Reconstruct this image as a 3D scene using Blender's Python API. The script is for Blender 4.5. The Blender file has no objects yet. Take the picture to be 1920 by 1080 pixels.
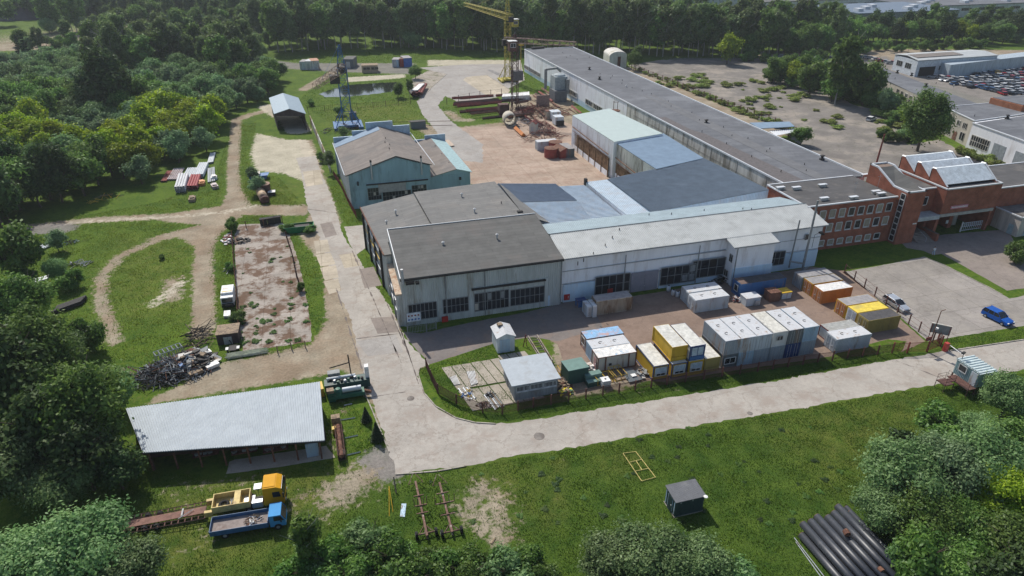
import bpy, math, random
import numpy as np
from mathutils import Vector, noise
R = math.radians
rnd = random.Random(7)
SC = bpy.context.scene
COL = SC.collection
# ------------------------------------------------------------ camera, world, sun, exposure
F = 1283.0; TH = math.atan(690 / F); YAW = R(15.9); CH = 62.0
cd = bpy.data.cameras.new("camera"); cam = bpy.data.objects.new("camera", cd); COL.objects.link(cam)
cam.location = (0, 0, CH); cam.rotation_euler = (math.pi / 2 - TH, 0, -YAW)
cd.sensor_width = 36; cd.lens = 36 * F / 1920; cd.clip_start = 1; cd.clip_end = 4000
SC.camera = cam
SUN_EL = R(47); SUN_AZ = math.atan2(-0.22, 1.0)
W = bpy.data.worlds.new("World"); SC.world = W; W.use_nodes = True
nt = W.node_tree
sky = nt.nodes.new("ShaderNodeTexSky"); sky.sky_type = 'NISHITA'; sky.sun_disc = False
sky.sun_elevation = SUN_EL; sky.sun_rotation = SUN_AZ % (2 * math.pi); sky.air_density = 1.0; sky.dust_density = 1.5
nt.links.new(sky.outputs[0], nt.nodes["Background"].inputs[0]); nt.nodes["Background"].inputs[1].default_value = 0.115
sd = bpy.data.lights.new("sun", 'SUN'); sd.energy = 4.1; sd.angle = R(0.6); sd.color = (1, 0.95, 0.87)
sun = bpy.data.objects.new("sun", sd); COL.objects.link(sun); sun.location = (0, 200, 200)
dv = Vector((-math.sin(SUN_AZ) * math.cos(SUN_EL), -math.cos(SUN_AZ) * math.cos(SUN_EL), -math.sin(SUN_EL)))
sun.rotation_euler = dv.to_track_quat('-Z', 'Y').to_euler()
SC.view_settings.view_transform = 'Standard'; SC.view_settings.look = 'None'
SC.view_settings.exposure = 0.18; SC.view_settings.gamma = 1.0
SC.cycles.max_bounces = 6; SC.cycles.transparent_max_bounces = 6; SC.cycles.use_denoising = True

# ------------------------------------------------------------ helpers
def P(px, py, z=0.0):
    """ground plan position of a point of the survey photograph lying at height z"""
    u = (px - 960) / F; v = (540 - py) / F
    f = math.cos(TH) + v * math.sin(TH); d = -math.sin(TH) + v * math.cos(TH)
    t = (z - CH) / d; r = u * t; f *= t
    return Vector((f * math.sin(YAW) + r * math.cos(YAW), f * math.cos(YAW) - r * math.sin(YAW), z))
def H(b, pyt):
    """height of a vertical standing at b whose top lies on picture row pyt"""
    fw = b[0] * math.sin(YAW) + b[1] * math.cos(YAW); k = (540 - pyt) / F
    # k = (fw*sin - (CH-z)*cos) / (fw*cos + (CH-z)*sin)
    h = fw * (math.sin(TH) - k * math.cos(TH)) / (math.cos(TH) + k * math.sin(TH))
    return CH - h
def V(x, y, z=0.0): return Vector((x, y, z))
ROOT = {}
def tag(o, label=None, cat=None, group=None, kind=None):
    if label: o['label'] = label
    if cat: o['category'] = cat
    if group: o['group'] = group
    if kind: o['kind'] = kind
    return o
def thing(name, label, cat, loc=(0, 0, 0), group=None):
    o = bpy.data.objects.new(name, None); COL.objects.link(o); o.location = loc; o.empty_display_size = .5
    ROOT[o] = Vector(loc); return tag(o, label, cat, group)
class MB:
    def __init__(s): s.v = []; s.f = []; s.m = []
    def add(s, vs, fs, m=0):
        n = len(s.v); s.v += [tuple(p) for p in vs]; s.f += [tuple(i + n for i in f) for f in fs]; s.m += [m] * len(fs)
        return s
    def poly(s, vs, m=0): return s.add(vs, [tuple(range(len(vs)))], m)
    def box(s, x0, y0, z0, x1, y1, z1, m=0):
        return s.add([(x0, y0, z0), (x1, y0, z0), (x1, y1, z0), (x0, y1, z0), (x0, y0, z1), (x1, y0, z1), (x1, y1, z1), (x0, y1, z1)],
                     [(0, 3, 2, 1), (4, 5, 6, 7), (0, 1, 5, 4), (1, 2, 6, 5), (2, 3, 7, 6), (3, 0, 4, 7)], m)
    def obb(s, c, sz, a=0.0, m=0, tilt=0.0):
        ca, sa = math.cos(a), math.sin(a); vs = []
        for k in (-.5, .5):
            for i, j in ((-.5, -.5), (.5, -.5), (.5, .5), (-.5, .5)):
                x, y, z = i * sz[0], j * sz[1], k * sz[2] + i * sz[0] * math.tan(tilt)
                vs.append((c[0] + x * ca - y * sa, c[1] + x * sa + y * ca, c[2] + z))
        return s.add(vs, [(0, 3, 2, 1), (4, 5, 6, 7), (0, 1, 5, 4), (1, 2, 6, 5), (2, 3, 7, 6), (3, 0, 4, 7)], m)
    def tube(s, p, q, r, n=8, m=0, r2=None, cap=True):
        p, q = Vector(p), Vector(q); d = (q - p)
        if d.length < 1e-6: return s
        d.normalize(); a = d.orthogonal().normalized(); b = d.cross(a); r2 = r if r2 is None else r2
        if n == 4: a, b = (a + b).normalized(), (b - a).normalized()
        vs = [p + (a * math.cos(t) + b * math.sin(t)) * r for t in [2 * math.pi * i / n for i in range(n)]]
        vs += [q + (a * math.cos(t) + b * math.sin(t)) * r2 for t in [2 * math.pi * i / n for i in range(n)]]
        fs = [(i, (i + 1) % n, n + (i + 1) % n, n + i) for i in range(n)]
        if cap: fs += [tuple(range(n - 1, -1, -1)), tuple(range(n, 2 * n))]
        return s.add(vs, fs, m)
    def pipe(s, p, q, r, t=.04, n=12, m=0):
        """open pipe with a real wall"""
        p, q = Vector(p), Vector(q); d = (q - p).normalized(); a = d.orthogonal().normalized(); b = d.cross(a); vs = []
        for c, rr in ((p, r), (q, r), (q, r - t), (p, r - t)):
            vs += [c + (a * math.cos(2 * math.pi * i / n) + b * math.sin(2 * math.pi * i / n)) * rr for i in range(n)]
        fs = []
        for k in range(4):
            k2 = (k + 1) % 4
            fs += [(k * n + i, k * n + (i + 1) % n, k2 * n + (i + 1) % n, k2 * n + i) for i in range(n)]
        return s.add(vs, fs, m)
    def lathe(s, c, prof, n=16, m=0):
        vs = []; fs = []
        for r, z in prof: vs += [(c[0] + r * math.cos(2 * math.pi * i / n), c[1] + r * math.sin(2 * math.pi * i / n), c[2] + z) for i in range(n)]
        for k in range(len(prof) - 1): fs += [(k * n + i, k * n + (i + 1) % n, (k + 1) * n + (i + 1) % n, (k + 1) * n + i) for i in range(n)]
        return s.add(vs, fs, m)
    def prism(s, pts, z0, z1, m=0):
        n = len(pts); vs = [(p[0], p[1], z0) for p in pts] + [(p[0], p[1], z1) for p in pts]
        return s.add(vs, [tuple(range(n - 1, -1, -1)), tuple(range(n, 2 * n))] + [(i, (i + 1) % n, n + (i + 1) % n, n + i) for i in range(n)], m)
    def extr(s, pts, off, m=0):
        """polygon pts (3d) pulled along off"""
        n = len(pts); off = Vector(off); vs = [Vector(p) for p in pts] + [Vector(p) + off for p in pts]
        return s.add(vs, [tuple(range(n - 1, -1, -1)), tuple(range(n, 2 * n))] + [(i, (i + 1) % n, n + (i + 1) % n, n + i) for i in range(n)], m)
    def rib(s, a, b, c, d, n, dep=.04, m=0, duty=.5):
        """corrugated sheet on quad a,b,c,d: ribs run a->d, n waves from a to b, rising along the normal"""
        a, b, c, d = map(Vector, (a, b, c, d)); nn = (b - a).cross(d - a).normalized(); vs = []; ts = []
        for i in range(n):
            for t, h in ((0, 0), (1 - duty - .15, 0), (1 - duty, 1), (.85, 1)): ts.append(((i + t) / n, h))
        ts.append((1, 0))
        for t, h in ts: vs.append(a.lerp(b, t) + nn * h * dep); vs.append(d.lerp(c, t) + nn * h * dep)
        return s.add(vs, [(2 * i, 2 * i + 2, 2 * i + 3, 2 * i + 1) for i in range(len(ts) - 1)], m)
    def build(s, name, mats, parent=None, smooth=False):
        me = bpy.data.meshes.new(name); L = ROOT.get(parent, Vector((0, 0, 0))) if parent else Vector((0, 0, 0))
        me.from_pydata([(v[0] - L[0], v[1] - L[1], v[2] - L[2]) for v in s.v], [], s.f)
        if not isinstance(mats, (list, tuple)): mats = [mats]
        for k in mats: me.materials.append(k)
        me.polygons.foreach_set('material_index', s.m)
        if smooth: me.polygons.foreach_set('use_smooth', [True] * len(s.f))
        me.update(); o = bpy.data.objects.new(name, me); COL.objects.link(o)
        if parent: o.parent = parent; ROOT[o] = L
        return o
def children(o): return [c for c in KIDS.get(o, [])]
KIDS = {}
def copy_tree(o, parent=None):
    if not KIDS.get('done'): pass
    c = o.copy(); COL.objects.link(c); c.parent = parent
    for ch in list(o.children): copy_tree(ch, c)
    return c
def place(proto, used, loc, rot=0.0, sc=1.0, label=None, group=None, cat=None):
    key = (id(used), proto.name); o = proto if not used.get(key) else copy_tree(proto)
    used[key] = True; o.location = loc; o.rotation_euler = (0, 0, rot)
    o.scale = (sc, sc, sc) if not isinstance(sc, (tuple, list)) else sc
    tag(o, label, cat, group); return o
USED = {}

# ------------------------------------------------------------ materials
MATS = {}
def lin(c): return tuple((x / 255 / 12.92 if x / 255 <= .04045 else ((x / 255 + .055) / 1.055) ** 2.4) for x in c)
def mat(name, col, rough=.8, metal=0.0, var=.25, scale=1.5, stain=None, stam=.5, stsc=.4, bump=0.0, bsc=8, streak=False, spec=.3, seam=None):
    if name in MATS: return MATS[name]
    m = bpy.data.materials.new(name); m.use_nodes = True; t = m.node_tree; N = t.nodes; L = t.links
    b = N['Principled BSDF']; b.inputs['Roughness'].default_value = rough; b.inputs['Metallic'].default_value = metal
    b.inputs['Specular IOR Level'].default_value = spec
    g = N.new('ShaderNodeNewGeometry'); src = g.outputs['Position']
    if streak:
        mp = N.new('ShaderNodeMapping'); L.new(src, mp.inputs[0]); mp.inputs['Scale'].default_value = (1, 1, .18); src = mp.outputs[0]
    n1 = N.new('ShaderNodeTexNoise'); n1.inputs['Scale'].default_value = scale; n1.inputs['Detail'].default_value = 6; n1.inputs['Roughness'].default_value = .65
    L.new(src, n1.inputs['Vector'])
    mr = N.new('ShaderNodeMapRange'); mr.inputs[1].default_value = .3; mr.inputs[2].default_value = .7
    mr.inputs[3].default_value = 1 - var; mr.inputs[4].default_value = 1 + var; L.new(n1.outputs[0], mr.inputs[0])
    mx = N.new('ShaderNodeMix'); mx.data_type = 'RGBA'; mx.blend_type = 'MULTIPLY'; mx.inputs[0].default_value = 1
    mx.inputs[6].default_value = (*col, 1); L.new(mr.outputs[0], mx.inputs[7]); out = mx.outputs[2]
    if stain:
        n2 = N.new('ShaderNodeTexNoise'); n2.inputs['Scale'].default_value = stsc; n2.inputs['Detail'].default_value = 8; n2.inputs['Roughness'].default_value = .7
        L.new(src, n2.inputs['Vector'])
        r2 = N.new('ShaderNodeMapRange'); r2.inputs[1].default_value = .62 - .25 * stam; r2.inputs[2].default_value = .74 - .2 * stam; L.new(n2.outputs[0], r2.inputs[0])
        m2 = N.new('ShaderNodeMix'); m2.data_type = 'RGBA'; L.new(r2.outputs[0], m2.inputs[0]); L.new(out, m2.inputs[6]); m2.inputs[7].default_value = (*stain, 1); out = m2.outputs[2]
    if seam:
        br = N.new('ShaderNodeTexBrick'); L.new(g.outputs['Position'], br.inputs[0]); br.offset = .37; br.inputs['Scale'].default_value = 1; br.inputs['Brick Width'].default_value = seam[0]; br.inputs['Row Height'].default_value = seam[1]; br.inputs['Mortar Size'].default_value = .03
        br.inputs['Color1'].default_value = (1.1, 1.1, 1.1, 1); br.inputs['Color2'].default_value = (.88, .88, .89, 1); br.inputs['Mortar'].default_value = (.6, .6, .6, 1); m3 = N.new('ShaderNodeMix'); m3.data_type = 'RGBA'; m3.blend_type = 'MULTIPLY'; m3.inputs[0].default_value = .8; L.new(out, m3.inputs[6]); L.new(br.outputs[0], m3.inputs[7]); out = m3.outputs[2]
    L.new(out, b.inputs['Base Color'])
    if bump:
        n3 = N.new('ShaderNodeTexNoise'); n3.inputs['Scale'].default_value = bsc; n3.inputs['Detail'].default_value = 5; L.new(g.outputs['Position'], n3.inputs['Vector'])
        bp = N.new('ShaderNodeBump'); bp.inputs['Strength'].default_value = bump; bp.inputs['Distance'].default_value = .1
        L.new(n3.outputs[0], bp.inputs['Height']); L.new(bp.outputs[0], b.inputs['Normal'])
    MATS[name] = m; return m
RUST = (.16, .07, .035)
m_black = mat('black_rubber', (.012, .012, .013), .8)
m_dark = mat('dark_steel', (.03, .028, .027), .7)
m_glass = mat('window_glass', (.02, .024, .03), .18, var=.5, scale=.5, spec=.5)
m_wframe = mat('white_frame', (.55, .55, .54), .6, stain=(.3, .28, .25), stam=.3)
m_gframe = mat('grey_frame', (.22, .23, .23), .6)
m_rust = mat('rusty_steel', (.13, .06, .04), .85, var=.5, scale=3, stain=(.25, .13, .08), stam=.5, stsc=1.5)
m_redox = mat('red_oxide_steel', (.22, .05, .04), .75, var=.4, scale=2, stain=(.09, .04, .03), stam=.5, stsc=1)
m_galv = mat('galvanised_steel', (.42, .44, .46), .45, .3, var=.2, scale=3, stain=(.25, .2, .16), stam=.2)
m_white = mat('white_paint', (.68, .68, .66), .55, stain=(.35, .22, .14), stam=.35, stsc=.9)
m_yellow = mat('yellow_paint', (.55, .36, .03), .5, stain=(.3, .15, .05), stam=.3, stsc=1)
m_wood = mat('weathered_wood', (.28, .21, .14), .85, var=.4, scale=4, stain=(.12, .09, .07), stam=.5, stsc=1.2)
m_conc = mat('concrete', (.36, .33, .28), .9, var=.25, scale=1.5, stain=(.14, .12, .09), stam=.45, stsc=.5, bump=.2)
m_gal2 = mat('pale_zinc', (.5, .53, .55), .5, .2, var=.15, scale=1)
m_trunk = mat('bark', (.09, .07, .05), .9, var=.4, scale=5)
m_birch = mat('pale_bark', (.3, .28, .25), .9, var=.5, scale=6)

def leafmat(name, c1, c2, tr=.35):
    m = bpy.data.materials.new(name); m.use_nodes = True; t = m.node_tree; N = t.nodes; L = t.links
    for n in list(N): N.remove(n)
    o = N.new('ShaderNodeOutputMaterial'); at = N.new('ShaderNodeAttribute'); at.attribute_name = 'v'
    oi = N.new('ShaderNodeObjectInfo')
    mx = N.new('ShaderNodeMix'); mx.data_type = 'RGBA'; mx.inputs[6].default_value = (*c1, 1); mx.inputs[7].default_value = (*c2, 1); L.new(at.outputs['Fac'], mx.inputs[0])
    hs = N.new('ShaderNodeHueSaturation'); L.new(mx.outputs[2], hs.inputs['Color'])
    mr = N.new('ShaderNodeMapRange'); mr.inputs[3].default_value = .72; mr.inputs[4].default_value = 1.3; L.new(oi.outputs['Random'], mr.inputs[0]); L.new(mr.outputs[0], hs.inputs['Value'])
    mh = N.new('ShaderNodeMapRange'); mh.inputs[3].default_value = .49; mh.inputs[4].default_value = .52; L.new(oi.outputs['Random'], mh.inputs[0]); L.new(mh.outputs[0], hs.inputs['Hue'])
    d = N.new('ShaderNodeBsdfDiffuse'); L.new(hs.outputs[0], d.inputs[0])
    tl = N.new('ShaderNodeBsdfTranslucent'); L.new(hs.outputs[0], tl.inputs[0])
    g = N.new('ShaderNodeBsdfGlossy'); g.inputs['Roughness'].default_value = .5; g.inputs[0].default_value = (.6, .65, .6, 1)
    m1 = N.new('ShaderNodeMixShader'); m1.inputs[0].default_value = tr; L.new(d.outputs[0], m1.inputs[1]); L.new(tl.outputs[0], m1.inputs[2])
    m2 = N.new('ShaderNodeMixShader'); m2.inputs[0].default_value = .025; L.new(m1.outputs[0], m2.inputs[1]); L.new(g.outputs[0], m2.inputs[2])
    L.new(m2.outputs[0], o.inputs[0]); MATS[name] = m; return m
LF = {
 'willow': leafmat('willow_leaves', (.10, .182, .055), (.265, .37, .15), .45),
 'grey': leafmat('silver_willow_leaves', (.115, .20, .085), (.27, .38, .18), .45),
 'maple': leafmat('bright_maple_leaves', (.17, .265, .008), (.40, .47, .03), .52),
 'dark': leafmat('dark_leaves', (.024, .052, .014), (.075, .12, .028), .3),
 'green': leafmat('green_leaves', (.064, .135, .022), (.195, .30, .062), .45),
 'poplar': leafmat('aspen_leaves', (.085, .135, .040), (.21, .275, .095), .45),
 'spruce': leafmat('spruce_needles', (.022, .045, .016), (.05, .08, .03), .1),
 'weed': leafmat('weed_leaves', (.20, .26, .05), (.36, .40, .12), .45),
}
# ------------------------------------------------------------ foliage
def make_mesh_quads(name, C, S, NRM, val, material, stretch=None):
    """C centres (n,3), S half sizes (n,), NRM normals (n,3)"""
    n = len(C); rs = np.random.RandomState(1)
    a = np.cross(NRM, rs.normal(size=(n, 3))); a /= np.linalg.norm(a, axis=1)[:, None] + 1e-9
    b = np.cross(NRM, a); b /= np.linalg.norm(b, axis=1)[:, None] + 1e-9
    a *= S[:, None]; b *= S[:, None] * .62
    v = np.stack([C - a, C + b * .9 - a * .15, C + a, C - b * .9 + a * .15], 1).reshape(-1, 3)
    me = bpy.data.meshes.new(name); me.vertices.add(4 * n); me.vertices.foreach_set('co', v.astype(np.float32).ravel())
    me.loops.add(4 * n); me.loops.foreach_set('vertex_index', np.arange(4 * n, dtype=np.int32))
    me.polygons.add(n); me.polygons.foreach_set('loop_start', np.arange(0, 4 * n, 4, dtype=np.int32))
    me.update(calc_edges=True)
    at = me.attributes.new('v', 'FLOAT', 'FACE'); at.data.foreach_set('value', val.astype(np.float32))
    me.materials.append(material); return me
def crown_mesh(name, seed, Rr, z0, z1, n, leaf, lobes, material, shape='round', gap=.75):
    rs = np.random.RandomState(seed); zc = (z0 + z1) / 2; hz = (z1 - z0) / 2
    lc = []; lr = []
    for i in range(lobes):
        d = rs.normal(size=3); d /= np.linalg.norm(d); rr = rs.uniform(.25, 1) ** .6
        p = d * rr * gap; h = p[2]
        w = 1.0
        if shape == 'tall': w = math.sqrt(max(.1, 1 - (h * .9) ** 2)) * (1.05 - .25 * h)
        if shape == 'round' and h < 0: w = 1 - .15 * abs(h)
        lc.append((p[0] * Rr * w, p[1] * Rr * w, zc + h * hz)); q = rs.uniform(.16, .44) if shape != 'tall' else rs.uniform(.3, .5); lr.append(q)
    lc = np.array(lc); lr = np.array(lr); k = rs.choice(lobes, n, p=lr ** 2 / (lr ** 2).sum())
    d = rs.normal(size=(n, 3)); d /= np.linalg.norm(d, axis=1)[:, None]; d[:, 2] = np.where(rs.rand(n) < .35, np.abs(d[:, 2]), d[:, 2])
    rad = lr[k] * (rs.rand(n) ** .35) * (1 + .30 * rs.normal(size=n))
    ax = np.array([Rr, Rr, min(hz, Rr * 1.15)]) if shape != 'tall' else np.array([Rr, Rr, hz * .42])
    C = lc[k] + d * rad[:, None] * ax; C[:, 2] = np.maximum(C[:, 2], z0 * .7)
    nr = d + rs.normal(size=(n, 3)) * .55; nr[:, 2] += .35; nr /= np.linalg.norm(nr, axis=1)[:, None]
    val = np.clip(.42 + .30 * rs.normal(size=n) + .7 * (rs.rand(lobes)[k] - .5), 0, 1)
    return make_mesh_quads(name, C, leaf * rs.uniform(.6, 1.3, n), nr, val, material)
def spruce_mesh(name, seed, Rr, z1, n, leaf, material):
    rs = np.random.RandomState(seed); t = rs.rand(n) ** .75; tier = np.floor(t * 11) / 11; z = z1 * (1 - .95 * (tier * .6 + t * .4))
    r = Rr * t * rs.rand(n) ** .4 * (1 - .3 * ((t * 11) % 1)); a = rs.rand(n) * 6.283
    a = np.round(a / 6.283 * 13) / 13 * 6.283 + rs.normal(size=n) * .13
    C = np.stack([r * np.cos(a), r * np.sin(a), z - .12 * r], 1)
    nr = np.stack([np.cos(a) * .4, np.sin(a) * .4, np.ones(n)], 1) + rs.normal(size=(n, 3)) * .5; nr /= np.linalg.norm(nr, axis=1)[:, None]
    return make_mesh_quads(name, C, leaf * rs.uniform(.6, 1.3, n), nr, np.clip(rs.rand(n), 0, 1), material)
def trunk_mb(Hh, r, seed, lim=5, top=.75):
    rs = random.Random(seed); mb = MB(); p = V(0, 0, 0); pts = [p]
    for i in range(5): p = p + V(rs.uniform(-.02, .02) * Hh, rs.uniform(-.02, .02) * Hh, Hh * top / 5); pts.append(p)
    for i in range(5): mb.tube(pts[i], pts[i + 1], r * (1 - .17 * i), 7, 0, r * (1 - .17 * (i + 1)))
    for i in range(lim):
        b = pts[2 + i % 3]; a = i * 2.4 + rs.random(); l = Hh * rs.uniform(.2, .32)
        q = b + V(math.cos(a) * l, math.sin(a) * l, l * rs.uniform(.5, 1.2)); mb.tube(b, q, r * .45, 5, 0, r * .12)
        mb.tube(b.lerp(q, .6), b.lerp(q, .6) + V(math.cos(a + .8) * l * .4, math.sin(a + .8) * l * .4, l * .4), r * .22, 4, 0, r * .06)
    return mb
PROTO = {}
def tree_proto(key, name, me, tm):
    root = thing(name, 'tree', 'tree'); o = bpy.data.objects.new('crown', me); COL.objects.link(o); o.parent = root
    tm.build('trunk', m_birch if 'birch' in name or 'aspen' in name else m_trunk, root); PROTO[key] = root
SPEC = {  # key: (name, H, R, z0, n, leaf, lobes, mat, shape, trunk r)
 'willow0': ('willow_tree', 9, 4.6, 1.2, 9000, .30, 22, 'willow', 'round', .22), 'willow1': ('willow_tree', 9.5, 5, 1.2, 9000, .30, 26, 'willow', 'round', .22),
 'grey0': ('silver_willow_tree', 8, 4, 1.0, 6000, .34, 18, 'grey', 'round', .2), 'grey1': ('silver_willow_tree', 8.5, 4.2, 1, 6000, .34, 22, 'grey', 'round', .2),
 'maple0': ('maple_tree', 10, 4.3, 2, 6500, .36, 26, 'maple', 'round', .22), 'maple1': ('maple_tree', 10.5, 4.6, 1.6, 6500, .36, 20, 'maple', 'round', .22),
 'dark0': ('alder_tree', 15, 5.2, 2, 10000, .38, 28, 'dark', 'round', .3), 'green0': ('lime_tree', 12, 4.6, 1.8, 7500, .36, 24, 'green', 'round', .26),
 'green1': ('lime_tree', 11, 4.4, 1.5, 7500, .36, 20, 'green', 'round', .26),
 'poplar0': ('aspen_tree', 20, 3.7, 3.2, 5200, .5, 24, 'poplar', 'tall', .2), 'poplar1': ('aspen_tree', 21, 3.5, 4.0, 5200, .5, 22, 'poplar', 'tall', .2),
 'poplar2': ('aspen_tree', 18, 4.2, 2.4, 5400, .5, 26, 'green', 'tall', .2),
 'nw0': ('willow_tree', 9, 5.2, 1.0, 25000, .21, 46, 'willow', 'round', .25), 'nw1': ('willow_tree', 8, 5, .8, 25000, .21, 40, 'willow', 'round', .25),
 'nd0': ('alder_tree', 15, 5.4, 1.6, 28000, .25, 50, 'green', 'round', .32), 'nb0': ('hazel_shrub', 4.2, 2.6, .2, 8500, .175, 24, 'green', 'round', .1),
 'sap0': ('young_aspen_tree', 6, 1.3, .8, 3200, .17, 14, 'green', 'tall', .07), 'weed0': ('weed_clump', 1.6, 1.4, .1, 1500, .16, 10, 'weed', 'round', .03),
 'birch0': ('birch_tree', 13, 2.6, 3, 7000, .2, 22, 'willow', 'tall', .15),
}
for i, (k, (nm, hh, rr, z0, n, lf, lb, mm, shp, tr)) in enumerate(SPEC.items()):
    tree_proto(k, nm, crown_mesh('crown_' + nm, 11 + i, rr, z0, hh - .1 * hh * (shp == 'round'), n, lf, lb, LF[mm], shp), trunk_mb(hh, tr, i, 6, .8 if shp == 'tall' else .65))
for k, (hh, rr, n, lf) in {'spruce0': (12, 3.4, 7000, .3), 'spruce1': (3.2, 1.2, 3000, .12)}.items():
    tree_proto(k, 'spruce_tree', spruce_mesh('crown_spruce', 5, rr, hh, n, lf, LF['spruce']), MB().tube((0, 0, 0), (0, 0, hh * .8), hh * .018, 6, 0, .03))
TREES = []
def tree(key, loc, sc=1.0, label=None, group=None, cat='tree', m=None, zs=None):
    o = place(PROTO[key], USED, (loc[0], loc[1], -.03), rnd.uniform(0, 6.28), (sc, sc, sc * (zs or rnd.uniform(.92, 1.1))), label, group, cat)
    if m:
        for c in o.children:
            if c.name.startswith('crown'): c.material_slots[0].link = 'OBJECT'; c.material_slots[0].material = LF[m]
    TREES.append((loc[0], loc[1])); return o
def treepx(key, px, py, R_m, label, group=None, m=None, cat='tree', zs=None, zc=.55):
    """tree whose crown centre shows at px,py and whose crown radius is R_m metres"""
    sp = SPEC.get(key); hh = sp[1] if sp else {'spruce0': 12, 'spruce1': 3.2}[key]; rr = sp[2] if sp else {'spruce0': 3.4, 'spruce1': 1.2}[key]
    sc = R_m / rr; z = hh * sc * (zs or 1) * zc; p = P(px, py, z); return tree(key, p, sc, label, group, cat, m, zs or 1)
# ------------------------------------------------------------ ground
def pxs(*q, z=0): return [P(a, b, z) for a, b in q]
def inpoly(X, Y, poly):
    c = np.zeros(X.shape, bool); n = len(poly)
    for i in range(n):
        x1, y1 = poly[i][0], poly[i][1]; x2, y2 = poly[i - 1][0], poly[i - 1][1]
        if y1 == y2: continue
        c ^= ((y1 > Y) != (y2 > Y)) & (X < (x2 - x1) * (Y - y1) / (y2 - y1) + x1)
    return c
gx = np.unique(np.concatenate([np.linspace(-3000, -90, 14), np.arange(-90, 160, .8), np.linspace(160, 400, 70), np.linspace(400, 3000, 12)]))
gy = np.unique(np.concatenate([np.linspace(-300, 30, 10), np.arange(30, 300, .8), np.linspace(300, 460, 60), np.linspace(460, 3500, 14)]))
GX, GY = np.meshgrid(gx, gy)
MSK = {k: np.zeros(GX.shape) for k in ('dirt', 'pale', 'gravel', 'dry', 'lush')}
def seg(kind, pts, w, soft=None, amt=1.0):
    """worn strip along a polyline of picture points, w = half width in metres"""
    q = pxs(*pts); w *= 1.15; soft = (soft or w * .8) * 1.25; best = np.full(GX.shape, 1e9)
    for a, b in zip(q, q[1:]):
        dx, dy = b[0] - a[0], b[1] - a[1]; t = np.clip(((GX - a[0]) * dx + (GY - a[1]) * dy) / (dx * dx + dy * dy + 1e-9), 0, 1)
        best = np.minimum(best, np.hypot(GX - a[0] - t * dx, GY - a[1] - t * dy))
    MSK[kind] = np.maximum(MSK[kind], amt * np.clip((w + soft - best) / (2 * soft), 0, 1))
def area(kind, pts, soft=1.0, amt=1.0):
    q = pxs(*pts); ins = inpoly(GX, GY, q); best = np.full(GX.shape, 1e9)
    for a, b in zip(q, q[1:] + q[:1]):
        dx, dy = b[0] - a[0], b[1] - a[1]; t = np.clip(((GX - a[0]) * dx + (GY - a[1]) * dy) / (dx * dx + dy * dy + 1e-9), 0, 1)
        best = np.minimum(best, np.hypot(GX - a[0] - t * dx, GY - a[1] - t * dy))
    sd = np.where(ins, best, -best); MSK[kind] = np.maximum(MSK[kind], amt * np.clip((sd + soft) / (2 * soft), 0, 1))
# dirt yard left of the road, tracks and worn places
area('dirt', [(300, 740), (420, 680), (520, 660), (585, 645), (612, 600), (605, 500), (560, 440), (585, 395), (640, 480), (700, 640), (740, 888), (700, 760), (640, 690), (600, 705), (270, 760)], 1.2)
seg('dirt', [(60, 425), (180, 412), (330, 405), (420, 398), (500, 395), (570, 392)], 1.6, 1.2)
seg('pale', [(130, 418), (250, 410), (330, 406), (420, 398), (480, 385)], 1.0, 1.5, .75)
seg('gravel', [(40, 440), (70, 430), (120, 428)], 2.6, 1.4)
seg('dirt', [(395, 415), (385, 450), (380, 500), (383, 560), (382, 610), (378, 625)], 1.7, 1.0)
seg('dirt', [(395, 430), (300, 448), (225, 480), (190, 520), (190, 570), (205, 610), (215, 640)], 1.3, 1.2, .8)
seg('dirt', [(443, 225), (440, 270), (437, 320), (440, 370), (430, 400)], 1.5, 1.0)
seg('dirt', [(443, 225), (470, 215), (510, 205)], 2.0, 1.5, .9)
seg('dirt', [(570, 168), (600, 150), (640, 128)], 2.2, 1.5)
area('pale', [(480, 250), (540, 262), (575, 262), (590, 290), (606, 345), (590, 350), (565, 338), (530, 325), (480, 320), (470, 290)], 2)
area('dirt', [(560, 262), (585, 262), (640, 420), (600, 420)], 1.5)
seg('pale', [(505, 200), (545, 225), (560, 245)], 3.5, 1.5)
area('dirt', [(300, 525), (345, 515), (350, 560), (300, 575)], 2, .75); seg('pale', [(290, 570), (340, 530)], 1.1, 1.6, .8)
seg('dirt', [(630, 925), (700, 880), (745, 870)], 2.6, 2.2, .75); seg('gravel', [(700, 862), (735, 850), (735, 885)], 2.0, 1.2, .8)
seg('dirt', [(550, 960), (560, 930), (600, 920)], 1.0, 1.4, .6); seg('dirt', [(320, 905), (400, 1020), (340, 1040)], .9, 1.4, .5)
seg('dirt', [(905, 915), (880, 960), (940, 1010), (930, 930)], 2.0, 2.2, .7); seg('dirt', [(640, 760), (625, 830), (660, 860)], 1.0, 1.4, .55)
seg('dirt', [(1055, 860), (1048, 900), (1040, 940)], .15, .35, .7); seg('dry', [(1045, 860), (1040, 975)], .6, 1.2, .9)
area('dry', [(1130, 845), (1200, 850), (1195, 885), (1120, 880)], 2.5, .8); area('dry', [(1440, 790), (1720, 740), (1700, 860), (1560, 900)], 6, .7)
area('lush', [(880, 873), (1440, 776), (1765, 719), (1990, 700), (1990, 1200), (200, 1200), (200, 900), (740, 895)], 2.5); area('dry', [(430, 895), (640, 870), (700, 890), (600, 960), (420, 1080), (300, 1080), (280, 940)], 4, .75); seg('dirt', [(300, 925), (420, 905), (520, 890)], .8, 1.6, .6); seg('dirt', [(560, 1000), (620, 960), (700, 930)], .8, 1.5, .6); area('dry', [(880, 880), (980, 870), (1010, 960), (900, 960)], 4, .7); area('dry', [(450, 340), (575, 340), (575, 390), (480, 390)], 3, .5); area('dry', [(220, 440), (360, 455), (360, 600), (200, 600)], 4, .5)
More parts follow.
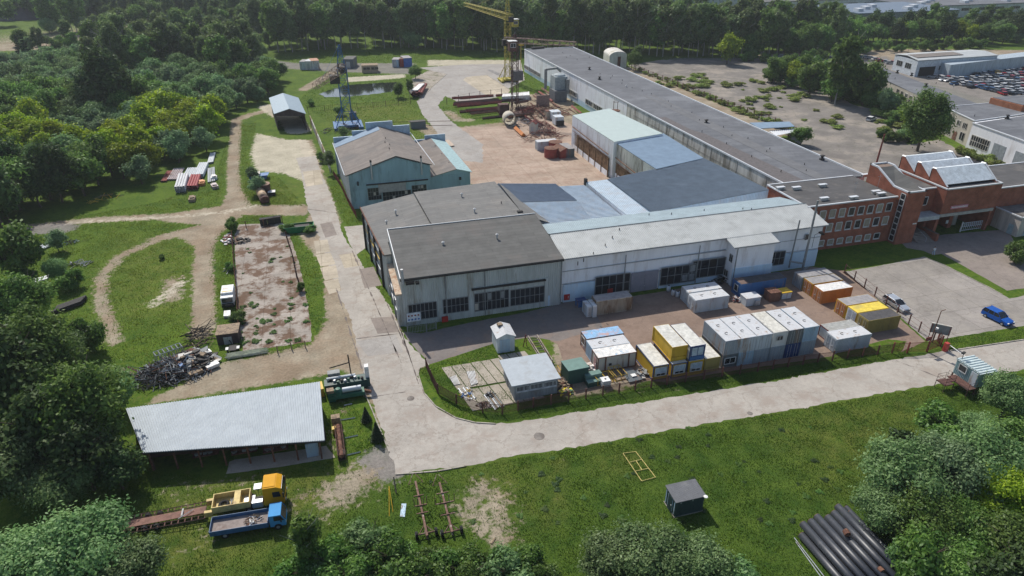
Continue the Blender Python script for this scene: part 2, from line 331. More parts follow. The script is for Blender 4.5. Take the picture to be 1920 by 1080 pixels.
area('lush', [(430, 900), (740, 890), (740, 1080), (560, 1080)], 3, .6); area('lush', [(790, 700), (1690, 668), (1440, 718), (930, 796)], 1)
area('dry', [(760, 230), (800, 260), (790, 215), (700, 225), (640, 240)], 4, .9); area('dry', [(620, 200), (760, 190), (780, 215), (620, 235)], 5, .8)
area('gravel', [(400, 100), (560, 118), (780, 118), (780, 140), (620, 135), (400, 120)], 3, .8); area('pale', [(648, 145), (760, 138), (762, 146), (650, 155)], 1.2, .8)
area('pale', [(800, 112), (960, 112), (960, 122), (800, 124)], 1.5, .8)
area('dirt', [(300, 403), (415, 386), (430, 350), (450, 350), (472, 384), (576, 384), (576, 404), (455, 403), (412, 440), (398, 470), (368, 465), (330, 442), (270, 452), (300, 440), (375, 422), (300, 414)], 1.4)
area('dirt', [(0, 62), (260, 65), (430, 62), (430, 78), (260, 86), (0, 92)], 4); area('gravel', [(0, 5), (100, 5), (120, 40), (0, 42)], 6, .9)
area('dirt', [(845, 240), (1075, 215), (1150, 335), (930, 345)], 3); area('dirt', [(960, 180), (1075, 170), (1080, 215), (940, 235)], 3)
seg('dirt', [(840, 210), (860, 225), (880, 225)], 2.5, 2, .7)
area('dirt', [(1180, 125), (1480, 250), (1450, 262), (1150, 132)], 2); area('dirt', [(1720, 330), (1920, 330), (1920, 300), (1700, 300)], 3)
area('dirt', [(1400, 108), (1500, 118), (1600, 122), (1700, 150), (1780, 165), (1920, 215), (2050, 215), (2050, 95), (1680, 92), (1400, 104)], 5); area('gravel', [(1590, 120), (1660, 104), (1700, 135), (2000, 105), (2000, 235), (1850, 205), (1700, 165)], 3); area('gravel', [(1240, 108), (1480, 108), (1560, 150), (1480, 160)], 5, .8)
area('dirt', [(1040, 640), (1230, 700), (1170, 730), (1060, 745), (1040, 700)], 1.5); area('dirt', [(760, 225), (845, 240), (860, 290), (790, 250)], 1.5, .7)
area('dirt', [(740, 590), (760, 640), (790, 690), (740, 650), (700, 540)], .8); seg('dirt', [(1190, 738), (1700, 690)], .25, .5, .6)
m = bpy.data.materials.new('ground_surface'); m.use_nodes = True; t = m.node_tree; N = t.nodes; L = t.links; b = N['Principled BSDF']; b.inputs['Roughness'].default_value = .95; b.inputs['Specular IOR Level'].default_value = .1
gp = N.new('ShaderNodeNewGeometry')
def noi(sc, det=6, ro=.65, src=gp.outputs['Position']):
    n = N.new('ShaderNodeTexNoise'); n.inputs['Scale'].default_value = sc; n.inputs['Detail'].default_value = det; n.inputs['Roughness'].default_value = ro; L.new(src, n.inputs['Vector']); return n.outputs[0]
def ramp(src, a, b_, c=0, d=1):
    r = N.new('ShaderNodeMapRange'); r.inputs[1].default_value = a; r.inputs[2].default_value = b_; r.inputs[3].default_value = c; r.inputs[4].default_value = d; L.new(src, r.inputs[0]); return r.outputs[0]
def mixc(f, a, b_, mode='MIX'):
    x = N.new('ShaderNodeMix'); x.data_type = 'RGBA'; x.blend_type = mode
    for s, i in ((f, 0), (a, 6), (b_, 7)):
        if isinstance(s, (int, float)): x.inputs[i].default_value = s
        elif isinstance(s, tuple): x.inputs[i].default_value = (*s, 1)
        else: L.new(s, x.inputs[i])
    return x.outputs[2]
def mth(op, a, b_=0.0):
    x = N.new('ShaderNodeMath'); x.operation = op
    for s, i in ((a, 0), (b_, 1)):
        if isinstance(s, (int, float)): x.inputs[i].default_value = s
        else: L.new(s, x.inputs[i])
    return x.outputs[0]
def att(n):
    a = N.new('ShaderNodeAttribute'); a.attribute_name = n; return a.outputs['Fac']
g = mixc(ramp(noi(.16, 5), .38, .62), (.038, .088, .008), (.078, .135, .012))
g = mixc(ramp(noi(1.6, 5), .4, .75), g, (.115, .155, .022)); g = mixc(ramp(noi(.6, 6), .54, .74), g, (.022, .058, .010))
g = mixc(ramp(noi(.35, 6, .75), .57, .70, 0, .7), g, (.13, .125, .045))
g = mixc(mth('MULTIPLY', att('lush'), .85), g, mixc(ramp(noi(.3, 6, .7), .36, .66), (.026, .062, .009), (.08, .125, .018)))
g = mixc(mth('MULTIPLY', att('dry'), ramp(noi(.5, 6), .35, .65)), g, (.15, .155, .035))
fine = noi(7, 4); g = mixc(1.0, g, ramp(fine, .3, .7, .55, 1.45), 'MULTIPLY')
edge = noi(.9, 8, .7)
def blend(base, name, col, k=.85):
    f = ramp(mth('ADD', att(name), mth('MULTIPLY', mth('SUBTRACT', edge, .5), 1.7)), .40, .62)
    c = mixc(1.0, col, ramp(noi(2.5, 7, .7), .3, .7, .72, 1.28), 'MULTIPLY'); c = mixc(1.0, c, ramp(noi(.22, 4), .3, .7, .8, 1.2), 'MULTIPLY'); return mixc(mth('MULTIPLY', f, k), base, c)
g = blend(g, 'dirt', mixc(ramp(noi(.13, 5), .4, .6), (.32, .27, .205), (.265, .20, .145)), .93); g = blend(g, 'gravel', (.20, .185, .17), .9); g = blend(g, 'pale', (.47, .42, .33), .88)
L.new(g, b.inputs['Base Color']); bp = N.new('ShaderNodeBump'); bp.inputs['Strength'].default_value = .6; bp.inputs['Distance'].default_value = .12
L.new(noi(5, 6, .7), bp.inputs['Height']); L.new(bp.outputs[0], b.inputs['Normal'])
nx_, ny_ = len(gx), len(gy); me = bpy.data.meshes.new('ground'); co = np.stack([GX, GY, np.zeros_like(GX)], -1).reshape(-1, 3)
ii = (np.arange(ny_ - 1)[:, None] * nx_ + np.arange(nx_ - 1)[None]).ravel(); fc = np.stack([ii, ii + 1, ii + nx_ + 1, ii + nx_], 1).astype(np.int32)
me.vertices.add(len(co)); me.vertices.foreach_set('co', co.astype(np.float32).ravel()); me.loops.add(fc.size); me.loops.foreach_set('vertex_index', fc.ravel())
me.polygons.add(len(fc)); me.polygons.foreach_set('loop_start', np.arange(0, fc.size, 4, dtype=np.int32)); me.update(calc_edges=True)
for k, a in MSK.items():
    x = me.attributes.new(k, 'FLOAT', 'POINT'); x.data.foreach_set('value', a.astype(np.float32).ravel())
me.materials.append(m); o = bpy.data.objects.new('ground', me); COL.objects.link(o); tag(o, kind='structure')

PAVED = []
def jit(q, amp=.12, step=.6, seed=0):
    out = []
    for a, b_ in zip(q, q[1:] + q[:1]):
        a, b_ = Vector(a), Vector(b_); d = b_ - a; n = max(1, int(d.length / step)); nn = Vector((-d.y, d.x, 0)).normalized() if d.length else Vector((0, 0, 0))
        for i in range(n):
            p = a + d * (i / n); k = noise.noise(Vector((p.x * .9 + seed, p.y * .9, 1.3))) * 1.6 + noise.noise(Vector((p.x * 3, p.y * 3 + seed, 5)))
            out.append(p + nn * k * amp * (1 if i else 0))
    return out
def sheet(name, q, z, mt, amp=.12, kind='structure', paved=True, world=False):
    q = q if world else pxs(*q)
    if paved: PAVED.append(q)
    q = jit(q, amp); mb = MB(); mb.poly([(p[0], p[1], z) for p in q]); o = mb.build(name, mt)
    import bmesh
    bm = bmesh.new(); bm.from_mesh(o.data); bmesh.ops.triangulate(bm, faces=bm.faces[:]); bm.to_mesh(o.data); bm.free()
    for p in o.data.polygons:
        if p.normal.z < 0: p.flip()
    tag(o, kind=kind); return o
def groundmat(name, col, patch=None, pa=.35, cracks=.6, dark=(.12, .10, .085), joints=None, var=.16, psc=.25, jrot=0.0):
    m = bpy.data.materials.new(name); m.use_nodes = True; t = m.node_tree; N = t.nodes; L = t.links; b = N['Principled BSDF']; b.inputs['Roughness'].default_value = .9; b.inputs['Specular IOR Level'].default_value = .15
    gp = N.new('ShaderNodeNewGeometry').outputs['Position']
    def nz(sc, det=6, ro=.65, src=gp):
        n = N.new('ShaderNodeTexNoise'); n.inputs['Scale'].default_value = sc; n.inputs['Detail'].default_value = det; n.inputs['Roughness'].default_value = ro; L.new(src, n.inputs['Vector']); return n
    def rp(src, a, b_, c=0, d=1):
        r = N.new('ShaderNodeMapRange'); r.inputs[1].default_value = a; r.inputs[2].default_value = b_; r.inputs[3].default_value = c; r.inputs[4].default_value = d; L.new(src, r.inputs[0]); return r.outputs[0]
    def mx(f, a, b_, mode='MIX'):
        x = N.new('ShaderNodeMix'); x.data_type = 'RGBA'; x.blend_type = mode
        for s, i in ((f, 0), (a, 6), (b_, 7)):
            if isinstance(s, (int, float)): x.inputs[i].default_value = s
            elif isinstance(s, tuple): x.inputs[i].default_value = (*s, 1)
            else: L.new(s, x.inputs[i])
        return x.outputs[2]
    c = mx(1.0, col, rp(nz(.12, 5).outputs[0], .3, .7, 1 - var, 1 + var), 'MULTIPLY'); c = mx(1.0, c, rp(nz(9, 4).outputs[0], .3, .7, .86, 1.14), 'MULTIPLY')
    c = mx(1.0, c, rp(nz(1.3, 6, .75).outputs[0], .3, .7, .88, 1.12), 'MULTIPLY')
    if patch: c = mx(rp(nz(psc, 7, .7).outputs[0], *((.46, .56) if pa >= 1 else (.5, .62)), 0, pa), c, patch)
    c = mx(rp(nz(.7, 8, .75).outputs[0], .60, .74, 0, .55), c, dark)
    if cracks:
        w = nz(1.1, 4); ad = N.new('ShaderNodeVectorMath'); ad.operation = 'MULTIPLY_ADD'; ad.inputs[1].default_value = (2.2,) * 3; L.new(w.outputs[1], ad.inputs[0]); L.new(gp, ad.inputs[2])
        v = N.new('ShaderNodeTexVoronoi'); v.feature = 'DISTANCE_TO_EDGE'; v.inputs['Scale'].default_value = .17; L.new(ad.outputs[0], v.inputs['Vector'])
        f = rp(v.outputs[0], .004, .016, cracks, 0); c = mx(f, c, dark)
    if joints:
        mp = N.new('ShaderNodeMapping'); mp.inputs['Rotation'].default_value = (0, 0, jrot); L.new(gp, mp.inputs[0]); br = N.new('ShaderNodeTexBrick'); L.new(mp.outputs[0], br.inputs[0]); br.inputs['Scale'].default_value = 1; br.inputs['Brick Width'].default_value = joints[0]; br.inputs['Row Height'].default_value = joints[1]
        br.inputs['Mortar Size'].default_value = .035; br.offset = 0; br.inputs['Color1'].default_value = (1, 1, 1, 1); br.inputs['Color2'].default_value = (.82, .82, .8, 1); br.inputs['Mortar'].default_value = (.35, .33, .3, 1)
        c = mx(.8, c, br.outputs[0], 'MULTIPLY')
    L.new(c, b.inputs['Base Color']); bp = N.new('ShaderNodeBump'); bp.inputs['Strength'].default_value = .35; bp.inputs['Distance'].default_value = .05; L.new(nz(6, 6).outputs[0], bp.inputs['Height']); L.new(bp.outputs[0], b.inputs['Normal'])
    return m
g_road = groundmat('road_concrete', (.37, .34, .30), (.30, .25, .21), .65, .5, (.22, .19, .16))
g_road2 = groundmat('road_asphalt', (.33, .31, .285), (.28, .25, .22), .5, .5, (.21, .19, .17))
g_yard = groundmat('yard_dirty_asphalt', (.235, .172, .135), (.185, .13, .10), .6, .4, (.11, .085, .075))
g_yardw = groundmat('yard_asphalt_west', (.19, .168, .155), (.24, .18, .145), .6, .3, (.12, .10, .09))
g_court = groundmat('courtyard_concrete', (.40, .31, .245), (.33, .23, .175), .8, .5, (.22, .15, .11), (6, 3))
g_pad = groundmat('pad_concrete', (.46, .40, .31), (.38, .33, .26), .5, .4, (.3, .25, .2), (3, 3))
g_lot = groundmat('lot_concrete', (.195, .178, .16), (.31, .27, .225), .8, .7, (.12, .12, .08), None, .25, .06)
g_park = groundmat('parking_concrete', (.30, .275, .25), (.36, .33, .29), .6, .5, (.19, .165, .14), (6.2, 6.2))
g_old = groundmat('old_slab_concrete', (.35, .31, .27), (.15, .095, .065), 1.0, .3, (.07, .06, .03), (4.6, 3.4), .25, .3)
g_slab = groundmat('precast_slab', (.36, .32, .265), (.28, .25, .19), .6, .3, (.18, .17, .10))
g_grass = groundmat('verge_grass', (.045, .09, .013), (.10, .125, .03), .6, 0, (.025, .05, .012))
g_foot = groundmat('footway_asphalt', (.24, .205, .18), (.3, .26, .22), .5, .5, (.15, .13, .11))
# lower road
sheet('road', [(741, 889), (880, 873), (960, 856), (1135, 829), (1235, 810), (1440, 776), (1615, 745), (1765, 719), (1990, 682), (1990, 622), (1920, 636), (1780, 657), (1710, 669), (1565, 694), (1440, 716), (1285, 741), (1120, 766), (960, 793),
               (920, 794), (892, 793), (855, 784), (817, 762), (795, 737), (784, 702), (787, 690), (805, 684), (760, 636), (730, 572), (700, 532), (670, 480), (643, 440), (620, 362), (605, 332), (592, 292), (556, 296), (566, 330), (577, 390), (587, 415), (600, 450), (615, 495), (628, 540), (655, 590), (666, 635), (679, 690), (690, 725), (713, 795), (731, 847)], .006, g_road, .24)
# side of the road joining the court behind the teal hall
sheet('road', [(645, 425), (682, 422), (686, 450), (690, 462), (668, 478), (655, 455)], .010, g_road, .1)
for i, (a, b_) in enumerate([((588, 452), (614, 449)), ((592, 478), (620, 474)), ((600, 502), (630, 497)), ((607, 528), (634, 522))]):
    q = [P(*a), P(*b_)]; n = [(593, 476), (601, 500), (609, 526), (617, 552)][i]; n2 = [(619, 472), (629, 495), (635, 520), (640, 545)][i]
    sheet('pavement', [a, b_, n2, n], .014, g_pad, .05)
for q, mt in (([(673, 505), (700, 500), (716, 535), (684, 541)], g_foot), ([(694, 596), (735, 594), (748, 622), (708, 626)], g_foot), ([(636, 478), (664, 474), (676, 498), (646, 503)], g_pad), ([(568, 322), (600, 318), (606, 345), (574, 350)], g_pad), ([(668, 640), (742, 628), (757, 660), (690, 668)], g_road2), ([(600, 420), (622, 416), (632, 440), (610, 446)], g_foot)): sheet('road', q, .016, mt, .05)
g_tar = groundmat('joint_tar', (.17, .145, .13), cracks=0)
for a, b_ in (((630, 540), (690, 725)), ((660, 470), (752, 680)), ((700, 744), (760, 735)), ((668, 635), (745, 626)), ((745, 600), (785, 720)), ((722, 560), (760, 650)), ((1680, 676), (1772, 712)), ((1745, 664), (1800, 690)), ((575, 392), (640, 400))):
    a, b_ = P(*a), P(*b_); n_ = V(-(b_ - a).y, (b_ - a).x, 0).normalized() * .06; sheet('road', [a - n_, b_ - n_, b_ + n_, a + n_], .02, g_tar, .14, world=True, paved=False)
# forecourt and front yard
sheet('pavement', [(757, 622), (765, 638), (806, 683), (880, 659), (937, 640), (1000, 632), (1045, 640), (1130, 614), (1100, 556), (990, 585), (880, 605), (790, 625)], .012, g_yardw, .08)
sheet('yard', [(1045, 645), (1060, 690), (1100, 722), (1190, 712), (1245, 716), (1360, 697), (1560, 668), (1570, 660), (1665, 636), (1700, 640), (1690, 660), (1735, 640), (1585, 508), (1520, 500), (1380, 524), (1052, 577), (1000, 620)], .008, g_yard, .1)
sheet('yard', [(822, 272), (850, 240), (960, 236), (1000, 205), (1075, 235), (1165, 346), (1060, 352), (935, 352), (880, 345), (840, 290)], .008, g_court, .3)
sheet('road', [(785, 127), (837, 139), (810, 165), (781, 190), (792, 215), (815, 242), (850, 300), (905, 305), (905, 270), (862, 240), (840, 222), (821, 198), (835, 180), (870, 196), (940, 180), (950, 168), (984, 150), (976, 112), (947, 120), (870, 121)], .012, g_road2, .3)
sheet('pavement', [(868, 150), (874, 145), (885, 143), (913, 141), (957, 169), (952, 176), (910, 178)], .018, g_pad, .1)
sheet('pavement', [(772, 148), (806, 131), (838, 139), (795, 186), (778, 180)], .006, groundmat('old_slabs_far', (.36, .32, .27), (.10, .11, .04), .7, .3, (.16, .15, .09), (3, 1.5)), .3)
# parking in front of the brick building
sheet('parking_lot', [(1580, 510), (1640, 500), (1733, 481), (1772, 497), (1852, 537), (1893, 560), (1990, 540), (1990, 600), (1920, 611), (1765, 636), (1740, 640), (1665, 575)], .008, g_park, .1)
sheet('pavement', [(1730, 470), (1750, 478), (1765, 476), (1800, 495), (1888, 545), (1990, 530), (1990, 480), (1905, 462), (1890, 430), (1768, 440), (1690, 455), (1700, 465)], .012, g_foot, .08)
sheet('parking_lot', [(1178, 122), (1240, 112), (1430, 112), (1500, 130), (1560, 175), (1600, 196), (1680, 215), (1700, 240), (1700, 272), (1760, 262), (1815, 290), (1880, 322), (1860, 342), (1600, 340), (1540, 300), (1470, 250), (1400, 212), (1280, 165)], .006, g_lot, .5)
# concrete-slab lot on the left, with moss in the joints
sheet('pavement', [(440, 440), (448, 421), (530, 418), (540, 432), (560, 490), (573, 550), (582, 600), (585, 640), (520, 650), (455, 658), (448, 600), (441, 520)], .006, g_old, .15)
sheet('pavement', [(424, 889), (430, 866), (440, 862), (600, 838), (612, 836), (629, 858), (530, 875)], .03, g_slab, .05)
# kerbs
def kerb(pts, w=.16, h=.12, label='kerb'):
    q = pxs(*pts); mb = MB()
    for a, b_ in zip(q, q[1:]):
        n = max(1, int((b_ - a).length / 1.5))
        for i in range(n):
            p = a.lerp(b_, (i + .02) / n); r = a.lerp(b_, (i + .98) / n); c = (p + r) / 2; d = r - p
            mb.obb((c.x, c.y, h / 2 + rnd.uniform(-.02, .015)), (d.length, w, h), math.atan2(d.y, d.x) + rnd.uniform(-.01, .01))
    o = mb.build('kerb', m_conc); tag(o, kind='structure')
kerb([(787, 690), (784, 702), (795, 737), (817, 762), (855, 784), (892, 793), (930, 795)]); kerb([(679, 725), (698, 770), (730, 848)])
kerb([(741, 890), (820, 884), (875, 874)], .2); kerb([(1780, 658), (1920, 637), (1990, 624)]); kerb([(1733, 482), (1772, 498), (1852, 538), (1880, 553)])
kerb([(807, 166), (838, 139)]); kerb([(913, 141), (957, 169)]); kerb([(783, 190), (808, 167)])
# inner yard plot of precast slabs with weeds between them, each slab one piece of paving
mb = MB()
for r_, (a, b_, c, d, n) in enumerate([((826, 690), (990, 664), (870, 722), (945, 712), 0)]): pass
o0 = P(828, 690); ux = (P(935, 672) - o0); vy = (P(858, 732) - o0)
for i in range(7):
    for j in range(2):
        a = o0 + ux * (i / 6.0 * 1.02) + vy * (j * 1.05); w = ux * (.93 / 6); h = vy * .98
        if j: w, h = ux * (.93 / 6), vy * .8
        k = rnd.uniform(.05, .09); mb.extr([a + V(0, 0, 0), a + w, a + w + h, a + h], (0, 0, k))
for i in range(3):
    a = o0 + ux * 1.02 + ux * (i * .17) - vy * .12; mb.extr([a, a + ux * .15, a + ux * .15 + vy * .25, a + vy * .25], (0, 0, .07))
tag(mb.build('pavement', g_slab), kind='structure')
# rail lines set across the far path
mb = MB()
for py in (227, 235): a, b_ = P(700, py + 3), P(848, py - 0); mb.tube(a + V(0, 0, .06), b_ + V(0, 0, .06), .08, 4)
tag(mb.build('rail', m_rust), 'pair of rusty rails crossing the grass and the far path behind the teal hall', 'rail')
# manholes
for px, py, r_ in ((770, 747, .55), (1011, 818, .75), (1406, 775, .4)):
    c = P(px, py); mb = MB(); mb.lathe((c.x, c.y, .008), [(r_, .0), (r_, .02), (r_ - .12, .022), (r_ - .12, .014), (0.02, .016)], 20)
    tag(mb.build('manhole_cover', mat('cast_iron', (.19, .17, .15), .7, stain=(.1, .08, .07))), {770: 'round manhole cover in the middle of the road junction', 1011: 'larger round manhole ring in the lower road near the grass edge', 1406: 'small manhole cover at the far lower road edge below the containers'}[px], 'manhole cover', 'manhole covers in the road')
# pond
sheet('water', [(597, 176), (622, 168), (645, 160), (700, 156), (745, 154), (748, 160), (735, 172), (705, 176), (655, 181), (610, 182)], .012, None or mat('pond_water', (.02, .025, .02), .04, var=.3, spec=.9, bump=.02, bsc=2), .6)
# dark earth mound far left
mb = MB(); c = P(38, 32); n = 26; prof = [(24, 0), (19, 3.2), (13, 7), (6, 10), (1, 11.5)]
vs = []; fs = []
for k, (r_, z) in enumerate(prof):
    for i in range(n):
        a = i * 2 * math.pi / n; rr = r_ * (1 + .12 * noise.noise(Vector((i * .7, k, 0)))); vs.append((c.x + rr * 1.4 * math.cos(a), c.y + rr * math.sin(a), z + noise.noise(Vector((i, k * 3, 2))) * .6))
for k in range(len(prof) - 1):
    for i in range(n): fs.append((k * n + i, k * n + (i + 1) % n, (k + 1) * n + (i + 1) % n, (k + 1) * n + i))
fs.append(tuple((len(prof) - 1) * n + i for i in range(n)))
tag(mb.add(vs, fs).build('earth_mound', mat('dark_earth', (.07, .065, .07), .95, var=.3, scale=.4)), kind='structure')
sheet('path', [(640, -25), (690, -25), (694, 46), (672, 47), (656, 10)], .02, g_road2, .5); sheet('road', [(395, -16), (1180, -16), (1180, -8), (395, -8)], .02, g_road2, .5)
# grass growing up from the ground in the open green places
def grass(name, zones, n, hgt, mt, seed):
    rs = np.random.RandomState(seed); C = []
    A = []
    for z in zones:
        q = pxs(*z); xs = [p.x for p in q]; ys = [p.y for p in q]; ar = abs(sum(q[i].x * q[(i + 1) % len(q)].y - q[(i + 1) % len(q)].x * q[i].y for i in range(len(q)))) / 2; A.append((q, min(xs), max(xs), min(ys), max(ys), ar))
    T = sum(a[5] for a in A)
    for q, x0, x1, y0, y1, ar in A:
        k = int(n * ar / T * (x1 - x0) * (y1 - y0) / ar); X = rs.uniform(x0, x1, k); Y = rs.uniform(y0, y1, k); ok = inpoly(X, Y, q)
        for pv in PAVED: ok &= ~inpoly(X, Y, pv)
        ix = np.clip(np.searchsorted(gx, X), 0, nx_ - 1); iy = np.clip(np.searchsorted(gy, Y), 0, ny_ - 1)
        bare = np.maximum(np.maximum(MSK['dirt'][iy, ix], MSK['pale'][iy, ix]), MSK['gravel'][iy, ix]); ok &= rs.rand(k) > bare * 1.25
        C.append(np.stack([X[ok], Y[ok]], 1))
    C = np.concatenate(C); k = len(C); cl = np.array([noise.noise(Vector((x * .35, y * .35, 3))) for x, y in C]); hh = hgt * rs.uniform(.4, 1.3, k) * (1 + .6 * cl); a = rs.rand(k) * 6.283; w = hh * .28
    z = np.zeros(k); ln = rs.normal(size=(k, 2)) * .35 * hh[:, None]
    v = np.stack([np.stack([C[:, 0] - w * np.cos(a), C[:, 1] - w * np.sin(a), z], 1), np.stack([C[:, 0] + w * np.cos(a), C[:, 1] + w * np.sin(a), z], 1), np.stack([C[:, 0] + ln[:, 0], C[:, 1] + ln[:, 1], hh], 1)], 1).reshape(-1, 3)
    me = bpy.data.meshes.new(name); me.vertices.add(3 * k); me.vertices.foreach_set('co', v.astype(np.float32).ravel()); me.loops.add(3 * k); me.loops.foreach_set('vertex_index', np.arange(3 * k, dtype=np.int32))
    me.polygons.add(k); me.polygons.foreach_set('loop_start', np.arange(0, 3 * k, 3, dtype=np.int32)); me.update(calc_edges=True)
    at = me.attributes.new('v', 'FLOAT', 'FACE'); at.data.foreach_set('value', np.clip(.5 + cl * .6 + .22 * rs.normal(size=k), 0, 1).astype(np.float32)); me.materials.append(mt)
    o = bpy.data.objects.new(name, me); COL.objects.link(o); return tag(o, 'green grass growing over the open ground', 'grass', kind='stuff')
grass('grass', [[(880, 875), (1240, 812), (1765, 722), (1920, 700), (1990, 1090), (560, 1100), (200, 1100), (200, 880), (430, 895), (630, 862), (740, 892)], [(785, 692), (937, 641), (1060, 735), (1440, 700), (1690, 668), (1440, 718), (1120, 768), (930, 794), (850, 784)],
                [(600, 735), (640, 735), (735, 850), (640, 865), (600, 850)], [(1270, 740), (1700, 640), (1745, 590), (1700, 670), (1500, 705)], [(1765, 637), (1920, 612), (1920, 636), (1780, 657)]], 210000, .15, leafmat('grass_blades', (.038, .085, .008), (.105, .16, .018), .45), 3)
grass('grass', [[(0, 420), (180, 400), (290, 380), (400, 340), (435, 235), (480, 230), (470, 330), (575, 390), (440, 440), (400, 620), (290, 690), (60, 640), (0, 560)], [(450, 440), (460, 330), (520, 330), (575, 390)], [(610, 340), (640, 340), (680, 420), (650, 425)], [(680, 460), (745, 580), (700, 540)],
                [(555, 440), (600, 490), (612, 610), (580, 650), (420, 700), (400, 600), (420, 440), (440, 440)]], 110000, .2, leafmat('grass_blades_far', (.072, .125, .010), (.185, .23, .03), .45), 4)
grass('grass', [[(560, 190), (600, 140), (770, 140), (800, 215), (850, 300), (640, 240), (590, 215)], [(820, 200), (850, 225), (1000, 235), (960, 205)], [(960, 150), (985, 135), (1110, 200), (1010, 195)], [(430, 110), (640, 80), (1150, 110), (1150, 120), (600, 118)]], 60000, .3, leafmat('grass_blades_distant', (.06, .12, .012), (.16, .22, .025), .45), 5)
# ------------------------------------------------------------ buildings
r_felt = mat('roof_felt', (.118, .117, .11), .9, var=.16, scale=.45, seam=(9, 1.0), stain=(.135, .125, .115), stam=.4, stsc=.15)
r_felt2 = mat('roof_felt_pale', (.122, .128, .14), .9, var=.16, scale=.25, seam=(12, 1.1), stain=(.17, .177, .19), stam=.5, stsc=.08)
r_feltb = mat('roof_felt_brown', (.20, .175, .155), .9, var=.18, scale=.4, seam=(8, 1.0), stain=(.16, .15, .14), stam=.5, stsc=.12)
r_pale = mat('roof_pale_sheet', (.46, .475, .465), .5, .1, var=.1, scale=.5, stain=(.36, .37, .36), stam=.4, stsc=.3)
r_shed = mat('roof_shed_sheet', (.47, .51, .535), .8, 0, var=.09, scale=.7, stain=(.44, .48, .51), stam=.4, stsc=.5, spec=.08)
r_blue = mat('roof_blue_sheet', (.20, .275, .36), .6, 0, var=.12, scale=.5, spec=.1)
r_lblue = mat('roof_light_blue_sheet', (.40, .48, .55), .6, 0, var=.12, scale=.6, stain=(.38, .42, .46), stam=.5, stsc=.5)
r_slate = mat('roof_slate_sheet', (.13, .17, .225), .6, 0, var=.12, scale=.6)
r_mint = mat('roof_mint_sheet', (.46, .54, .51), .5, .05, var=.06, scale=.5)
w_grey = mat('wall_grey_sheet', (.44, .47, .46), .6, .05, var=.15, scale=1, streak=True, stain=(.25, .23, .19), stam=.4, stsc=.6)
w_teal = mat('wall_teal_sheet', (.27, .41, .46), .6, .05, var=.12, scale=1, streak=True, stain=(.18, .27, .29), stam=.4, stsc=.7)
w_white = mat('wall_white_paint', (.80, .81, .84), .8, var=.06, scale=.8, streak=True, stain=(.62, .60, .60), stam=.4, stsc=.5)
w_lblue = mat('wall_pale_blue_paint', (.50, .63, .74), .8, var=.1, scale=.8, streak=True, stain=(.55, .58, .6), stam=.4, stsc=.5)
w_conc = mat('wall_stained_concrete', (.55, .53, .49), .9, var=.25, scale=.5, streak=True, stain=(.22, .20, .17), stam=.6, stsc=.45)
w_cream = mat('wall_cream_render', (.42, .385, .33), .9, var=.15, scale=.6, streak=True, stain=(.30, .27, .23), stam=.45, stsc=.3)
w_dark = mat('wall_dark_metal', (.06, .045, .045), .85, var=.4, scale=.8)
m_trim = mat('pale_trim', (.58, .60, .62), .5, .1, var=.1, scale=1)
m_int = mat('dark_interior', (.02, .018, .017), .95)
def brickmat(name, col):
    m = bpy.data.materials.new(name); m.use_nodes = True; t = m.node_tree; N = t.nodes; L = t.links; b = N['Principled BSDF']; b.inputs['Roughness'].default_value = .9; b.inputs['Specular IOR Level'].default_value = .1
    gp = N.new('ShaderNodeNewGeometry').outputs['Position']; sx = N.new('ShaderNodeSeparateXYZ'); L.new(gp, sx.inputs[0]); ad = N.new('ShaderNodeMath'); L.new(sx.outputs[0], ad.inputs[0]); L.new(sx.outputs[1], ad.inputs[1])
    cb = N.new('ShaderNodeCombineXYZ'); L.new(ad.outputs[0], cb.inputs[0]); L.new(sx.outputs[2], cb.inputs[1]); br = N.new('ShaderNodeTexBrick'); L.new(cb.outputs[0], br.inputs[0]); br.inputs['Scale'].default_value = 1; br.inputs['Brick Width'].default_value = .26; br.inputs['Row Height'].default_value = .085
    br.inputs['Mortar Size'].default_value = .008; br.inputs['Color1'].default_value = (*col, 1); br.inputs['Color2'].default_value = (col[0] * .7, col[1] * .75, col[2] * .8, 1); br.inputs['Mortar'].default_value = (.2, .15, .12, 1)
    n = N.new('ShaderNodeTexNoise'); n.inputs['Scale'].default_value = .7; n.inputs['Detail'].default_value = 6; L.new(gp, n.inputs['Vector']); r = N.new('ShaderNodeMapRange'); r.inputs[1].default_value = .3; r.inputs[2].default_value = .7; r.inputs[3].default_value = .75; r.inputs[4].default_value = 1.25; L.new(n.outputs[0], r.inputs[0])
    x = N.new('ShaderNodeMix'); x.data_type = 'RGBA'; x.blend_type = 'MULTIPLY'; x.inputs[0].default_value = 1; L.new(br.outputs[0], x.inputs[6]); L.new(r.outputs[0], x.inputs[7]); L.new(x.outputs[2], b.inputs['Base Color']); return m
m_brick = brickmat('red_brick', (.36, .108, .06))
m_brick2 = brickmat('orange_brick', (.42, .15, .07))
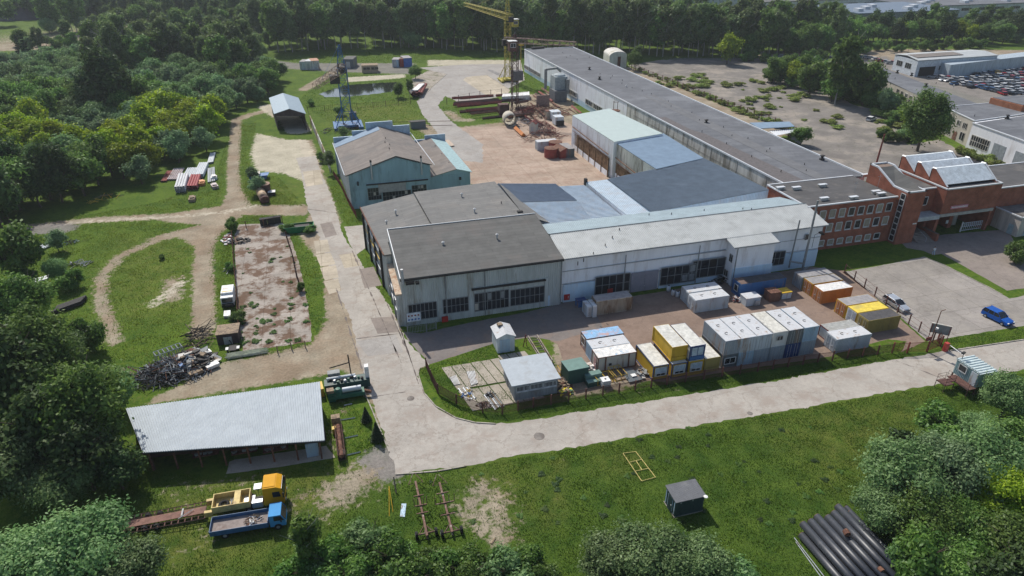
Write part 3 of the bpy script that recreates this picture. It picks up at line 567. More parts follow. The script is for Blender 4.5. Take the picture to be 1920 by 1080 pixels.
def win(parent, p, u, n, w, h, cols=1, rows=1, frame=None, fw=.09, glass=None, name='window', proud=.07, sill=False):
    """window on a wall: p lower left corner on the wall face, u along it, n outwards"""
    p, u, n = Vector(p), Vector(u).normalized(), Vector(n).normalized(); z = V(0, 0, 1); mb = MB(); p = p + n * .004
    def bar(a, b_, c, d):
        q = p + u * a + z * c; mb.extr([q, q + u * (b_ - a), q + u * (b_ - a) + z * (d - c), q + z * (d - c)], n * proud)
    bar(-fw / 2, fw / 2, 0, h); bar(w - fw / 2, w + fw / 2, 0, h)
    bar(fw / 2, w - fw / 2, -fw / 2, fw / 2); bar(fw / 2, w - fw / 2, h - fw / 2, h + fw / 2)
    f2 = fw * .6
    for i in range(1, cols): bar(w * i / cols - f2 / 2, w * i / cols + f2 / 2, fw / 2, h - fw / 2)
    for j in range(1, rows):
        for i in range(cols):
            a = fw / 2 if i == 0 else w * i / cols + f2 / 2; b_ = w - fw / 2 if i == cols - 1 else w * (i + 1) / cols - f2 / 2
            bar(a, b_, h * j / rows - f2 / 2, h * j / rows + f2 / 2)
    if sill: q = p - z * (fw / 2 + .09) - u * .1; mb.extr([q, q + u * (w + .2), q + u * (w + .2) + z * .08, q + z * .08], n * .18)
    o = mb.build(name, frame or m_wframe, parent)
    gb = MB(); q = p + u * fw / 2 + z * fw / 2; gb.extr([q, q + u * (w - fw), q + u * (w - fw) + z * (h - fw), q + z * (h - fw)], n * (proud * .45)); gb.build('pane', glass or m_glass, o)
    if cols * rows >= 8 and not glass:
        for i in range(cols):
            for j in range(rows):
                if rnd.random() < .13: q = p + u * (w * (i + .12) / cols) + z * (h * (j + .12) / rows) + n * (proud * .45 + .004); MB().extr([q, q + u * (w * .76 / cols), q + u * (w * .76 / cols) + z * (h * .76 / rows), q + z * (h * .76 / rows)], n * .006).build('replaced_pane', rnd.choice([m_gframe, w_cream, m_int]), o)
    return o
def door(parent, p, u, n, w, h, mt, leaves=1, rib=0, name='door', handle=True):
    p, u, n = Vector(p), Vector(u).normalized(), Vector(n).normalized(); z = V(0, 0, 1); mb = MB()
    for i in range(leaves):
        q = p + u * (w * i / leaves + .02); ww = w / leaves - .04; mb.extr([q, q + u * ww, q + u * ww + z * h, q + z * h], n * .06)
        if rib: mb.rib(q + n * .062, q + n * .062 + u * ww, q + n * .062 + u * ww + z * h, q + n * .062 + z * h, rib, .03)
    o = mb.build(name, mt, parent)
    if handle: q = p + u * w * (.5 if leaves > 1 else .85) + z * 1.05 + n * .06; MB().extr([q, q + u * .14, q + u * .14 + z * .1, q + z * .1], n * .08).build('handle', m_galv, o)
    return o
def vent(parent, p, kind=0):
    mb = MB(); x, y, z = p
    if kind == 0: mb.lathe((x, y, z - .1), [(.14, 0), (.14, .75), (.0, .75)], 8, 0); mb.lathe((x, y, z + .6), [(.0, 0), (.3, .02), (.3, .12), (.0, .34)], 10, 1)
    elif kind == 1: mb.lathe((x, y, z - .1), [(.09, 0), (.09, .7), (.0, .7)], 6, 0)
    else: mb.box(x - .5, y - .4, z - .1, x + .5, y + .4, z + .3, 0); mb.lathe((x, y, z + .25), [(.3, 0), (.3, .6), (.6, .62), (.6, .8), (0, 1.0)], 10, 0)
    return mb.build('roof_vent', [m_dark if kind else m_galv, m_wframe], parent)
X, Y, NX, NY = V(1, 0), V(0, 1), V(-1, 0), V(0, -1)
def walls(mb, pts, m=0, n_per_m=0, dep=.05, inset=0.0):
    """pts: list of (x,y,ztop) round the footprint, counter clockwise seen from above"""
    for a, b_ in zip(pts, pts[1:] + pts[:1]):
        A, B = V(a[0], a[1], 0), V(b_[0], b_[1], 0)
        q = [A, B, V(b_[0], b_[1], b_[2]), V(a[0], a[1], a[2])]
        if n_per_m: mb.rib(*q, max(2, int((B - A).length * n_per_m)), dep, m)
        else: mb.poly(q, m)
# --- front grey hall
b = thing('industrial_hall', 'grey corrugated hall with dark felt roof and gridded windows at the road corner', 'industrial hall', (24, 110, 0))
x0, x1, y0, y1, zf, zb = 9.9, 38.5, 102.4, 119.0, 9.1, 11.0
mb = MB(); walls(mb, [(x0, y0, zf), (x1, y0, zf), (x1, y1, zb), (x0, y1, zb)], 0, 2.6, .07); mb.build('wall', w_grey, b)
mb = MB(); mb.add([(x0 - .15, y0 - .35, zf), (x1 + .1, y0 - .35, zf), (x1 + .1, y1, zb + .05), (x0 - .15, y1, zb + .05), (x0 - .15, y0 - .35, zf + .3), (x1 + .1, y0 - .35, zf + .3), (x1 + .1, y1, zb + .35), (x0 - .15, y1, zb + .35)],
                  [(0, 3, 2, 1), (4, 5, 6, 7), (0, 1, 5, 4), (1, 2, 6, 5), (2, 3, 7, 6), (3, 0, 4, 7)]); ro = mb.build('roof', r_felt, b)
mb = MB(); mb.box(x0 - .18, y0 - .5, zf - .12, x1 + .12, y0 - .36, zf + .16); mb.build('gutter', m_dark, b)
mb = MB(); mb.extr([(x0 - .2, y0 - .3, zf + .31), (x0 - .2, y1, zb + .36), (x0 - .2, y1, zb + .5), (x0 - .2, y0 - .3, zf + .45)], (.14, 0, 0)); mb.extr([(x0 - .2, y1 - .14, zb + .36), (x1, y1 - .14, zb + .36), (x1, y1 - .14, zb + .5), (x0 - .2, y1 - .14, zb + .5)], (0, .14, 0)); mb.build('roof_edge', m_trim, b)
def zyp(px, py, y):
    lo, hi = -5.0, 50.0
    for _ in range(50):
        z = (lo + hi) / 2
        if P(px, py, z).y > y: lo = z
        else: hi = z
    return P(px, py, z).x, z
def winpx(parent, tl, br, y, cols, rows, **k):
    xa, za = zyp(*tl, y); xb, zb_ = zyp(*br, y); return win(parent, (xa, y, zb_), X, NY, xb - xa, za - zb_, cols, rows, **k)
yf = y0 - .08
for (tl, br, c) in (((765, 572), (820, 594), 7), ((830, 562), (879, 582), 6), ((889, 551), (954, 575), 8), ((957, 544), (1020, 565), 7)): winpx(b, tl, br, yf, c, 2, frame=m_gframe, fw=.13)
for x in (17.3, 24.2, 38.3): MB().tube((x, yf - .1, .1), (x, yf - .1, zf - .2), .09, 6).build('drain_pipe', m_gframe, b)
xa, za = zyp(884, 543, yf); xb, _ = zyp(1023, 517, yf); MB().box(xa, yf - .35, za - .1, xb, yf - .05, za + .2).build('door_rail', m_dark, b)
mb = MB(); mb.box(xb - .1, yf - .2, .2, xb + .5, yf - .02, za + .4); mb.build('door_post', w_grey, b)
door(b, (35.2, yf, .1), X, NY, 1.1, 2.1, w_lblue)
xa, za = zyp(763, 600, yf - .1); tag(MB().box(xa, yf - .16, .9, xa + 2.4, yf - .08, 2.6).build('notice_board', mat('sign_white', (.7, .72, .75), .5)), 'white safety notice board with rows of small pictures at the corner of the grey hall', 'notice board')
sg = [o for o in COL.objects if o.name == 'notice_board'][0]; ROOT[sg] = V(0, 0, 0)
for i in range(2):
    for j in range(4): MB().lathe((0, 0, 0), [(.0, 0), (.17, 0), (.17, .02)], 10).build('pictogram', m_redox if i else mat('sign_blue', (.05, .15, .4), .5), sg).matrix_world = __import__('mathutils').Matrix.Translation((xa + .35 + j * .56, yf - .19, 1.35 + i * .75)) @ __import__('mathutils').Matrix.Rotation(R(90), 4, 'X')
for px, py, lb in ((834, 598, 'red fire cabinet on the grey hall wall left of centre'), (1062, 556, 'red fire cabinet marked with a white 1 on the white hall wall'), (1143, 545, 'red fire box half hidden behind the rusty container')):
    y = yf - .1 if px < 1050 else 103.0; xa, za = zyp(px, py, y); r = thing('fire_cabinet', lb, 'fire cabinet', (xa, y, za - .6), 'red fire cabinets on the hall walls')
    c = MB().box(xa - .55, y - .28, za - .6, xa + .55, y - .02, za + .55).build('cabinet', mat('fire_red', (.42, .03, .025), .5, stain=(.25, .05, .04), stam=.3), r)
    MB().box(xa - .5, y - .3, za - .55, xa - .02, y - .285, za + .5).box(xa + .02, y - .3, za - .55, xa + .5, y - .285, za + .5).build('door', MATS['fire_red'], r)
    if px == 1062: MB().box(xa + .2, y - .32, za - .25, xa + .29, y - .302, za + .25).build('numeral', m_white, r)
vent(b, (*P(831, 463, 10).xy, 9.9 + .35)); vent(b, (*P(932, 450, 10.2).xy, 10.3 + .35))
MB().tube((x0 + .2, y0 - .55, zf - .6), (x0 + .2, y0 - .55, zf + 2.2), .24, 12).build('flue', m_galv, b)
MB().box(x0 + .7, y0 - .9, zf - .7, x0 + 2.1, y0 - .5, zf - .25).box(x0 + 2.3, y0 - 1.0, zf - .75, x0 + 2.9, y0 - .5, zf - .3).build('floodlight', m_dark, b)
# lower side strip with beige ledge along the west wall
mb = MB(); mb.rib((9.0, 118.9, 0), (9.0, 102.6, 0), (9.0, 102.6, 6.1), (9.0, 118.9, 6.5), 40, .05, 0); mb.poly([(9.0, 102.6, 0), (9.8, 102.6, 0), (9.8, 102.6, 6.1), (9.0, 102.6, 6.1)], 0); mb.build('side_wall', w_grey, b)
MB().extr([(8.75, 102.5, 6.1), (8.75, 119, 6.5), (8.75, 119, 6.8), (8.75, 102.5, 6.4)], (1.1, 0, 0)).build('side_ledge', mat('beige_beam', (.45, .36, .27), .8, stain=(.3, .15, .08), stam=.4), b)
for z in (2.4, 4.4): MB().box(8.8, 104, z, 8.93, 118, z + .18).build('window_strip', m_trim, b)
for y in (106, 111, 116): MB().box(8.7, y, 0, 9.0, y + .35, 6.2).build('pilaster', m_gframe, b)
# --- second grey hall behind it
b = thing('industrial_hall', 'lower grey hall with a pale grey felt roof, behind the front grey hall', 'industrial hall', (20, 130, 0))
pl = [(6.4, 138.6, 8.3), (8.6, 113.5, 8.3), (8.6, 119.05, 8.3)]
mb = MB(); mb.rib((6.5, 138.4, 0), (8.7, 114.2, 0), (8.7, 114.2, 8.2), (6.5, 138.4, 8.2), 60, .06); mb.rib((36, 138.4, 0), (6.5, 138.4, 0), (6.5, 138.4, 8.2), (36, 138.4, 9.8), 70, .06); mb.rib((8.7, 114.2, 0), (9.7, 114.2, 0), (9.7, 114.2, 8.2), (8.7, 114.2, 8.2), 3, .05)
mb.rib((36, 119.2, 0), (36, 138.4, 0), (36, 138.4, 9.8), (36, 119.2, 9.8), 40, .06); mb.build('wall', w_grey, b)
r_felt3 = mat('roof_felt_grey', (.165, .163, .155), .9, var=.12, scale=.6, seam=(7, 1.0), stain=(.20, .19, .175), stam=.4, stsc=.2)
mb = MB(); mb.extr([(6.25, 138.8, 8.3), (8.4, 113.9, 8.3), (9.7, 113.9, 8.34), (9.7, 119.2, 8.4), (18.3, 119.2, 10.3), (17.6, 138.8, 10.2)], (0, 0, .3)); mb.extr([(17.7, 138.9, 10.5), (18.4, 119.2, 10.6), (36.4, 119.2, 10.9), (35.6, 138.9, 11.2)], (0, 0, .3))
mb.extr([(36.4, 119.2, 11.15), (42.2, 119.2, 8.7), (36.4, 138.9, 11.15)], (0, 0, .05)); mb.build('roof', r_felt3, b)
mb = MB(); mb.extr([(6.1, 138.8, 8.5), (8.2, 113.9, 8.5), (8.4, 113.9, 8.5), (6.3, 138.8, 8.5)], (0, 0, .25)); mb.build('roof_edge', m_rust, b)
MB().tube((17.75, 138.8, 10.7), (18.35, 119.3, 10.8), .12, 4).build('roof_step_shade', m_dark, b)  # dark strip paints the shadow line where the roof changes height
for px, py, k in ((725, 421, 0), (742, 401, 0), (866, 373, 0), (890, 402, 0), (940, 387, 1)): vent(b, (*P(px, py, 10.6 if px > 790 else 9.6).xy, (11.1 if px > 790 else 9.7)), k)
MB().box(35.5, 120.5, 11.1, 36.6, 121.2, 11.5).build('roof_box', m_dark, b)
for z in (2.6, 4.8, 6.6): MB().extr([(7.95, 120, z), (6.75, 136, z), (6.75, 136, z + .25), (7.95, 120, z + .25)], (-.12, -.01, 0)).build('window_strip', m_trim if z != 4.8 else m_yellow, b)
for y in (118, 124, 130, 136): x = 8.7 - (y - 114.2) * .091; MB().box(x - .5, y, 0, x - .05, y + .4, 8.1).build('pilaster', m_dark, b)
# --- teal gabled hall with side annex
b = thing('industrial_hall', 'teal sheet metal hall with a brown felt gable roof and a wide glazed gate', 'industrial hall', (15, 172, 0))
FL, FR, BL_, BR_ = (5.3, 160.5), (24.9, 160.5), (3.9, 187.5), (23.4, 188.5); RF, RB = (16.8, 160.2, 12.1), (15.5, 187.8, 12.1); ze = 8.5
mb = MB(); mb.poly([(*FL, 0), (*FR, 0), (*FR, 9.3), (16.8, 160.5, 12.0), (*FL, ze)], 0); 
mb.rib((*BL_, 0), (*FL, 0), (*FL, ze), (*BL_, ze), 60, .06, 1); mb.rib((*FR, 0), (*BR_, 0), (*BR_, 9.3), (*FR, 9.3), 60, .06, 1); mb.poly([(*BR_, 0), (*BL_, 0), (*BL_, ze), (15.5, 188, 12), (*BR_, 9.3)], 1)
for i in range(64):
    x = FL[0] + (FR[0] - FL[0]) * i / 64; zt = ze + (12 - ze) * (x - FL[0]) / 11.5 if x < 16.8 else 12 - 2.7 * (x - 16.8) / 8.1
    if 9.3 < x < 23.9: mb.box(x, 160.43, 5.9, x + .15, 160.5, zt - .05, 0)
    else: mb.box(x, 160.43, .1, x + .15, 160.5, zt - .05, 0)
mb.build('wall', [w_teal, mat('wall_pale_sheet', (.5, .52, .52), .6, stain=(.35, .33, .3))], b)
mb = MB(); mb.extr([(4.6, 160.0, 8.5), (16.8, 160.0, 12.3), (15.5, 188, 12.3), (3.3, 188, 8.5)], (0, 0, .22)); mb.extr([(16.8, 160.0, 12.31), (25.4, 160.0, 9.4), (24, 188.8, 9.4), (15.5, 188, 12.31)], (0, 0, .2)); mb.build('roof', r_feltb, b)
mb = MB(); mb.extr([(3.45, 183.5, 8.74), (15.68, 184.2, 12.54), (15.5, 187.9, 12.54), (3.35, 187.9, 8.74)], (0, 0, .06)); mb.build('roof_patch', r_blue, b)
mb = MB()
for xa, xb, zt in ((3.4, 8.5, 10.2), (8.5, 12.3, 11.6), (12.3, 19.6, 13.6), (19.6, 24.2, 12.2)): mb.box(xa, 188.3, 0, xb, 188.8, zt)
mb.build('parapet', mat('parapet_blue_sheet', (.36, .46, .54), .6), b)
mb = MB(); mb.tube((4.4, 160, 8.85), (3.1, 188, 8.85), .1, 6); mb.tube((25.7, 160, 9.9), (24.3, 189, 9.9), .09, 6); mb.tube((25.95, 160, 9.5), (24.6, 189, 9.5), .09, 6); mb.build('eaves_pipe', m_trim, b)
for px, pyb, pyt in ((698, 336, 300), (791, 327, 292)):
    xa, za = zyp(px, pyb, 160.2); _, zt = zyp(px, pyt, 160.2); MB().tube((xa, 160.1, za), (xa, 160.1, zt), .2, 10).tube((xa, 160.1, zt - .5), (xa, 160.1, zt + .05), .25, 10, 1).build('flue', [m_galv, m_dark], b)
MB().box(9.2, 160.1, 5.7, 24.2, 160.42, 5.95).build('door_rail', m_dark, b)
door(b, (12, 160.4, 3.6), X, NY, 6.7, 2.1, mat('door_grey_sheet', (.33, .33, .32), .7), 1, 20, handle=False)
win(b, (9.4, 160.42, 1.9), X, NY, 3.2, 3.0, 5, 3, m_gframe, .08); win(b, (12.9, 160.42, 1.4), X, NY, 6.9, 2.2, 9, 2, m_gframe, .08); win(b, (20.1, 160.42, 2.6), X, NY, 3.6, 2.0, 5, 2, m_gframe, .08)
door(b, (5.8, 160.42, .05), X, NY, 3.1, 4.6, w_teal, 1, 10)
MB().box(7.1, 159.9, 6.0, 7.5, 160.4, 6.9).build('floodlight', m_dark, b)
for px, py in ((723, 261), (722, 268), (731, 273), (730, 280)): p = P(px, py, 12.3); vent(b, (p.x, p.y, 12.2), 1)
a = thing('annex', 'low teal annex with brown roof and mint strip at the right of the teal hall', 'annex', (30, 175, 0))
mb = MB(); mb.rib((25, 161.6, 0), (35.1, 161.6, 0), (35.1, 161.6, 6.3), (25, 161.6, 5.9), 34, .06); mb.rib((35.1, 161.6, 0), (34.0, 190, 0), (34, 190, 6.3), (35.1, 161.6, 6.3), 60, .06)
mb.poly([(25, 161.62, 5.9), (35.1, 161.62, 6.3), (31.6, 161.62, 7.35)]); mb.rib((34, 190, 0), (24, 190, 0), (24, 190, 6), (34, 190, 6), 30, .06); mb.build('wall', w_teal, a)
mb = MB(); mb.extr([(25.1, 161.2, 5.95), (31.6, 161.2, 7.4), (30.2, 190.3, 7.4), (24.2, 190.3, 5.95)], (0, 0, .15), 0); mb.extr([(31.6, 161.2, 7.41), (35.5, 161.2, 6.3), (34.3, 190.3, 6.3), (30.2, 190.3, 7.41)], (0, 0, .14), 1); mb.build('roof', [r_feltb, mat('mint_strip', (.33, .46, .46), .5)], a)
MB().box(24.2, 190.4, 0, 28.5, 190.8, 7.2).box(28.5, 190.4, 0, 34.4, 190.8, 8.3).build('parapet', MATS['parapet_blue_sheet'], a)
for py in (274, 289, 305): p = P(812 + (py - 274) * .82, py, 7.5); vent(a, (p.x + .6, p.y, 7.1), 1)
MB().box(32.2, 161.1, 4.6, 32.7, 161.5, 5.3).build('floodlight', m_dark, a)
tag(MB().poly([(17, 196, 5.5), (20, 196, 10.6), (23.6, 196, 5.5)]).poly([(23.6, 196, 5.5), (20, 196, 10.6), (20, 202, 10.6), (23.6, 202, 5.5)]).poly([(20, 196, 10.6), (17, 196, 5.5), (17, 202, 5.5), (20, 202, 10.6)]).box(17, 196.05, 0, 23.6, 202, 5.5).box(17.3, 195.8, 5.5, 17.5, 196, 5.6).build('gabled_hut', [r_feltb]), 'steep brown gabled hut peeping over the far parapet of the teal hall', 'hut')
mb = MB(); o = [x for x in COL.objects if x.name == 'gabled_hut'][0]; ROOT[o] = V(0, 0, 0); mb.tube((20, 195.9, 10.75), (23.8, 195.9, 5.4), .16, 4); mb.tube((20, 195.9, 10.75), (16.8, 195.9, 5.4), .12, 4); mb.build('bargeboard', m_white, o)
# --- linked sheds with blue sheet roofs in the middle
def shed(name, label, corners, mt, nr, along, wallm, zlow=None, cat='industrial shed', dep=.1, wr=2.5):
    """corners: four (x,y,z) roof corners counter clockwise from front left"""
    c = sum((Vector(q) for q in corners), Vector()) / 4; r = thing(name, label, cat, (c.x, c.y, 0)); mb = MB(); a, b_, cc, d = corners
    if along == 'x': mb.rib(d, a, b_, cc, nr, dep) if False else mb.rib(b_, cc, d, a, nr, dep)
    else: mb.rib(a, b_, cc, d, nr, dep)
    mb.extr([(q[0], q[1], q[2] - .12) for q in corners], (0, 0, .1)); mb.build('roof', mt, r)
    if wallm: w = MB(); walls(w, [(q[0], q[1], q[2] - .12) for q in corners], 0, wr, .06); w.build('wall', wallm, r)
    return r
shed('industrial_shed', 'narrow shed with dark slate blue ribbed roof next to the grey felt roof', [(36.5, 128.5, 10.4), (51, 128.5, 9.3), (49.8, 138.9, 9.5), (36.2, 138.9, 10.9)], r_slate, 18, 'x', w_grey)
shed('industrial_shed', 'shed with a pale silvery ribbed roof below the slate blue one', [(41.2, 117.9, 8.7), (50.9, 117.9, 8.3), (51.2, 128.4, 9.1), (36.6, 128.4, 10.2)], r_lblue, 20, 'x', w_grey)
shed('industrial_shed', 'shed with a light blue ribbed roof ending at the courtyard', [(51.2, 117.9, 7.9), (58.4, 118.1, 7.7), (56.8, 138.9, 8.5), (50.4, 138.9, 8.8)], r_lblue, 34, 'x', w_grey)
r = shed('industrial_shed', 'narrow shed with pale speckled sheet roof between light blue and slate roofs', [(58.6, 118.2, 8.6), (63.7, 118.4, 8.6), (62.9, 140.2, 8.8), (57.6, 140.0, 8.8)], r_lblue, 12, 'y', w_white)
MB().box(57.3, 139.8, 8.0, 57.9, 140.6, 9.6).build('post', m_dark, r)
r = shed('industrial_shed', 'large shed with a wide dark slate blue ribbed roof, largest of the linked sheds', [(63.9, 119.0, 8.9), (93.4, 121.8, 9.8), (92.2, 147.2, 9.2), (63.0, 140.2, 8.9)], mat('roof_slate2_sheet', (.17, .21, .25), .6, 0, var=.14, scale=.4, spec=.1), 46, 'x', w_lblue)
r = shed('industrial_shed', 'tall courtyard shed with a plain blue grey roof, next to the mint roofed one', [(76.6, 142.6, 9.4), (91.9, 147.1, 9.4), (92.6, 170.4, 9.4), (76.1, 166.7, 9.4)], r_blue, 40, 'x', w_conc, dep=.04)
r2 = shed('industrial_shed', 'tallest courtyard shed with mint green roof and rusty barred openings', [(75.1, 164.5, 10), (91.3, 168.4, 10), (88.4, 198.9, 10), (74.3, 194.1, 10)], r_mint, 40, 'x', w_white, dep=.04)
for rr, ya, yb, xx, zt in ((r2, 165.5, 193, 74.6, 5.2), (r, 144, 164, 76.1, 4.2)):
    mb = MB(); n = int((yb - ya) / .55)
    for i in range(n):
        y = ya + i * .55; mb.box(xx - .28, y, 1.6, xx - .16, y + .3, zt)
    for y in np.arange(ya, yb, 4.6): mb.box(xx - .42, y, 0, xx - .14, y + .3, zt + .2)
    mb.build('barred_opening', mat('rusty_slats', (.27, .17, .10), .9, var=.6, scale=2, stain=(.12, .06, .03), stam=.6, stsc=1), rr)
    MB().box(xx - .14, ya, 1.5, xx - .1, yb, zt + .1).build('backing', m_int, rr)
    MB().tube((xx - .5, ya, zt + 1.2), (xx - .5, yb, zt + 1.6), .14, 6).tube((xx - .45, ya, zt + .4), (xx - .45, yb, zt + .4), .07, 5).build('crane_beam', m_rust, rr)
    MB().box(xx - .3, ya, 0, xx - .12, yb, 1.5).build('plinth', w_white, rr)
# --- white front hall with ribbed white roof
b = thing('industrial_hall', 'long white painted hall with a ribbed pale roof facing the container yard', 'industrial hall', (65, 108, 0))
mb = MB(); mb.poly([(38.6, 103.1, 0), (93.6, 103.6, 0), (93.6, 103.6, 9.0), (38.6, 103.1, 9.0)], 0)
mb.poly([(93.6, 103.6, 0), (93.6, 117.6, 0), (93.6, 117.6, 9.4), (93.6, 110.5, 10.4), (93.6, 103.6, 9.0)], 0); mb.poly([(93.6, 117.6, 0), (38.6, 117.6, 0), (38.6, 117.6, 9.3), (93.6, 117.6, 9.3)], 0)
mb.box(72.2, 100.2, 0, 80.6, 103.4, 8.1, 0); mb.build('wall', w_white, b)
mb = MB(); mb.rib((38.7, 102.6, 9.0), (94.4, 102.9, 9.0), (94.4, 110.6, 10.55), (38.7, 110.3, 10.45), 150, .09, 0); mb.extr([(38.7, 102.62, 8.86), (94.4, 102.92, 8.86), (94.4, 110.6, 10.42), (38.7, 110.3, 10.32)], (0, 0, .1), 0)
mb.rib((71.4, 99.7, 8.35), (81.1, 99.7, 8.35), (81.1, 102.8, 9.0), (71.4, 102.8, 9.0), 26, .09, 0); mb.extr([(71.4, 99.72, 8.2), (81.1, 99.72, 8.2), (81.1, 102.58, 8.8), (71.4, 102.58, 8.8)], (0, 0, .12), 0); mb.build('roof', r_pale, b)
mb = MB(); mb.rib((38.7, 110.5, 10.5), (94.2, 110.8, 10.5), (93.6, 118, 9.4), (38.9, 117.9, 9.3), 150, .08); mb.build('rear_roof', mat('roof_rear_sheet', (.30, .37, .40), .5, .1, var=.12, scale=.5), b)
MB().tube((38.7, 110.4, 10.55), (94.4, 110.7, 10.62), .1, 4).tube((38.7, 102.5, 8.95), (94.4, 102.8, 8.95), .12, 4, 0).tube((71.4, 99.6, 8.3), (81.1, 99.6, 8.3), .1, 4).build('ridge_cap', m_gframe, b)
yb = 102.98
for q in ((39, 102.85, 0, 51.3, 103.08, 3.6), (58.4, 102.95, 0, 72, 103.3, 3.6), (81, 103.2, 0, 93.4, 103.45, 3.6), (72.1, 100.05, 0, 80.7, 100.2, 3.7)): MB().box(*q).build('painted_base', w_lblue, b)
for y_, xs in ((102.9, (38.7, 72)), (103.4, (81, 93.4))):
    for z in (3.75, 6.3): MB().box(xs[0], y_, z, xs[1], 103.7, z + .06).build('panel_joint', mat('joint', (.38, .38, .38), .9), b)
for (tl, br, c, r_, yy) in (((1117, 520), (1179, 544), 5, 2, 102.8), ((1240, 503), (1302, 526), 5, 2, 102.9), ((1300, 490), (1356, 514), 4, 2, 102.9), ((1436, 475), (1468, 495), 4, 2, 103.15)): winpx(b, tl, br, yy, c, r_, frame=m_gframe, fw=.15)
xa, za = zyp(1184, 513, 102.9); xb, _ = zyp(1236, 503, 102.9); door(b, (xa, 102.95, .05), X, NY, xb - xa, za, mat('gate_grey', (.22, .22, .26), .7, var=.1), 2)
win(b, (72.18, 101.9, 4.6), V(0, -1), V(-1, 0), 1.1, 1.6, 2, 1); win(b, (72.0, 102.6, 1.3), V(0, -1), V(-1, 0), 1.3, 1.4, 2, 1)
win(b, (81.4, 103.3, 5.6), X, NY, 1.5, 1.2, 2, 2, m_gframe, glass=m_rust)
for x in (50.9, 66.0, 72.4): MB().tube((x, 102.7 if x < 72 else 100.0, 0), (x, 102.7 if x < 72 else 100.0, 8.2), .1, 6).build('drain_pipe', m_gframe, b)
door(b, (88.6, 103.3, .1), X, NY, 1.1, 2.2, m_dark); door(b, (90.2, 103.3, .1), X, NY, 1.3, 2.3, w_lblue); win(b, (89.7, 103.3, 6.2), X, NY, .9, 1.1, 1, 1, m_gframe)
MB().tube((86.8, 102.6, .8), (87.0, 102.6, 11), .15, 10).build('flue', m_gframe, b)
MB().tube((91.5, 102.9, 4.4), (91.5, 102.9, 7.2), .04, 5).tube((91.5, 102.9, 7.2), (92.1, 102.2, 8.0), .04, 5).box(91.8, 101.8, 7.8, 92.5, 102.4, 8.1).build('wall_lamp', m_dark, b)
for i, (px, py) in enumerate(((1084, 482), (1095, 477), (1113, 468), (1135, 456), (1148, 445), (1161, 434), (1217, 402), (1259, 402), (1320, 396), (1392, 396), (1408, 398))): p = P(px, py, 10); z = 9 + (p.y - 102.6) * .19 if p.y < 110.4 else 10.5 - (p.y - 110.5) * .15; vent(b, (p.x, p.y, z - .15), 1)
tag(MB().tube((88.4, 100.6, 0), (88.4, 100.6, 15.6), .24, 12, 0, .19).tube((85.5, 101.2, 3.0), (88.4, 100.6, 2.4), .2, 8).tube((88.4, 100.6, .9), (90.3, 101.5, .9), .2, 8).build('chimney_stack', m_gframe, None), 'tall thin grey metal chimney standing in front of the right end of the white hall', 'chimney')
# --- very long white hall
b = thing('industrial_hall', 'very long low hall with grey felt roof running back to the wood', 'industrial hall', (108, 220, 0))
A_, B_, C_, D_ = (98.8, 123.9), (120.4, 123.9), (118.8, 313.4), (95.2, 313.4); zt = 9.7
def xl(y): return 98.8 - (y - 123.9) * 3.6 / 189.5
mb = MB()
for a, c, mi in (((98.8, 123.9), (xl(205), 205), 1), ((xl(205), 205), (95.2, 313.4), 0)): mb.poly([(*c, 0), (*a, 0), (*a, zt), (*c, zt)], mi)
mb.poly([(*A_, 0), (*B_, 0), (*B_, zt), (*A_, zt)], 0); mb.poly([(*B_, 0), (*C_, 0), (*C_, zt), (*B_, zt)], 0); mb.poly([(*C_, 0), (*D_, 0), (*D_, zt), (*C_, zt)], 0); mb.build('wall', [w_white, w_conc], b)
mb = MB(); mb.extr([(*A_, zt - .3), (109.6, 123.9, zt + .1), (107, 313.4, zt + .1), (*D_, zt - .3)], (0, 0, .3)); mb.extr([(109.6, 123.9, zt + .11), (*B_, zt - .3), (*C_, zt - .3), (107, 313.4, zt + .11)], (0, 0, .29)); mb.build('roof', r_felt2, b)
mb = MB(); mb.extr([(xl(124), 124, zt + .02), (xl(185), 185, zt + .02), (xl(185) + 3, 185, zt + .16), (xl(170) + 3, 170, zt + .17), (xl(165) + 4.5, 165, zt + .24), (xl(124) + 5.5, 124, zt + .27)], (0, 0, .05)); mb.build('roof_patch', mat('roof_patch_brown', (.115, .105, .105), .9), b)
mb = MB(); mb.extr([(106, 212, zt + .3), (110, 212, zt + .42), (110.6, 124, zt + .42), (107.4, 124, zt + .36)], (0, 0, .02)); mb.build('roof_seam', mat('roof_patch_pale', (.135, .138, .145), .9, var=.2, scale=.3), b)
mb = MB()
for a, c in ((A_, D_), (B_, C_), (D_, C_)):
    a, c = V(*a, zt - .1), V(*c, zt - .1); d = (c - a).normalized(); nn = V(d.y, -d.x, 0) * .16; mb.extr([a - nn, c - nn, c + nn, a + nn], (0, 0, .42))
mb.build('roof_edge', m_trim, b)
MB().box(98.5, 312.4, zt + .2, 104.5, 313.9, zt + 1.0).build('roof_box', m_dark, b)
mb = MB(); mb.poly([(95.17, 313.0, 0), (xl(206) - .04, 206, 0), (xl(206) - .04, 206, 2.3), (95.17, 313.0, 1.6)]); mb.build('painted_base', w_lblue, b)
for (ya, yb_, za, zb_) in ((314 - .5, 290.7, 1.5, 3.1), (263.8, 247.6, 1.9, 3.6), (239.2, 224.1, 1.9, 3.6)):
    p = V(xl(ya) - .05, ya, za); u = V(xl(yb_) - xl(ya), yb_ - ya, 0); win(b, p, u, V(-1, 0), u.length, zb_ - za + .2, int(u.length / 1.5), 1, fw=.3, proud=.12)
for y in range(130, 205, 12): MB().box(xl(y) - .05, y, 0, xl(y) + .02, y + .12, zt - .2).build('panel_joint', mat('stain_line', (.2, .18, .15), .9), b)
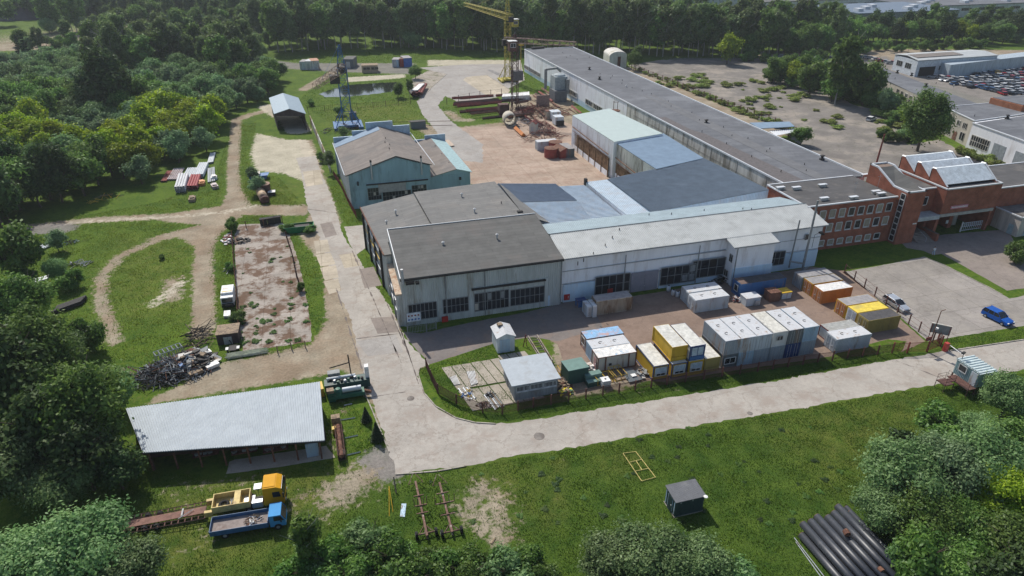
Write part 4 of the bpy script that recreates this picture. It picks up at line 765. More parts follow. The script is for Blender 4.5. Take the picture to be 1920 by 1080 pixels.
MB().extr([(98.76, 124, 6.8), (xl(200) - .04, 200, 7.0), (xl(200) - .04, 200, 7.08), (98.76, 124, 6.88)], (-.02, 0, 0)).build('panel_joint', MATS['stain_line'], b)
for px, py, k in ((1105, 131, 2), (1124, 149, 2), (1324, 231, 2), (1541, 299, 2), (1174, 164, 0), (1125, 140, 1), (1167, 152, 1), (1185, 166, 1), (1204, 172, 1), (1166, 158, 1), (1221, 178, 1), (1148, 144, 1), (1145, 148, 1), (1253, 192, 1), (1258, 201, 1), (1297, 213, 1), (1311, 227, 1), (1356, 240, 1), (1372, 256, 1), (1402, 261, 1), (1316, 248, 1), (1362, 271, 1), (1409, 295, 1), (1443, 281, 1), (1437, 286, 1), (1511, 322, 1), (1464, 323, 1), (1508, 310, 1), (1105, 108, 1), (1082, 113, 1), (1069, 106, 1), (1062, 109, 1), (1055, 100, 1), (1035, 93, 1)): p = P(px, py, zt + .2); vent(b, (p.x, p.y, zt + .2), k)
# dust extraction unit beside it
r = thing('dust_extractor', 'grey dust extraction unit on a dark tank against the long white hall', 'extraction unit', (90, 257, 0))
MB().box(88.6, 251, 0, 93.5, 258, 4.4).build('base_tank', mat('tank_slate', (.13, .14, .15), .6), r); MB().box(89.2, 253, 4.4, 94.2, 258.5, 9.2).lathe((91.7, 255.7, 9.2), [(2.6, 0), (2.2, .5), (.6, .9), (0, .9)], 12).build('filter_housing', mat('filter_grey', (.30, .34, .35), .6), r)
MB().tube((88.4, 262, 3), (88.4, 262, 10.5), .6, 10).tube((88.4, 262, 10.5), (92, 259, 11.4), .45, 8).tube((92, 259, 11.4), (94.5, 262, 9.5), .45, 8).box(93.4, 251.5, 3, 94.6, 253, 8.4).build('duct', m_gframe, r)
tag(MB().tube((84.8, 296, 0), (84.8, 296, 12.5), .13, 6).extr([(83.6, 296, 11.6), (86.2, 296, 11.6), (85.6, 296, 12.6), (84.2, 296, 12.6)], (0, .4, 0)).build('lamp_mast', m_yellow, None), 'thin lamp mast with a yellow head by the far corner of the long hall', 'lamp mast').location = (8.6, 17, 0)
mb = MB()
for i in range(6):
    for j in range(4): a = j * math.pi / 2 + .3; mb.tube((94.6 + .9 * math.cos(a), 208 + .9 * math.sin(a), i * 1.6), (94.6 + .9 * math.cos(a), 208 + .9 * math.sin(a), i * 1.6 + 1.6), .06, 4)
mb.lathe((94.6, 208, 6.6), [(.2, 0), (1.6, .0), (1.6, .3), (.2, .3)], 12); mb.lathe((94.6, 208, 9.6), [(1.0, 0), (1.0, .1)], 10); tag(mb.build('cage_ladder', m_rust), 'rusty caged ladder tower on the long hall where white wall meets bare concrete', 'ladder')
# --- brick office building
b = thing('brick_building', 'three storey red brick office building with rows of white windows and sawtooth rooflights', 'office building', (118, 115, 0))
mb = MB(); mb.box(94.1, 109.4, 0, 116.5, 123.4, 10.15, 0); mb.box(121.0, 110.6, 5.0, 127.6, 123.4, 10.6, 0); mb.box(121.0, 114.5, 0, 127.6, 123.4, 5.0, 0); mb.box(126.9, 110.6, 0, 127.8, 114.5, 5.0, 0)
mb.box(127.6, 107.9, 5.6, 142.6, 123.9, 11.1, 0); mb.box(127.6, 119, 0, 142.6, 123.9, 5.6, 0); mb.box(127.6, 108.4, 0, 128.3, 119, 5.6, 0); mb.box(142.0, 108.2, 0, 142.6, 119, 5.6, 0); mb.box(135.0, 111.5, 0, 136.0, 119, 5.6, 0); mb.box(136.0, 112.5, 0, 138.5, 119, 5.5, 1)
mb.box(142.6, 110.1, 0, 175, 123.3, 8.9, 0); mb.build('wall', [m_brick, w_conc], b)
mb = MB(); mb.box(93.9, 109.7, 10.16, 116.4, 123.2, 10.32); mb.box(121.1, 110.9, 10.62, 127.5, 123.2, 10.75); mb.box(127.9, 108.2, 11.12, 142.3, 123.6, 11.25); mb.box(142.9, 110.4, 8.92, 174.8, 123.1, 9.05); mb.build('roof', mat('roof_felt_office', (.085, .083, .083), .9, var=.16, scale=.4, seam=(10, 1.0), stain=(.14, .13, .12), stam=.35, stsc=.25), b)
mb = MB()
def coping(q, z, w=.34):
    for a, c in zip(q, q[1:]): a, c = V(*a, z), V(*c, z); d = (c - a).normalized(); nn = V(-d.y, d.x, 0) * w / 2; mb.extr([a - nn, c - nn, c + nn, a + nn], (0, 0, .26))
coping([(116.4, 109.5), (94.0, 109.5), (94.0, 123.3), (116.4, 123.3)], 10.17); coping([(127.5, 110.7), (121.0, 110.7)], 10.63); coping([(127.8, 123.8), (127.7, 108.0), (142.5, 108.0), (142.5, 123.8)], 11.12); coping([(142.8, 110.2), (175, 110.2)], 8.92); coping([(142.8, 123.2), (175, 123.2)], 8.92)
mb.build('coping', m_trim, b)
# stair tower with sloping top
mb = MB(); mb.extr([(116.6, 107.2, 0), (116.6, 119.3, 0), (116.6, 119.3, 14.2), (116.6, 117.0, 14.2), (116.6, 111.5, 11.7), (116.6, 107.2, 11.7)], (4.6, 0, 0)); tw = mb.build('stair_tower', m_brick, b)
mb = MB()
for xx in (116.8, 121.0):
    for (ya, za), (yb_, zb_) in zip([(107.2, 11.72), (111.5, 11.72), (117, 14.22)], [(111.5, 11.72), (117, 14.22), (119.3, 14.22)]): mb.extr([(xx - .2, ya, za), (xx + .2, ya, za), (xx + .2, yb_, zb_), (xx - .2, yb_, zb_)], (0, 0, .3))
mb.box(116.6, 107.2, 11.73, 121.2, 107.5, 12.02); mb.box(116.6, 119.0, 14.23, 121.2, 119.3, 14.52); mb.build('tower_coping', m_trim, tw)
MB().extr([(117.05, 107.55, 11.73), (120.75, 107.55, 11.73), (120.75, 111.5, 11.73), (120.75, 117, 14.23), (117.05, 117, 14.23), (117.05, 111.5, 11.73)], (0, 0, .03)).build('tower_roof', r_felt, tw)
for i in range(8): win(b, (116.55, 108.9, .6 + i * 1.35), V(0, -1), V(-1, 0), 1.2, 1.25, 1, 1, fw=.12)
blind = mat('drawn_blinds', (.30, .26, .20), .8)
for j, (z, n) in enumerate(((7.3, 9), (4.2, 9), (1.0, 8))):
    for i in range(n):
        x = 95.0 + i * 2.36 + (1.2 if j == 2 else 0)
        win(b, (x, 109.35, z), X, NY, 1.45, 1.8 if j < 2 else 1.25, 1, 1, fw=.16, glass=(blind if rnd.random() < .45 else m_glass), sill=True)
for x in (122.3, 124.6): win(b, (x, 110.55, 7.0), X, NY, 1.3, 1.9, 1, 1, fw=.16)
MB().box(121.1, 107.6, 4.6, 127.4, 110.5, 5.5).build('entrance_canopy', mat('canopy_pale', (.40, .42, .42), .7), b)
MB().box(127.7, 107.75, 4.9, 142.2, 108.3, 5.55).build('lintel', mat('lintel_conc', (.38, .36, .32), .8), b)
mb = MB()
for i in range(7): mb.box(122.2, 106.4 + i * .45, 0, 126.4, 106.9 + i * .45 + (2.0 if i == 6 else 0), .16 * (i + 1))
mb.build('steps', mat('steps_conc', (.26, .22, .19), .9), b); MB().tube((124.2, 106.4, 1.0), (124.2, 109.3, 2.1), .04, 5).tube((124.2, 106.4, .1), (124.2, 106.4, 1.0), .04, 5).build('handrail', m_galv, b)
MB().box(126.5, 106.2, 0, 127.2, 110.5, 1.7).build('stair_wall', m_brick, b)
sg = MB().box(129.9, 107.80, 6.55, 134.6, 107.89, 7.25).build('name_sign', mat('sign_pink', (.55, .22, .28), .6), b)
mb = MB()
for i in range(13):
    w = .2; x = 130.2 + i * .33; mb.box(x, 107.76, 6.75, x + w, 107.798, 7.05 + (.1 if i in (0, 4, 9) else 0))
mb.build('lettering', m_white, sg)
MB().box(120.0, 107.12, 4.4, 121.0, 107.19, 4.65).build('street_plate', m_white, b)
MB().box(134.8, 111.38, 3.8, 135.4, 111.48, 5.0).box(134.2, 111.38, 1.2, 134.8, 111.48, 2.0).build('notice', m_white, b)
for k, yy in enumerate((117.9, 113.2, 108.9)):
    s = MB(); x0_, x1_ = 128.4 - k * .1, 142.0
    prof = [(yy - .2, 11.25), (yy + 3.9, 14.0), (yy + 4.8, 14.0), (yy + 5.0, 11.25)]
    s.extr([(x0_, a, z) for a, z in prof], (.45, 0, 0), 0); s.extr([(x1_ - .45, a, z) for a, z in prof], (.45, 0, 0), 0); s.extr([(x0_, yy + 4.75, 11.3), (x1_, yy + 4.75, 11.3), (x1_, yy + 4.75, 13.95), (x0_, yy + 4.75, 13.95)], (0, .2, 0), 1)
    sw = s.build('rooflight', [m_brick, m_glass], b)
    MB().rib((x0_ + .3, yy + .5, 11.75), (x1_ - .3, yy + .5, 11.75), (x1_ - .3, yy + 4.2, 14.2), (x0_ + .3, yy + 4.2, 14.2), 34, .05).extr([(x0_ + .3, yy + 4.2, 14.1), (x1_ - .3, yy + 4.2, 14.1), (x1_ - .3, yy + 4.95, 14.0), (x0_ + .3, yy + 4.95, 14.0)], (0, 0, .12)).build('rooflight_sheet', mat('zinc_sheet', (.58, .63, .66), .7, 0, var=.22, scale=1.0, spec=.1), sw)
    for xx in (x0_ + .2, x1_ - .2): MB().tube((xx, yy - .1, 11.45), (xx, yy + 3.9, 14.25), .2, 4).tube((xx, yy + 3.8, 14.25), (xx, yy + 4.9, 14.2), .2, 4).build('rooflight_edge', m_trim, sw)
for px, py in ((1542, 348), (1493, 353), (1463, 353), (1545, 373), (1600, 371), (1642, 360), (1652, 364), (1622, 329)): p = P(px, py, 10.6); MB().box(p.x - .9, p.y - .3, 10.33, p.x + .9, p.y + .3, 10.85).box(p.x - 1, p.y - .4, 10.85, p.x + 1, p.y + .4, 10.97, 1).build('roof_vent', [w_conc, m_trim], b)
for px, py in ((1543, 368), (1601, 365), (1645, 352)): p = P(px, py, 10.4); MB().tube((p.x, p.y, 10.3), (p.x, p.y, 13.4), .04, 4).tube((p.x - .6, p.y, 13), (p.x + .6, p.y, 13), .03, 4).build('aerial', m_galv, b)
MB().box(94.2, 108.0, 4.2, 98.5, 109.3, 4.4).build('side_canopy', m_dark, b); door(b, (94.6, 109.35, .2), X, NY, 1.1, 2.1, m_galv)
mb = MB(); gt = thing('gate', 'white ornamental metal gate closing the covered drive of the brick building', 'gate', (139, 108.6, 0))
for i in range(11): mb.tube((136.3 + i * .55, 108.9, .2), (136.3 + i * .55, 108.9, 2.1), .05, 4)
for z in (.3, 1.2, 2.1): mb.tube((136.3, 108.9, z), (141.8, 108.9, z), .06, 4)
for i in range(10): mb.tube((136.3 + i * .55, 108.9, 1.2), (136.85 + i * .55, 108.9, 2.1), .04, 4)
mb.build('leaf', m_trim, gt); MB().box(136.0, 108.8, 0, 136.2, 109.0, 2.4).build('post', m_white, gt)
# --- cream garage right of it
b = thing('garage', 'cream rendered flat roofed garage attached at the right of the brick building', 'garage', (150, 106, 0))
MB().prism([(145.6, 103.2), (175, 103.2), (175, 110.0), (145.9, 110.0)], 0, 4.4).build('wall', mat('garage_cream', (.50, .45, .40), .9, streak=True, stain=(.35, .30, .26), stam=.4), b)
MB().prism([(145.8, 103.4), (175, 103.4), (175, 109.9), (146.1, 109.9)], 4.42, 4.52).build('roof', mat('garage_felt', (.17, .155, .14), .9, stain=(.07, .065, .06), stam=.5), b)
mb = MB(); coping([(145.8, 110), (145.6, 103.3), (175, 103.3)], 4.42, .3); mb.build('coping', m_trim, b); door(b, (145.58, 105.6, .1), V(0, -1), V(-1, 0), 1.3, 2.3, mat('door_pale_teal', (.33, .42, .44), .6)); door(b, (147.4, 103.18, .05), X, NY, 4.6, 3.2, MATS['door_pale_teal'], 2)
MB().box(146.6, 103.05, 3.5, 150, 103.18, 4.1).build('brick_band', m_brick2, b)
# --- background buildings on the right
b = thing('workshop', 'old two storey cream workshop with broken gridded windows behind the big green tree', 'workshop', (200, 168, 0))
mb = MB(); mb.prism([(192.4, 161.0), (222, 164.5), (222, 178), (200.5, 178), (197.8, 178)], 0, 8.0); mb.build('wall', w_cream, b)
MB().prism([(192.6, 161.2), (221.8, 164.7), (221.8, 177.8), (198, 177.8)], 8.02, 8.15).build('roof', r_felt2, b); mb = MB(); coping([(222, 164.4), (192.4, 161.0), (197.8, 178), (222, 178)], 8.02); mb.build('coping', m_trim, b)
u = (V(192.4, 161, 0) - V(197.8, 178, 0)).normalized(); n = V(u.y, -u.x, 0); n = n if n.x < 0 else -n
for s, z, w, h, c in ((3.2, 4.6, 4.2, 1.9, 5), (9.2, 4.6, 2.2, 1.8, 3), (12.6, 4.6, 2.4, 1.8, 3), (2.5, .9, 5, 2.8, 4), (12.6, .9, 2.6, 2.6, 2)): p = V(197.8, 178, z) + u * s; win(b, p, u, n, w, h, c, 1, w_conc, .25)
p = V(197.8, 178, .1) + u * 9; door(b, p, u, n, 2.2, 2.6, m_rust); vent(b, (*P(1888, 222, 8.2).xy, 8.2), 2); vent(b, (*P(1827, 218, 8.2).xy, 8.2), 1)
b = thing('workshop', 'white painted workshop with grey double doors at the right edge behind the brick building', 'workshop', (195, 150, 0))
mb = MB(); mb.prism([(190.2, 159.6), (186.5, 132), (225, 132), (225, 163.9), (192.3, 160.6)], 0, 7.9); mb.build('wall', w_white, b); MB().prism([(190.4, 159.4), (186.8, 132.3), (224.8, 132.3), (224.8, 163.6)], 7.92, 8.02).build('roof', r_felt2, b)
mb = MB(); coping([(190.3, 159.8), (186.5, 132)], 7.92, .5); mb.build('coping', m_trim, b); u = (V(186.5, 132, 0) - V(190.2, 159.6, 0)).normalized(); n = V(u.y, -u.x, 0); n = n if n.x < 0 else -n
p = V(190.2, 159.6, 1.6) + u * 1.2; win(b, p, u, n, 7.2, 3.2, 8, 2, w_conc, .22); p = V(190.2, 159.6, .05) + u * 10; door(b, p, u, n, 4.6, 4.8, mat('door_grey', (.26, .29, .31), .6), 2); p = V(190.2, 159.6, .05) + u * 18; door(b, p, u, n, 4.6, 4.8, MATS['door_grey'], 2)
b = thing('workshop', 'long low cream workshop with flat dark roof and tall windows before the scrapyard', 'workshop', (222, 214, 0))
FP = [(200.5, 178.5), (216.5, 178.2), (233.8, 244.5), (225.8, 250.4), (216.2, 223)]
MB().prism(FP, 0, 6.6).build('wall', w_cream, b); MB().prism([(p[0] + (.3 if p[0] < 214 else -.2), p[1] + .1) for p in FP], 6.62, 6.75).build('roof', r_felt2, b)
u = (V(200.5, 178.5, 0) - V(216.2, 223, 0)).normalized(); n = V(u.y, -u.x, 0); n = n if n.x < 0 else -n
for i in range(6): p = V(216.2, 223, 1.4) + u * (9 + i * 3.6); win(b, p, u, n, 2.2, 4.2, 2, 3, w_conc, .25)
for px, py, k in ((1653, 138, 2), (1682, 137, 2), (1709, 142, 2), (1736, 162, 2), (1755, 157, 1), (1780, 158, 0), (1788, 163, 0), (1678, 148, 1)): p = P(px, py, 6.8); vent(b, (p.x, p.y, 6.8), k)
b = thing('stair_head', 'orange brick roof house with grey corner windows on the far right workshop roof', 'roof house', (218, 174, 0)); MB().box(216, 166, 0, 232, 177.8, 10).build('wall', m_brick2, b); MB().box(216.4, 166.4, 10.02, 231.6, 177.4, 10.2).build('roof', r_felt2, b); win(b, (218.5, 165.95, 8.1), X, NY, 5, 1.5, 5, 1)
b = thing('warehouse', 'white prefabricated warehouse with a low pitched pale roof in the scrapyard', 'warehouse', (280, 257, 0))
Q4 = [P(1679, 112, 5), P(1750, 127, 5)]; q0, q1, q2, q3 = P(1679, 102, 7), P(1722, 114, 7), P(1871, 104, 7), P(1821, 94, 7)
mb = MB(); mb.prism([q1.xy, q2.xy, q3.xy, q0.xy], 0, 6.8); mb.build('wall', mat('wall_prefab', (.50, .54, .58), .6), b); rc = (q1 + q0) / 2, (q2 + q3) / 2
MB().extr([q1 + V(-.3, -.3, 0), q2 + V(.3, -.3, 0), rc[1] + V(0, 0, .8), rc[0] + V(0, 0, .8)], (0, 0, .2)).extr([rc[0] + V(0, 0, .81), rc[1] + V(0, 0, .81), q3 + V(0, .3, 0), q0 + V(-.3, .3, 0)], (0, 0, .2)).build('roof', r_pale, b)
a_, c_ = q1.lerp(q2, .05) + V(0, 3, .6), q1.lerp(q2, .62) + V(0, 3, .6); MB().extr([a_, c_, c_ + V(0, 6, .3), a_ + V(0, 6, .3)], (0, 0, .2)).build('roof_window', r_feltb, b)
u = (q1 - q0).normalized(); u.z = 0; n = V(u.y, -u.x, 0); n = n if n.x < 0 else -n
for s in (.14, .52): p = q0.lerp(q1, s); p.z = 2.6; win(b, p, u, n, 4.2, 2.4, 3, 1)
u = (q2 - q1).normalized(); n = V(u.y, -u.x, 0); n = n if n.y < 0 else -n
for s in (.28, .48, .62, .78, .9): p = q1.lerp(q2, s); p.z = 2.2; win(b, p, u, n, 5, 2.0, 3, 1)
p = q1.lerp(q2, .04); p.z = .1; door(b, p, u, n, 9, 4, m_int, handle=False)
a_, c_ = P(1776, 146), P(1975, 121); tag(MB().extr([a_, c_, c_ + V(0, 0, 5.6), a_ + V(0, 0, 5.6)], (1, 8, 0)).build('sheet_wall', mat('wall_prefab2', (.36, .42, .46), .6, streak=True)), 'long pale grey sheet metal wall dividing the scrapyard', 'wall')
# distant industrial roofs along the top
for px, py, w, d, h, lb, mt in ((1345, 44, 66, 50, 16, 'distant warehouse with a grey roof above the trees at the upper middle', r_felt2), (1575, 24, 150, 110, 9, 'distant factory with a wide dark roof at the top right', r_felt), (1700, 50, 80, 50, 9, 'distant factory with a blue grey roof in front of the dark one', r_slate), (1860, 30, 130, 70, 8, 'distant factory block at the top right corner', r_felt2), (1385, 12, 46, 30, 15, 'distant white factory block at the top edge of the picture', r_pale)):
    c = P(px, py); b = thing('factory', lb, 'factory', (c.x, c.y, 0)); MB().box(c.x - w / 2, c.y, 0, c.x + w / 2, c.y + d, h).build('wall', m_gframe if mt is r_slate else w_grey, b)
    MB().box(c.x - w / 2 - .4, c.y - .4, h, c.x + w / 2 + .4, c.y + d + .4, h + .5).build('roof', mt, b)
    for i in range(int(w / 14)): MB().box(c.x - w / 2 + 6 + i * 13, c.y + 8 + (i % 3) * 9, h + .5, c.x - w / 2 + 10 + i * 13, c.y + 13 + (i % 3) * 9, h + 2.2).build('roof_unit', m_trim, b)
    for i in range(int(w / 16)): win(b, (c.x - w / 2 + 5 + i * 15, c.y - .02, h * .55), X, NY, 9, 2, 4, 1)
for px, py, r_ in ((1395, 3, 0),): pass
# white arched tank house and small blue bin behind the long hall
b = thing('tank_house', 'small white hut with a rounded roof behind the long hall', 'hut', (*P(1158, 126).xy, 0)); c = P(1158, 128)
prof = [(-5, 0), (5, 0), (5, 5.6)] + [(5 * math.cos(a), 5.6 + 2.0 * math.sin(a)) for a in np.linspace(.3, 2.84, 8)] + [(-5, 5.6)]
MB().extr([(c.x + a * .9, c.y, z) for a, z in prof], (2, 12, 0)).build('wall', mat('hut_white', (.60, .58, .53), .8, streak=True, stain=(.35, .32, .22), stam=.4), b); door(b, (c.x - .3, c.y, .1), X, NY, 1.6, 5.2, m_rust)
tag(MB().lathe((*P(1196, 172).xy, 0), [(0, 0), (2, 0), (2.2, 2.2), (1.6, 2.9), (0, 3)], 14).build('tank', w_lblue), 'pale blue round tank peeping over the far edge of the long roof', 'tank')
b = thing('shelter', 'blue roofed shelter with a white slatted edge behind the long hall at its near end', 'shelter', (*P(1455, 250).xy, 0)); c = P(1415, 262, 0)
MB().extr([P(1405, 231, 4), P(1480, 229, 4), P(1490, 238, 4), P(1425, 242, 4)], (0, 0, .2)).build('roof', r_blue, b)
for q in ((1410, 236), (1482, 238), (1432, 243)): p = P(*q, 3.9); MB().tube((p.x, p.y, 0), (p.x, p.y, 3.9), .1, 6).build('post', m_dark, b)
MB().rib(P(1440, 245, 3.4), P(1495, 240, 3.4), P(1490, 247, 3.4), P(1455, 254, 3.4), 14, .12).build('slatted_roof', m_trim, b)
# tall post behind the office
p = P(1655, 322); tag(MB().tube((p.x, p.y + 3, 0), (p.x + .3, p.y + 3, 9.8), .28, 8, 0, .2).build('post', m_redox), 'leaning rusty post rising behind the brick office roof', 'post')
# ------------------------------------------------------------ containers and cabins
def cmat(name, col, st=(.28, .17, .10), sm=.35): return mat('container_' + name, col, .55, .05, var=.12, scale=.9, stain=st, stam=sm, stsc=.7, streak=True)
c_pale = cmat('pale_grey', (.50, .55, .59)); c_white = cmat('white', (.60, .60, .58)); c_grey = cmat('grey', (.30, .34, .38)); c_blue = cmat('blue', (.05, .14, .32), sm=.2); c_lb = cmat('light_blue', (.34, .46, .56))
c_yel = cmat('yellow', (.52, .33, .03), (.35, .2, .05), .2); c_yel2 = cmat('dull_yellow', (.34, .27, .09), (.2, .15, .07)); c_or = cmat('orange', (.50, .20, .06), (.35, .14, .06), .3); c_rust = cmat('rusty_cream', (.36, .32, .26), (.17, .10, .06), .6)
c_dk = cmat('dark_grey', (.13, .15, .16)); c_brn = cmat('brown', (.16, .08, .06)); c_pink = cmat('pink_grey', (.42, .36, .36)); c_cream = cmat('cream', (.52, .50, .44)); c_green = cmat('dark_green', (.035, .085, .07), (.05, .07, .05), .2); c_navy = cmat('navy', (.03, .06, .17), sm=.1)
rf_w = mat('top_white_rusty', (.53, .54, .55), .75, var=.08, scale=2, stain=(.36, .27, .20), stam=.22, stsc=1.4, spec=.1); rf_g = mat('top_grey', (.28, .27, .27), .8, stain=(.36, .34, .32), stam=.4); rf_d = mat('top_dark', (.07, .068, .07), .8, stain=(.11, .10, .10), stam=.4)
rf_c = mat('top_cream', (.58, .57, .52), .7, stain=(.46, .44, .38), stam=.4); rf_y = mat('top_yellow', (.68, .52, .07), .6, stain=(.5, .4, .1)); rf_b = mat('top_blue', (.22, .40, .60), .6, stain=(.45, .30, .28), stam=.45, stsc=.8); rf_wb = mat('top_white_blue', (.66, .65, .62), .6, stain=(.22, .38, .55), stam=.22, stsc=.9)
rf_br = mat('top_brown', (.16, .11, .09), .8)
def container(label, x, y, L, W, H=2.6, z=0, body=c_pale, top=rf_w, frame=None, door=None, doormat=None, windows=(), flat=False, rings=True, name='shipping_container', group=None, patch=None, cat='container', ribtop=False):
    r = thing(name, label, cat, (x + L / 2, y + W / 2, z), group); frame = frame or body; x1, y1, z1 = x + L, y + W, z + H; e = .1; mb = MB()
    if flat: mb.box(x + e, y + e, z + .1, x1 - e, y1 - e, z1 - .1)
    else:
        mb.box(x + .17, y + .17, z + .1, x1 - .17, y1 - .17, z1 - .12)
        nx, ny = int(L / .29), int(W / .29); a, b_, c, d = z + .14, z1 - .14, 0, 0
        mb.rib((x + .1, y + e, a), (x1 - .1, y + e, a), (x1 - .1, y + e, b_), (x + .1, y + e, b_), nx, .085); mb.rib((x1 - .1, y1 - e, a), (x + .1, y1 - e, a), (x + .1, y1 - e, b_), (x1 - .1, y1 - e, b_), nx, .085)
        mb.rib((x1 - e, y + .1, a), (x1 - e, y1 - .1, a), (x1 - e, y1 - .1, b_), (x1 - e, y + .1, b_), ny, .085); mb.rib((x + e, y1 - .1, a), (x + e, y + .1, a), (x + e, y + .1, b_), (x + e, y1 - .1, b_), ny, .085)
    mb.build('body', body, r); mb = MB(); s = .13
    for xx in (x, x1 - s):
        for yy in (y, y1 - s): mb.box(xx, yy, z, xx + s, yy + s, z1)
    for yy in (y, y1 - s): mb.box(x + s, yy + .004, z, x1 - s, yy + s - .004, z + .14); mb.box(x + s, yy + .004, z1 - .12, x1 - s, yy + s - .004, z1)
    for xx in (x, x1 - s): mb.box(xx + .004, y + s, z, xx + s - .004, y1 - s, z + .14); mb.box(xx + .004, y + s, z1 - .12, xx + s - .004, y1 - s, z1)
    mb.build('frame', frame, r); mb = MB()
    if ribtop: mb.rib(*( ((x + .05, y + .05, z1), (x1 - .05, y + .05, z1), (x1 - .05, y1 - .05, z1), (x + .05, y1 - .05, z1)) if L < W else ((x1 - .05, y + .05, z1), (x1 - .05, y1 - .05, z1), (x + .05, y1 - .05, z1), (x + .05, y + .05, z1)) ), int(max(2, min(L, W) / .22)), .06)
    else:
        n = 10; 
        if L > W: mb.rib((x + .06, y + .06, z1 + .003), (x1 - .06, y + .06, z1 + .003), (x1 - .06, y1 - .06, z1 + .003), (x + .06, y1 - .06, z1 + .003), n * 2, .015)
        else: mb.rib((x1 - .06, y + .06, z1 + .003), (x1 - .06, y1 - .06, z1 + .003), (x + .06, y1 - .06, z1 + .003), (x + .06, y + .06, z1 + .003), n * 2, .015)
    ro = mb.build('roof', top, r)
    if rings:
        for t in (.3, .68):
            cx, cy = (x + L * t, y + W / 2) if L > W else (x + L / 2, y + W * t); mb = MB()
            for k in range(5): a, b_ = .5 + k * .8, .5 + (k + 1) * .8; mb.tube((cx + .32 * math.cos(a), cy + .32 * math.sin(a), z1 + .06), (cx + .32 * math.cos(b_), cy + .32 * math.sin(b_), z1 + .06), .035, 4)
            mb.build('lashing_ring', m_dark, ro)
    if patch:
        a, b_, mm = patch; mb = MB()
        if L > W: mb.box(x + L * a, y + .1, z1 + .03, x + L * b_, y1 - .1, z1 + .05)
        else: mb.box(x + .1, y + W * a, z1 + .03, x1 - .1, y + W * b_, z1 + .05)
        mb.build('roof_panel', mm, ro)
    if door:
        mb = MB(); hb = MB()
        if door == 'L':
            for i in range(2):
                a = y + .16 + i * (W - .32) / 2; b_ = a + (W - .32) / 2 - .03; mb.box(x - .03, a, z + .16, x + .05, b_, z1 - .14)
                for k in (.3, .7): yy = a + (b_ - a) * k; hb.tube((x - .07, yy, z + .15), (x - .07, yy, z1 - .15), .03, 5)
                hb.box(x - .1, (a + b_) / 2 - .2, z + 1.0, x - .04, (a + b_) / 2 + .2, z + 1.08)
        else:
            for i in range(2):
                a = x + .16 + i * (L - .32) / 2; b_ = a + (L - .32) / 2 - .03; mb.box(a, y - .03, z + .16, b_, y + .05, z1 - .14)
                for k in (.3, .7): xx = a + (b_ - a) * k; hb.tube((xx, y - .07, z + .15), (xx, y - .07, z1 - .15), .03, 5)
        do = mb.build('door', doormat or body, r); hb.build('lock_bar', m_galv, do)
    for (face, s0, zz, w, h, c) in windows:
        if face == 'F': win(r, (x + s0, y - .0, z + zz), X, NY, w, h, c, 1, fw=.12)
        else: win(r, (x - .0, y + W - s0, z + zz), V(0, -1), V(-1, 0), w, h, c, 1, fw=.12)
    return r
G = 'containers and site cabins in the front yard'
container('rusty cream container with grey top standing alone by the white hall wall', 43.1, 96.8, 6.9, 2.45, 2.8, body=c_rust, top=rf_g, rings=False, group=G)
t = thing('switch_box', 'pale grey cabinet box attached to the left end of the rusty cream container', 'cabinet', (42, 97.8, 0)); MB().box(41.3, 96.7, 0, 42.2, 99, 2.1).box(42.25, 96.3, 0, 43.0, 98.9, 2.3).build('body', c_pale, t); MB().box(41.6, 96.6, .3, 42.1, 96.68, 1.9).build('door', m_galv, t)
container('pale grey container with rust streaked white top, front one of the pair by the hall', 60.3, 92.8, 6.8, 2.6, door='L', group=G)
container('pale grey container hidden behind its twin, back one of the pair by the hall', 60.5, 95.7, 6.8, 2.6, door='L', group=G)
container('site cabin with a blue roof and window end, back one of the left trio', 37.0, 86.2, 6.6, 2.5, body=c_pink, top=rf_b, flat=True, rings=False, windows=(('L', .5, .9, 1.5, 1.3, 1),), name='site_cabin', group=G, cat='site cabin', frame=c_brn)
container('pale container with white rusty top, middle one of the left trio', 36.85, 83.3, 6.45, 2.6, body=c_lb, group=G)
c6 = container('white panelled cabin with brown frame and blue flecked roof, front of the left trio', 36.7, 80.5, 6.5, 2.6, 2.7, body=c_cream, top=rf_wb, flat=True, rings=False, frame=c_brn, name='site_cabin', group=G, cat='site cabin')
MB().box(37.9, 80.44, 0, 38.1, 80.52, 2.6).box(41.8, 80.44, 0, 42.0, 80.52, 2.6).build('panel_frame', c_brn, c6); door(c6, (36.68, 82.0, .1), V(0, -1), V(-1, 0), .95, 2.1, mat('door_pink', (.42, .25, .24), .7)); MB().box(38.6, 80.4, 1.0, 39.0, 80.5, 1.35).build('hatch', m_dark, c6)
def ycab(label, x, y, z, body, front, top, L=2.6, W=6.3, ribtop=False, frame=None, sh=True, nm='site_cabin'):
    c = container(label, x, y, L, W, 2.6, z, body=body, top=top, flat=True, rings=False, frame=frame, name=nm, group=G, ribtop=ribtop, cat='site cabin')
    if sh: win(c, (x + .35, y - .0, z + .75), X, NY, L - .7, 1.5, 1, 1, fw=.12, glass=mat('shutter_grey', (.40, .47, .52), .6)); win(c, (x + .55, y - .03, z + .78), X, NY, L - 1.1, .45, 2, 1, fw=.1)
    if front: MB().box(x + .14, y - .02, z + .14, x + L - .14, y + .06, z + .72).build('front_panel', front, c)
    return c
ycab('low yellow cabin with cream ribbed roof and blue posts, leftmost of the yellow cabins', 43.95, 76.2, 0, c_yel, c_yel, rf_c, 2.6, 6.3, True, c_navy)
ycab('yellow cabin with a pale shutter, under the tall yellow cabin', 46.95, 76.0, 0, c_yel, c_yel, rf_c, frame=c_navy)
ycab('plain yellow cabin with cream roof, stacked on top', 47.0, 76.7, 2.6, c_yel, c_yel, rf_c, 2.65, 6.4, sh=False)
